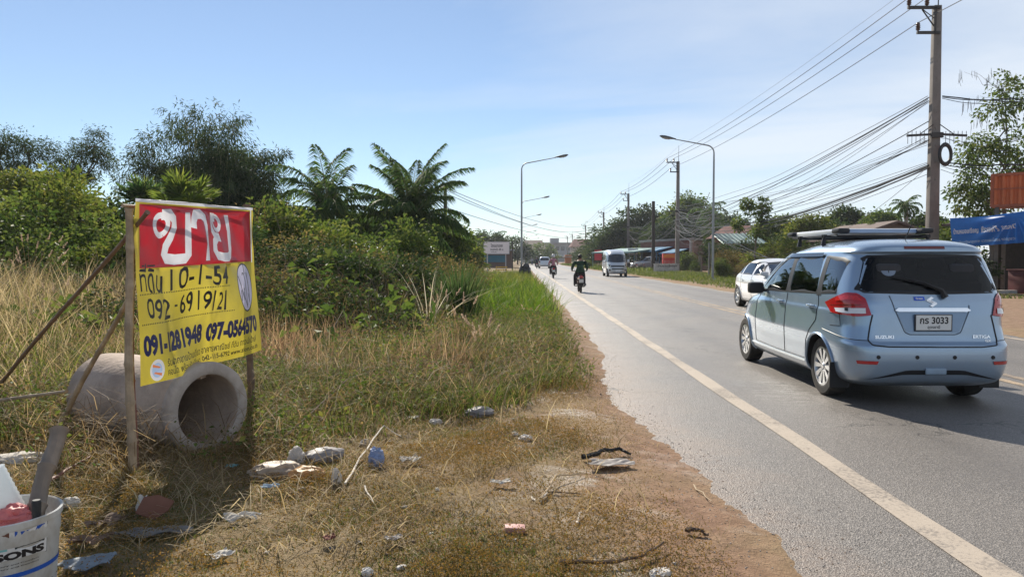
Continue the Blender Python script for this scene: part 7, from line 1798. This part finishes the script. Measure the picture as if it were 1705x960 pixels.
def board(name, lab, cat, px0, px1, py0, py1, Y, face, frame_m, lines=(), ink=None, posts=True, rz=0, th=.08, yl=None):
    a, b_ = at(px0, py1, Y), at(px1, py0, Y); w, h = b_.x - a.x, b_.z - a.z
    T = thing(name, lab, cat, ((a.x + b_.x) / 2, Y, 0), rz)
    m = MB(); m.box((0, 0, a.z + h / 2), (w, th, h)); m.build('panel', face, T)
    m = MB()
    for s_ in (1, -1): m.box((0, 0, a.z + h / 2 + s_ * h / 2), (w + .06, th + .03, .06)); m.box((s_ * w / 2, 0, a.z + h / 2), (.06, th + .034, h - .06))
    m.build('border', frame_m, T)
    if posts:
        for s_ in (1, -1): m = MB(); m.box((s_ * w * .36, th * .5 + .05, a.z / 2 + .1), (.12, .1, a.z + .4)); m.build('post', frame_m, T)
    for body_, x0, x1, y0, y1 in lines:
        text_obj(fit(text_tris(body_, bold=.02), -w / 2 + w * x0, a.z + h * y0, -w / 2 + w * x1, a.z + h * y1), frame((0, -1, 0), (1, 0, 0)), (0, -th / 2 - .004, 0), ink or INK, 'lettering', T)
    return T
board('signboard', 'white signboard with Thai lettering on two posts at the left roadside', 'sign', 805.5, 848, 402.5, 422.5, 86, mat('board_white', (.74, .69, .71), .6, var=.05), mat('board_post', (.36, .37, .40), .6), [('โรงแรมสวนทอง', .28, .74, .56, .86), ('หนองบัว 50 ม.', .26, .78, .28, .48), ('ยินดีต้อนรับ', .28, .5, .12, .2)])
board('hoarding', 'small white hoarding under the canopies left of the house', 'sign', 1046, 1062, 414, 424, 98, mat('board_white', (.50, .45, .47), .6), STEEL, [('รับซ่อมมอเตอร์ไซค์', .08, .92, .55, .85), ('ปะยาง', .2, .8, .12, .42)])
board('red_board', 'plain red board at the right roadside beside the van', 'board', 990, 1002, 416, 433, 118, mat('board_red', (.55, .03, .05), .5, var=.1), mat('board_red_edge', (.3, .03, .03), .6), posts=False)
# parked motorbikes by the house
B0 = scooter('parked motorbike in front of the flat roofed house, facing the road', (at(1060, 442, 92).x, 92, .04), R(150), (.3, .28, .28), group='motorbikes parked by the house')
dup(B0, (at(1068, 442, 93).x, 93, .04), R(200), 'parked motorbike beside the wooden pole at the house front')
dup(B0, (at(1053, 442, 90).x, 90.5, .04), R(120), 'parked motorbike nearest to the van at the house front')
# turquoise shed and red roofed house behind the hedge
p = at(1196, 431, 66); q = at(1292, 431, 62)
T = thing('turquoise_shed', 'shed with faded turquoise sheet roof behind the hedge', 'shed', (p.x, 66, 0), 0)
zt, zb_ = at(1240, 388, 66).z, at(1240, 406, 64).z
m = MB(); corrugated(m, (0, -1.6, zb_), (q.x - p.x, -1, 0), (0, 4, zt - zb_), q.x - p.x, 4.2, .35, .06); m.build('roof', corr('turquoise_sheet', (.055, .12, .12)), T)
m = MB(); m.box(((q.x - p.x) / 2, 1.5, zb_ / 2), (q.x - p.x - .6, 3.4, zb_ - .1)); m.build('wall', mat('grey_boards', (.16, .15, .14), .9, var=.3), T)
def gable(name, lab, px0, px1, py_eave, py_ridge, Y, dep, wallm, roofm, ridge_along='x', win=2, rz=0):
    a, b_ = at(px0, py_eave, Y), at(px1, py_ridge, Y); w = b_.x - a.x; ze, zr = a.z, b_.z
    T = thing(name, lab, 'house', ((a.x + b_.x) / 2, Y, 0), rz)
    m = MB(); m.box((0, dep / 2, ze / 2), (w * .92, dep, ze)); 
    if ridge_along != 'x': m.prism([(-w * .46, 0), (w * .46, 0), (0, (zr - ze) * .92)], .1, frame((0, 1, 0), (1, 0, 0)) if False else Matrix(((1, 0, 0), (0, 0, 1), (0, 1, 0))).transposed(), (0, 0, ze))
    wl = m.build('wall', wallm, T)
    m = MB(); o = .5
    if ridge_along == 'x':
        m.add([(-w / 2 - o, -o, ze - .1), (w / 2 + o, -o, ze - .1), (w / 2 - w * .12, dep / 2, zr), (-w / 2 + w * .12, dep / 2, zr), (-w / 2 - o, dep + o, ze - .1), (w / 2 + o, dep + o, ze - .1)], [(0, 1, 2, 3), (3, 2, 5, 4), (0, 3, 4), (1, 5, 2), (0, 4, 5, 1)])
    else:
        for s_ in (1, -1):
            m.add([(0, -o, zr), (s_ * (w / 2 + o), -o, ze - .15), (s_ * (w / 2 + o), dep + o, ze - .15), (0, dep + o, zr), (0, -o, zr - .15), (s_ * (w / 2 + o), -o, ze - .3), (s_ * (w / 2 + o), dep + o, ze - .3), (0, dep + o, zr - .15)], [(0, 1, 2, 3), (7, 6, 5, 4), (0, 4, 5, 1), (1, 5, 6, 2), (3, 2, 6, 7)])
    m.build('roof', roofm, T)
    for k in range(win):
        x = -w * .46 + w * .92 * (k + .5) / win; f = MB(); f.box((x, -.04, ze * .55), (min(1.4, w * .25), .08, min(1.3, ze * .4))); f = f.build('window', mat('window_frame', (.3, .28, .26), .7), T)
        g = MB(); g.box((x, -.09, ze * .55), (min(1.2, w * .21), .03, min(1.1, ze * .33))); g.build('pane', mat('window_glass', (.03, .035, .04), .1, spec=.8), f)
    return T
RED_T, BRN_T = corr('red_tile', (.11, .035, .03), .95, 0), corr('brown_tile', (.13, .09, .075), .8, 0)
WALLC = mat('cream_wall', (.42, .36, .30), .9, var=.1, scale=.6); WALLG = mat('grey_wall', (.30, .30, .31), .9, var=.12, scale=.6)
gable('red_roofed_house', 'house with a dull red roof behind the thin young tree', 1212, 1302, 393, 373, 78, 7, BRICK, RED_T, 'x', 3)
gable('brown_roofed_house', 'low house with a wide brown roof left of the big power pole', 1418, 1562, 392, 367, 50, 8, mat('brown_wall', (.16, .115, .09), .9, var=.2), BRN_T, 'y', 2)
# far houses at the end of the road
gable('far_house', 'far house with a brown hipped roof just right of the lamp posts', 868, 908, 414, 399, 270, 14, WALLC, BRN_T, 'x', 4)
gable('far_house', 'far house with a reddish roof right of the orange hut', 953, 992, 410, 397, 260, 14, WALLC, RED_T, 'x', 4)
T = thing('far_shophouse', 'long grey concrete shophouse block closing the end of the road', 'building', (at(928, 431, 360).x, 360, 0), 0)
a, b_ = at(905, 431, 360), at(950, 405, 360); w = b_.x - a.x; h = b_.z
m = MB(); m.box((0, 6, h / 2), (w, 12, h)); m.build('wall', WALLG, T)
m = MB(); m.box((0, 5.4, h + .2), (w + 1.2, 14, .4)); m.build('roof', mat('far_roof', (.24, .25, .27), .8), T)
m = MB(); m.box((-w * .1, 5, h + 1.4), (w * .32, 8, 2.2)); m.build('roof_room', WALLG, T)
for j in range(2):
    for k in range(5):
        f = MB(); f.box((-w / 2 + w * (k + .5) / 5, -.08, h * (.3 + .42 * j)), (w / 5 * .62, .16, h * .2)); f.build('window', mat('window_glass', (.03, .035, .04), .1), T)
m = MB(); m.add([(-w * .2, -.1, h * .40), (w * .45, -.1, h * .40), (w * .45, -3.5, h * .30), (-w * .2, -3.5, h * .30)], [(0, 1, 2, 3)]); m.add([(-w * .2, -.1, h * .385), (w * .45, -.1, h * .385), (w * .45, -3.5, h * .285), (-w * .2, -3.5, h * .285)], [(3, 2, 1, 0)]); m.build('awning', mat('pale_awning', (.5, .48, .46), .7), T)
gable('far_house', 'low far shop with a grey roof at the left end of the road', 872, 902, 424, 417, 230, 10, WALLG, mat('far_roof', (.24, .25, .27), .8), 'x', 3)
# orange hut
T, w, h, z0 = cab('orange_hut', 'small orange brick hut at the right edge of the far road', 'hut', 941, 951.5, 424, 438, 160, 1.6, mat('orange_brick', (.42, .16, .06), .85, var=.2))
m = MB(); m.box((0, .8, h + .12), (w + .5, 2.1, .2)); m.build('roof', mat('hut_roof', (.4, .33, .28), .8), T)
# blue shop behind the signboard, with things in front of it
p0, p1 = at(800, 431, 118), at(852, 431, 118); w = p1.x - p0.x
T = thing('blue_shop', 'low shop with a blue green front and brown side behind the white signboard', 'shop', ((p0.x + p1.x) / 2, 118, 0), 0)
m = MB(); m.box((0, 3, 1.35), (w, 6, 2.7)); m.build('wall', mat('shop_brown', (.14, .085, .07), .85, var=.15), T)
m = MB(); m.box((-.5, -.08, 1.5), (w * .78, .12, 1.1)); m.build('shutter', mat('shop_blue', (.02, .15, .22), .5, var=.15), T)
m = MB(); m.box((0, 2.4, 2.86), (w + .8, 8, .2)); m.build('roof', mat('far_roof', (.24, .25, .27), .8), T)
for px, lab, col in ((779, 'orange drum beside the broad leaved plants, left of the signboard', (.45, .16, .06)), (787, 'white drum beside the orange drum left of the signboard', (.55, .53, .52))):
    p = at(px, 440, 70); T = thing('drum', lab, 'drum', (p.x, 70, 0), 0)
    m = MB(); m.lathe([(0, 0), (.26, 0), (.27, .05), (.27, .3), (.285, .32), (.27, .34), (.27, .6), (.285, .62), (.27, .64), (.27, .9), (.26, .93), (0, .93)], (0, 0, 0), 20); m.build('barrel', mat('drum_%d' % int(col[2] * 100), col, .6, var=.2), T)
p = at(835, 445, 84); T = thing('road_barrier', 'yellow and orange barrier under the white signboard', 'barrier', (p.x, 84, 0), 0)
m = MB(); m.box((0, 0, .55), (1.3, .06, .12)); m.box((0, 0, .25), (1.3, .06, .1)); m.build('rail', mat('barrier_yellow', (.6, .35, .04), .6), T)
for s_ in (1, -1): m = MB(); m.tube([(s_ * .55, .15, 0), (s_ * .55, 0, .65), (s_ * .55, -.15, 0)], .025, 6); m.build('leg', mat('barrier_yellow', (.6, .35, .04), .6), T)
crumple('rubbish_sack', 'black rubbish sack with a pale top at the foot of the nearest left lamp', 'sack', Vector((at(874, 455, 56).x, 56, .45)), (.5, .45, .75), mat('black_film', (.02, .02, .022), .35), 41)
# ================================================================== SHOP WITH THE BLUE BANNER
e0, e1 = at(1584, 372, 31.5), at(1790, 338, 26.0)
ex = Vector((e1.x - e0.x, e1.y - e0.y, 0)); exn = ex.normalized(); inn = Vector((-exn.y, exn.x, 0)); 
if inn.y < 0: inn = -inn
T = thing('roadside_shop', 'dark open fronted shop under a sheet roof behind the blue banner', 'shop', (e0.x, e0.y, 0), math.atan2(exn.y, exn.x))
Lx = ex.length; ze = e0.z
m = MB(); m.add([(-.3, -.2, ze - .02), (Lx, -.2, ze + .0), (Lx, 6, ze + .75), (-.3, 6, ze + .75), (-.3, -.2, ze - .12), (Lx, -.2, ze - .12), (Lx, 6, ze + .63), (-.3, 6, ze + .63)], [(0, 1, 2, 3), (7, 6, 5, 4), (0, 4, 5, 1), (0, 3, 7, 4), (1, 5, 6, 2), (2, 6, 7, 3)]); m.build('roof', BRN_T, T)
m = MB(); m.box((Lx / 2, 5.6, ze / 2 + .2), (Lx, .15, ze + .4)); m.box((.6, 3.6, ze / 2), (.12, 4.0, ze)); m.build('wall', mat('shop_dark_wall', (.07, .055, .045), .9, var=.3), T)
for k in range(4):
    m = MB(); x = .2 + k * (Lx - .4) / 3; m.tube([(x, .15, -.1), (x, .15, ze - .05)], .06, 8); m.build('post', mat('shop_post', (.2, .17, .14), .8), T)
for x, w_, h_, col, lab, cat in ((2.0, .9, .9, (.12, .03, .03), 'dark red crate stack inside the roadside shop', 'crates'), (3.4, 1.3, .75, (.10, .09, .08), 'grey counter inside the roadside shop', 'counter')):
    q = Vector((e0.x, e0.y, 0)) + exn * x + inn * 1.6
    o = thing('shop_counter', lab, cat, (q.x, q.y, float(gz(q.x, q.y))), math.atan2(exn.y, exn.x)); m = MB()
    m.box((0, 0, h_ / 2), (w_, .6, h_)); m.box((0, 0, h_ + .03), (w_ + .1, .7, .05)); m.build('carcass', mat('counter_%d' % int(x * 10), col, .7), o, bevel=.01)
# blue banner
SB, SW_, SP = mat('shop_banner_blue', (.03, .2, .66), .35, transl=.62, var=.08), vinyl('shop_banner_white', (.75, .76, .8), .3), vinyl('shop_banner_pale', (.45, .6, .8), .3)
w2, h2 = 3.6, 1.25
lay = [(*rect(0, 0, w2, h2), 0), (*fit(text_tris('บ้านหมอเหรียญ', bold=.03), .12, .52, 1.25, .80), 1), (*fit(text_tris('พีระพงษ์ศิริ', bold=.03), 1.38, .54, 2.18, .82), 1), (*fit(text_tris('อุดรธานี', bold=.03), 2.3, .54, 2.9, .80), 1),
       (*fit(text_tris('บริการรักษาสุขภาพ นวดแผนโบราณ ขอเชิญชวน', bold=.02), .3, .10, 2.85, .28), 2)]
v2, tr, ms = layered([(w2 * i / 70, h2 * j / 26) for i in range(71) for j in range(27)], lay)
q0, q1, q2, q3 = at(1584, 363, 30.6), at(1720, 349, 26.9), at(1589, 412, 30.6), at(1726, 402, 26.9)
nb = (q1 - q0).cross(q2 - q0).normalized(); nb = -nb if nb.y > 0 else nb
def sbpos(x, y):
    a, b_ = x / w2, y / h2; p = (q2 * (1 - a) + q3 * a) * (1 - b_) + (q0 * (1 - a) + q1 * a) * b_
    dx, dy = 2.95 - x, 1.15 - y; rr = math.hypot(dx, dy); th = math.atan2(dy, dx)
    d = .05 * math.sin(th * 17) * math.exp(-((rr - .9) / .9) ** 2) * min(1, rr * 2) + .02 * math.sin(9 * a + 3 * b_)
    return p + nb * (d + .06) + Vector((0, 0, -.06 * math.sin(math.pi * a) * b_ ** 2))
me = bpy.data.meshes.new('shop_banner'); me.from_pydata([sbpos(x, y) for x, y in v2], [], tr)
for q in (SB, SW_, SP): me.materials.append(q)
me.polygons.foreach_set('material_index', ms); me.polygons.foreach_set('use_smooth', [True] * len(me.polygons))
tag(link('shop_banner', me), 'creased blue banner with white Thai lettering hung under the shop roof', 'banner')
# orange ribbed container standing above the roof
a, b_ = at(1652, 344, 29.6), at(1652, 292, 29.6); Wc = 3.2
T = thing('orange_container', 'rusty orange ribbed container raised behind the shop roof', 'container', (a.x, 29.6, a.z), math.atan2(exn.y, exn.x) * .5)
hC = b_.z - a.z
m = MB(); corrugated(m, (0, 0, 0), (1, 0, 0), (0, 0, 1), Wc, hC, .26, .09); corrugated(m, (0, 2.2, 0), (0, -1, 0), (0, 0, 1), 2.2, hC, .26, .09); m.box((Wc / 2, 1.15, hC / 2), (Wc - .06, 2.0, hC - .04)); m.build('ribbed_wall', corr('container_orange', (.66, .17, .06), .6, .1), T, 20)
m = MB()
for z in (.02, hC): m.box((Wc / 2, -.06, z), (Wc + .1, .1, .1))
for x in (0, Wc): m.box((x, -.06, hC / 2), (.1, .104, hC - .1))
m.box((Wc / 2, -.12, hC * .55), (Wc, .04, .05)); m.build('frame', corr('container_edge', (.42, .11, .05), .6, .1), T)
for x in (.15, Wc - .15):
    for y in (.1, 2.1): m = MB(); m.box((x, y, -a.z / 2 - .02), (.14, .14, a.z)); m.build('leg', mat('shop_post', (.2, .17, .14), .8), T)
# kerb blocks, pots, spiky plant by the shop
for px, lab in ((1664, 'pale concrete kerb block in front of the shop, left one'), (1690, 'pale concrete kerb block in front of the shop, right one')):
    p = gp(px, 492); m = MB(); m.box((0, 0, .1), (.58, .35, .24)); o = m.build('kerb_block', mat('kerb_white', (.55, .52, .48), .85, var=.15), None, bevel=.02); o.location = (p.x, p.y, 0); o.rotation_euler = (0, 0, -.35); tag(o, lab, 'kerb block')
p = gp(1700, 487)
T = thing('potted_plant', 'spiky light green plant in a pale pot beside the shop', 'plant', (p.x, p.y, .04), 0)
m = MB(); m.lathe([(0, 0), (.16, 0), (.22, .35), (.23, .40), (.2, .4), (0, .36)], (0, 0, 0), 18); m.build('pot', mat('pale_pot', (.5, .48, .45), .8), T)
n = 90; az = rng.uniform(0, 6.28, n); v, q_, t_ = blades(np.stack([np.cos(az) * .08, np.sin(az) * .08, np.full(n, .36)], -1), rng.uniform(.5, .9, n), np.full(n, .04), az, rng.uniform(.2, .9, n)); link('leaves', mesh_np('leaves', v, [q_, t_], G_YEL), T)
for px, py, Y, lab in ((1622, 470, 29.5, 'leafy dark potted bush in the shadow of the shop, left one'), (1640, 462, 29.8, 'leafy dark potted bush in the shadow of the shop, right one')):
    p = at(px, py, Y); T = thing('potted_bush', lab, 'plant', (p.x, Y, .05), 0)
    m = MB(); m.lathe([(0, 0), (.2, 0), (.26, .4), (.24, .4), (0, .36)], (0, 0, 0), 16); m.build('pot', mat('clay_pot', (.22, .09, .06), .8), T)
    lv, C = clumps([(0, 0, 1.0, .45, .45, .6)], 26, 30, .2, .16, .07); link('leaves', leaf_mesh('leaves', [lv], [G_DARK]), T)
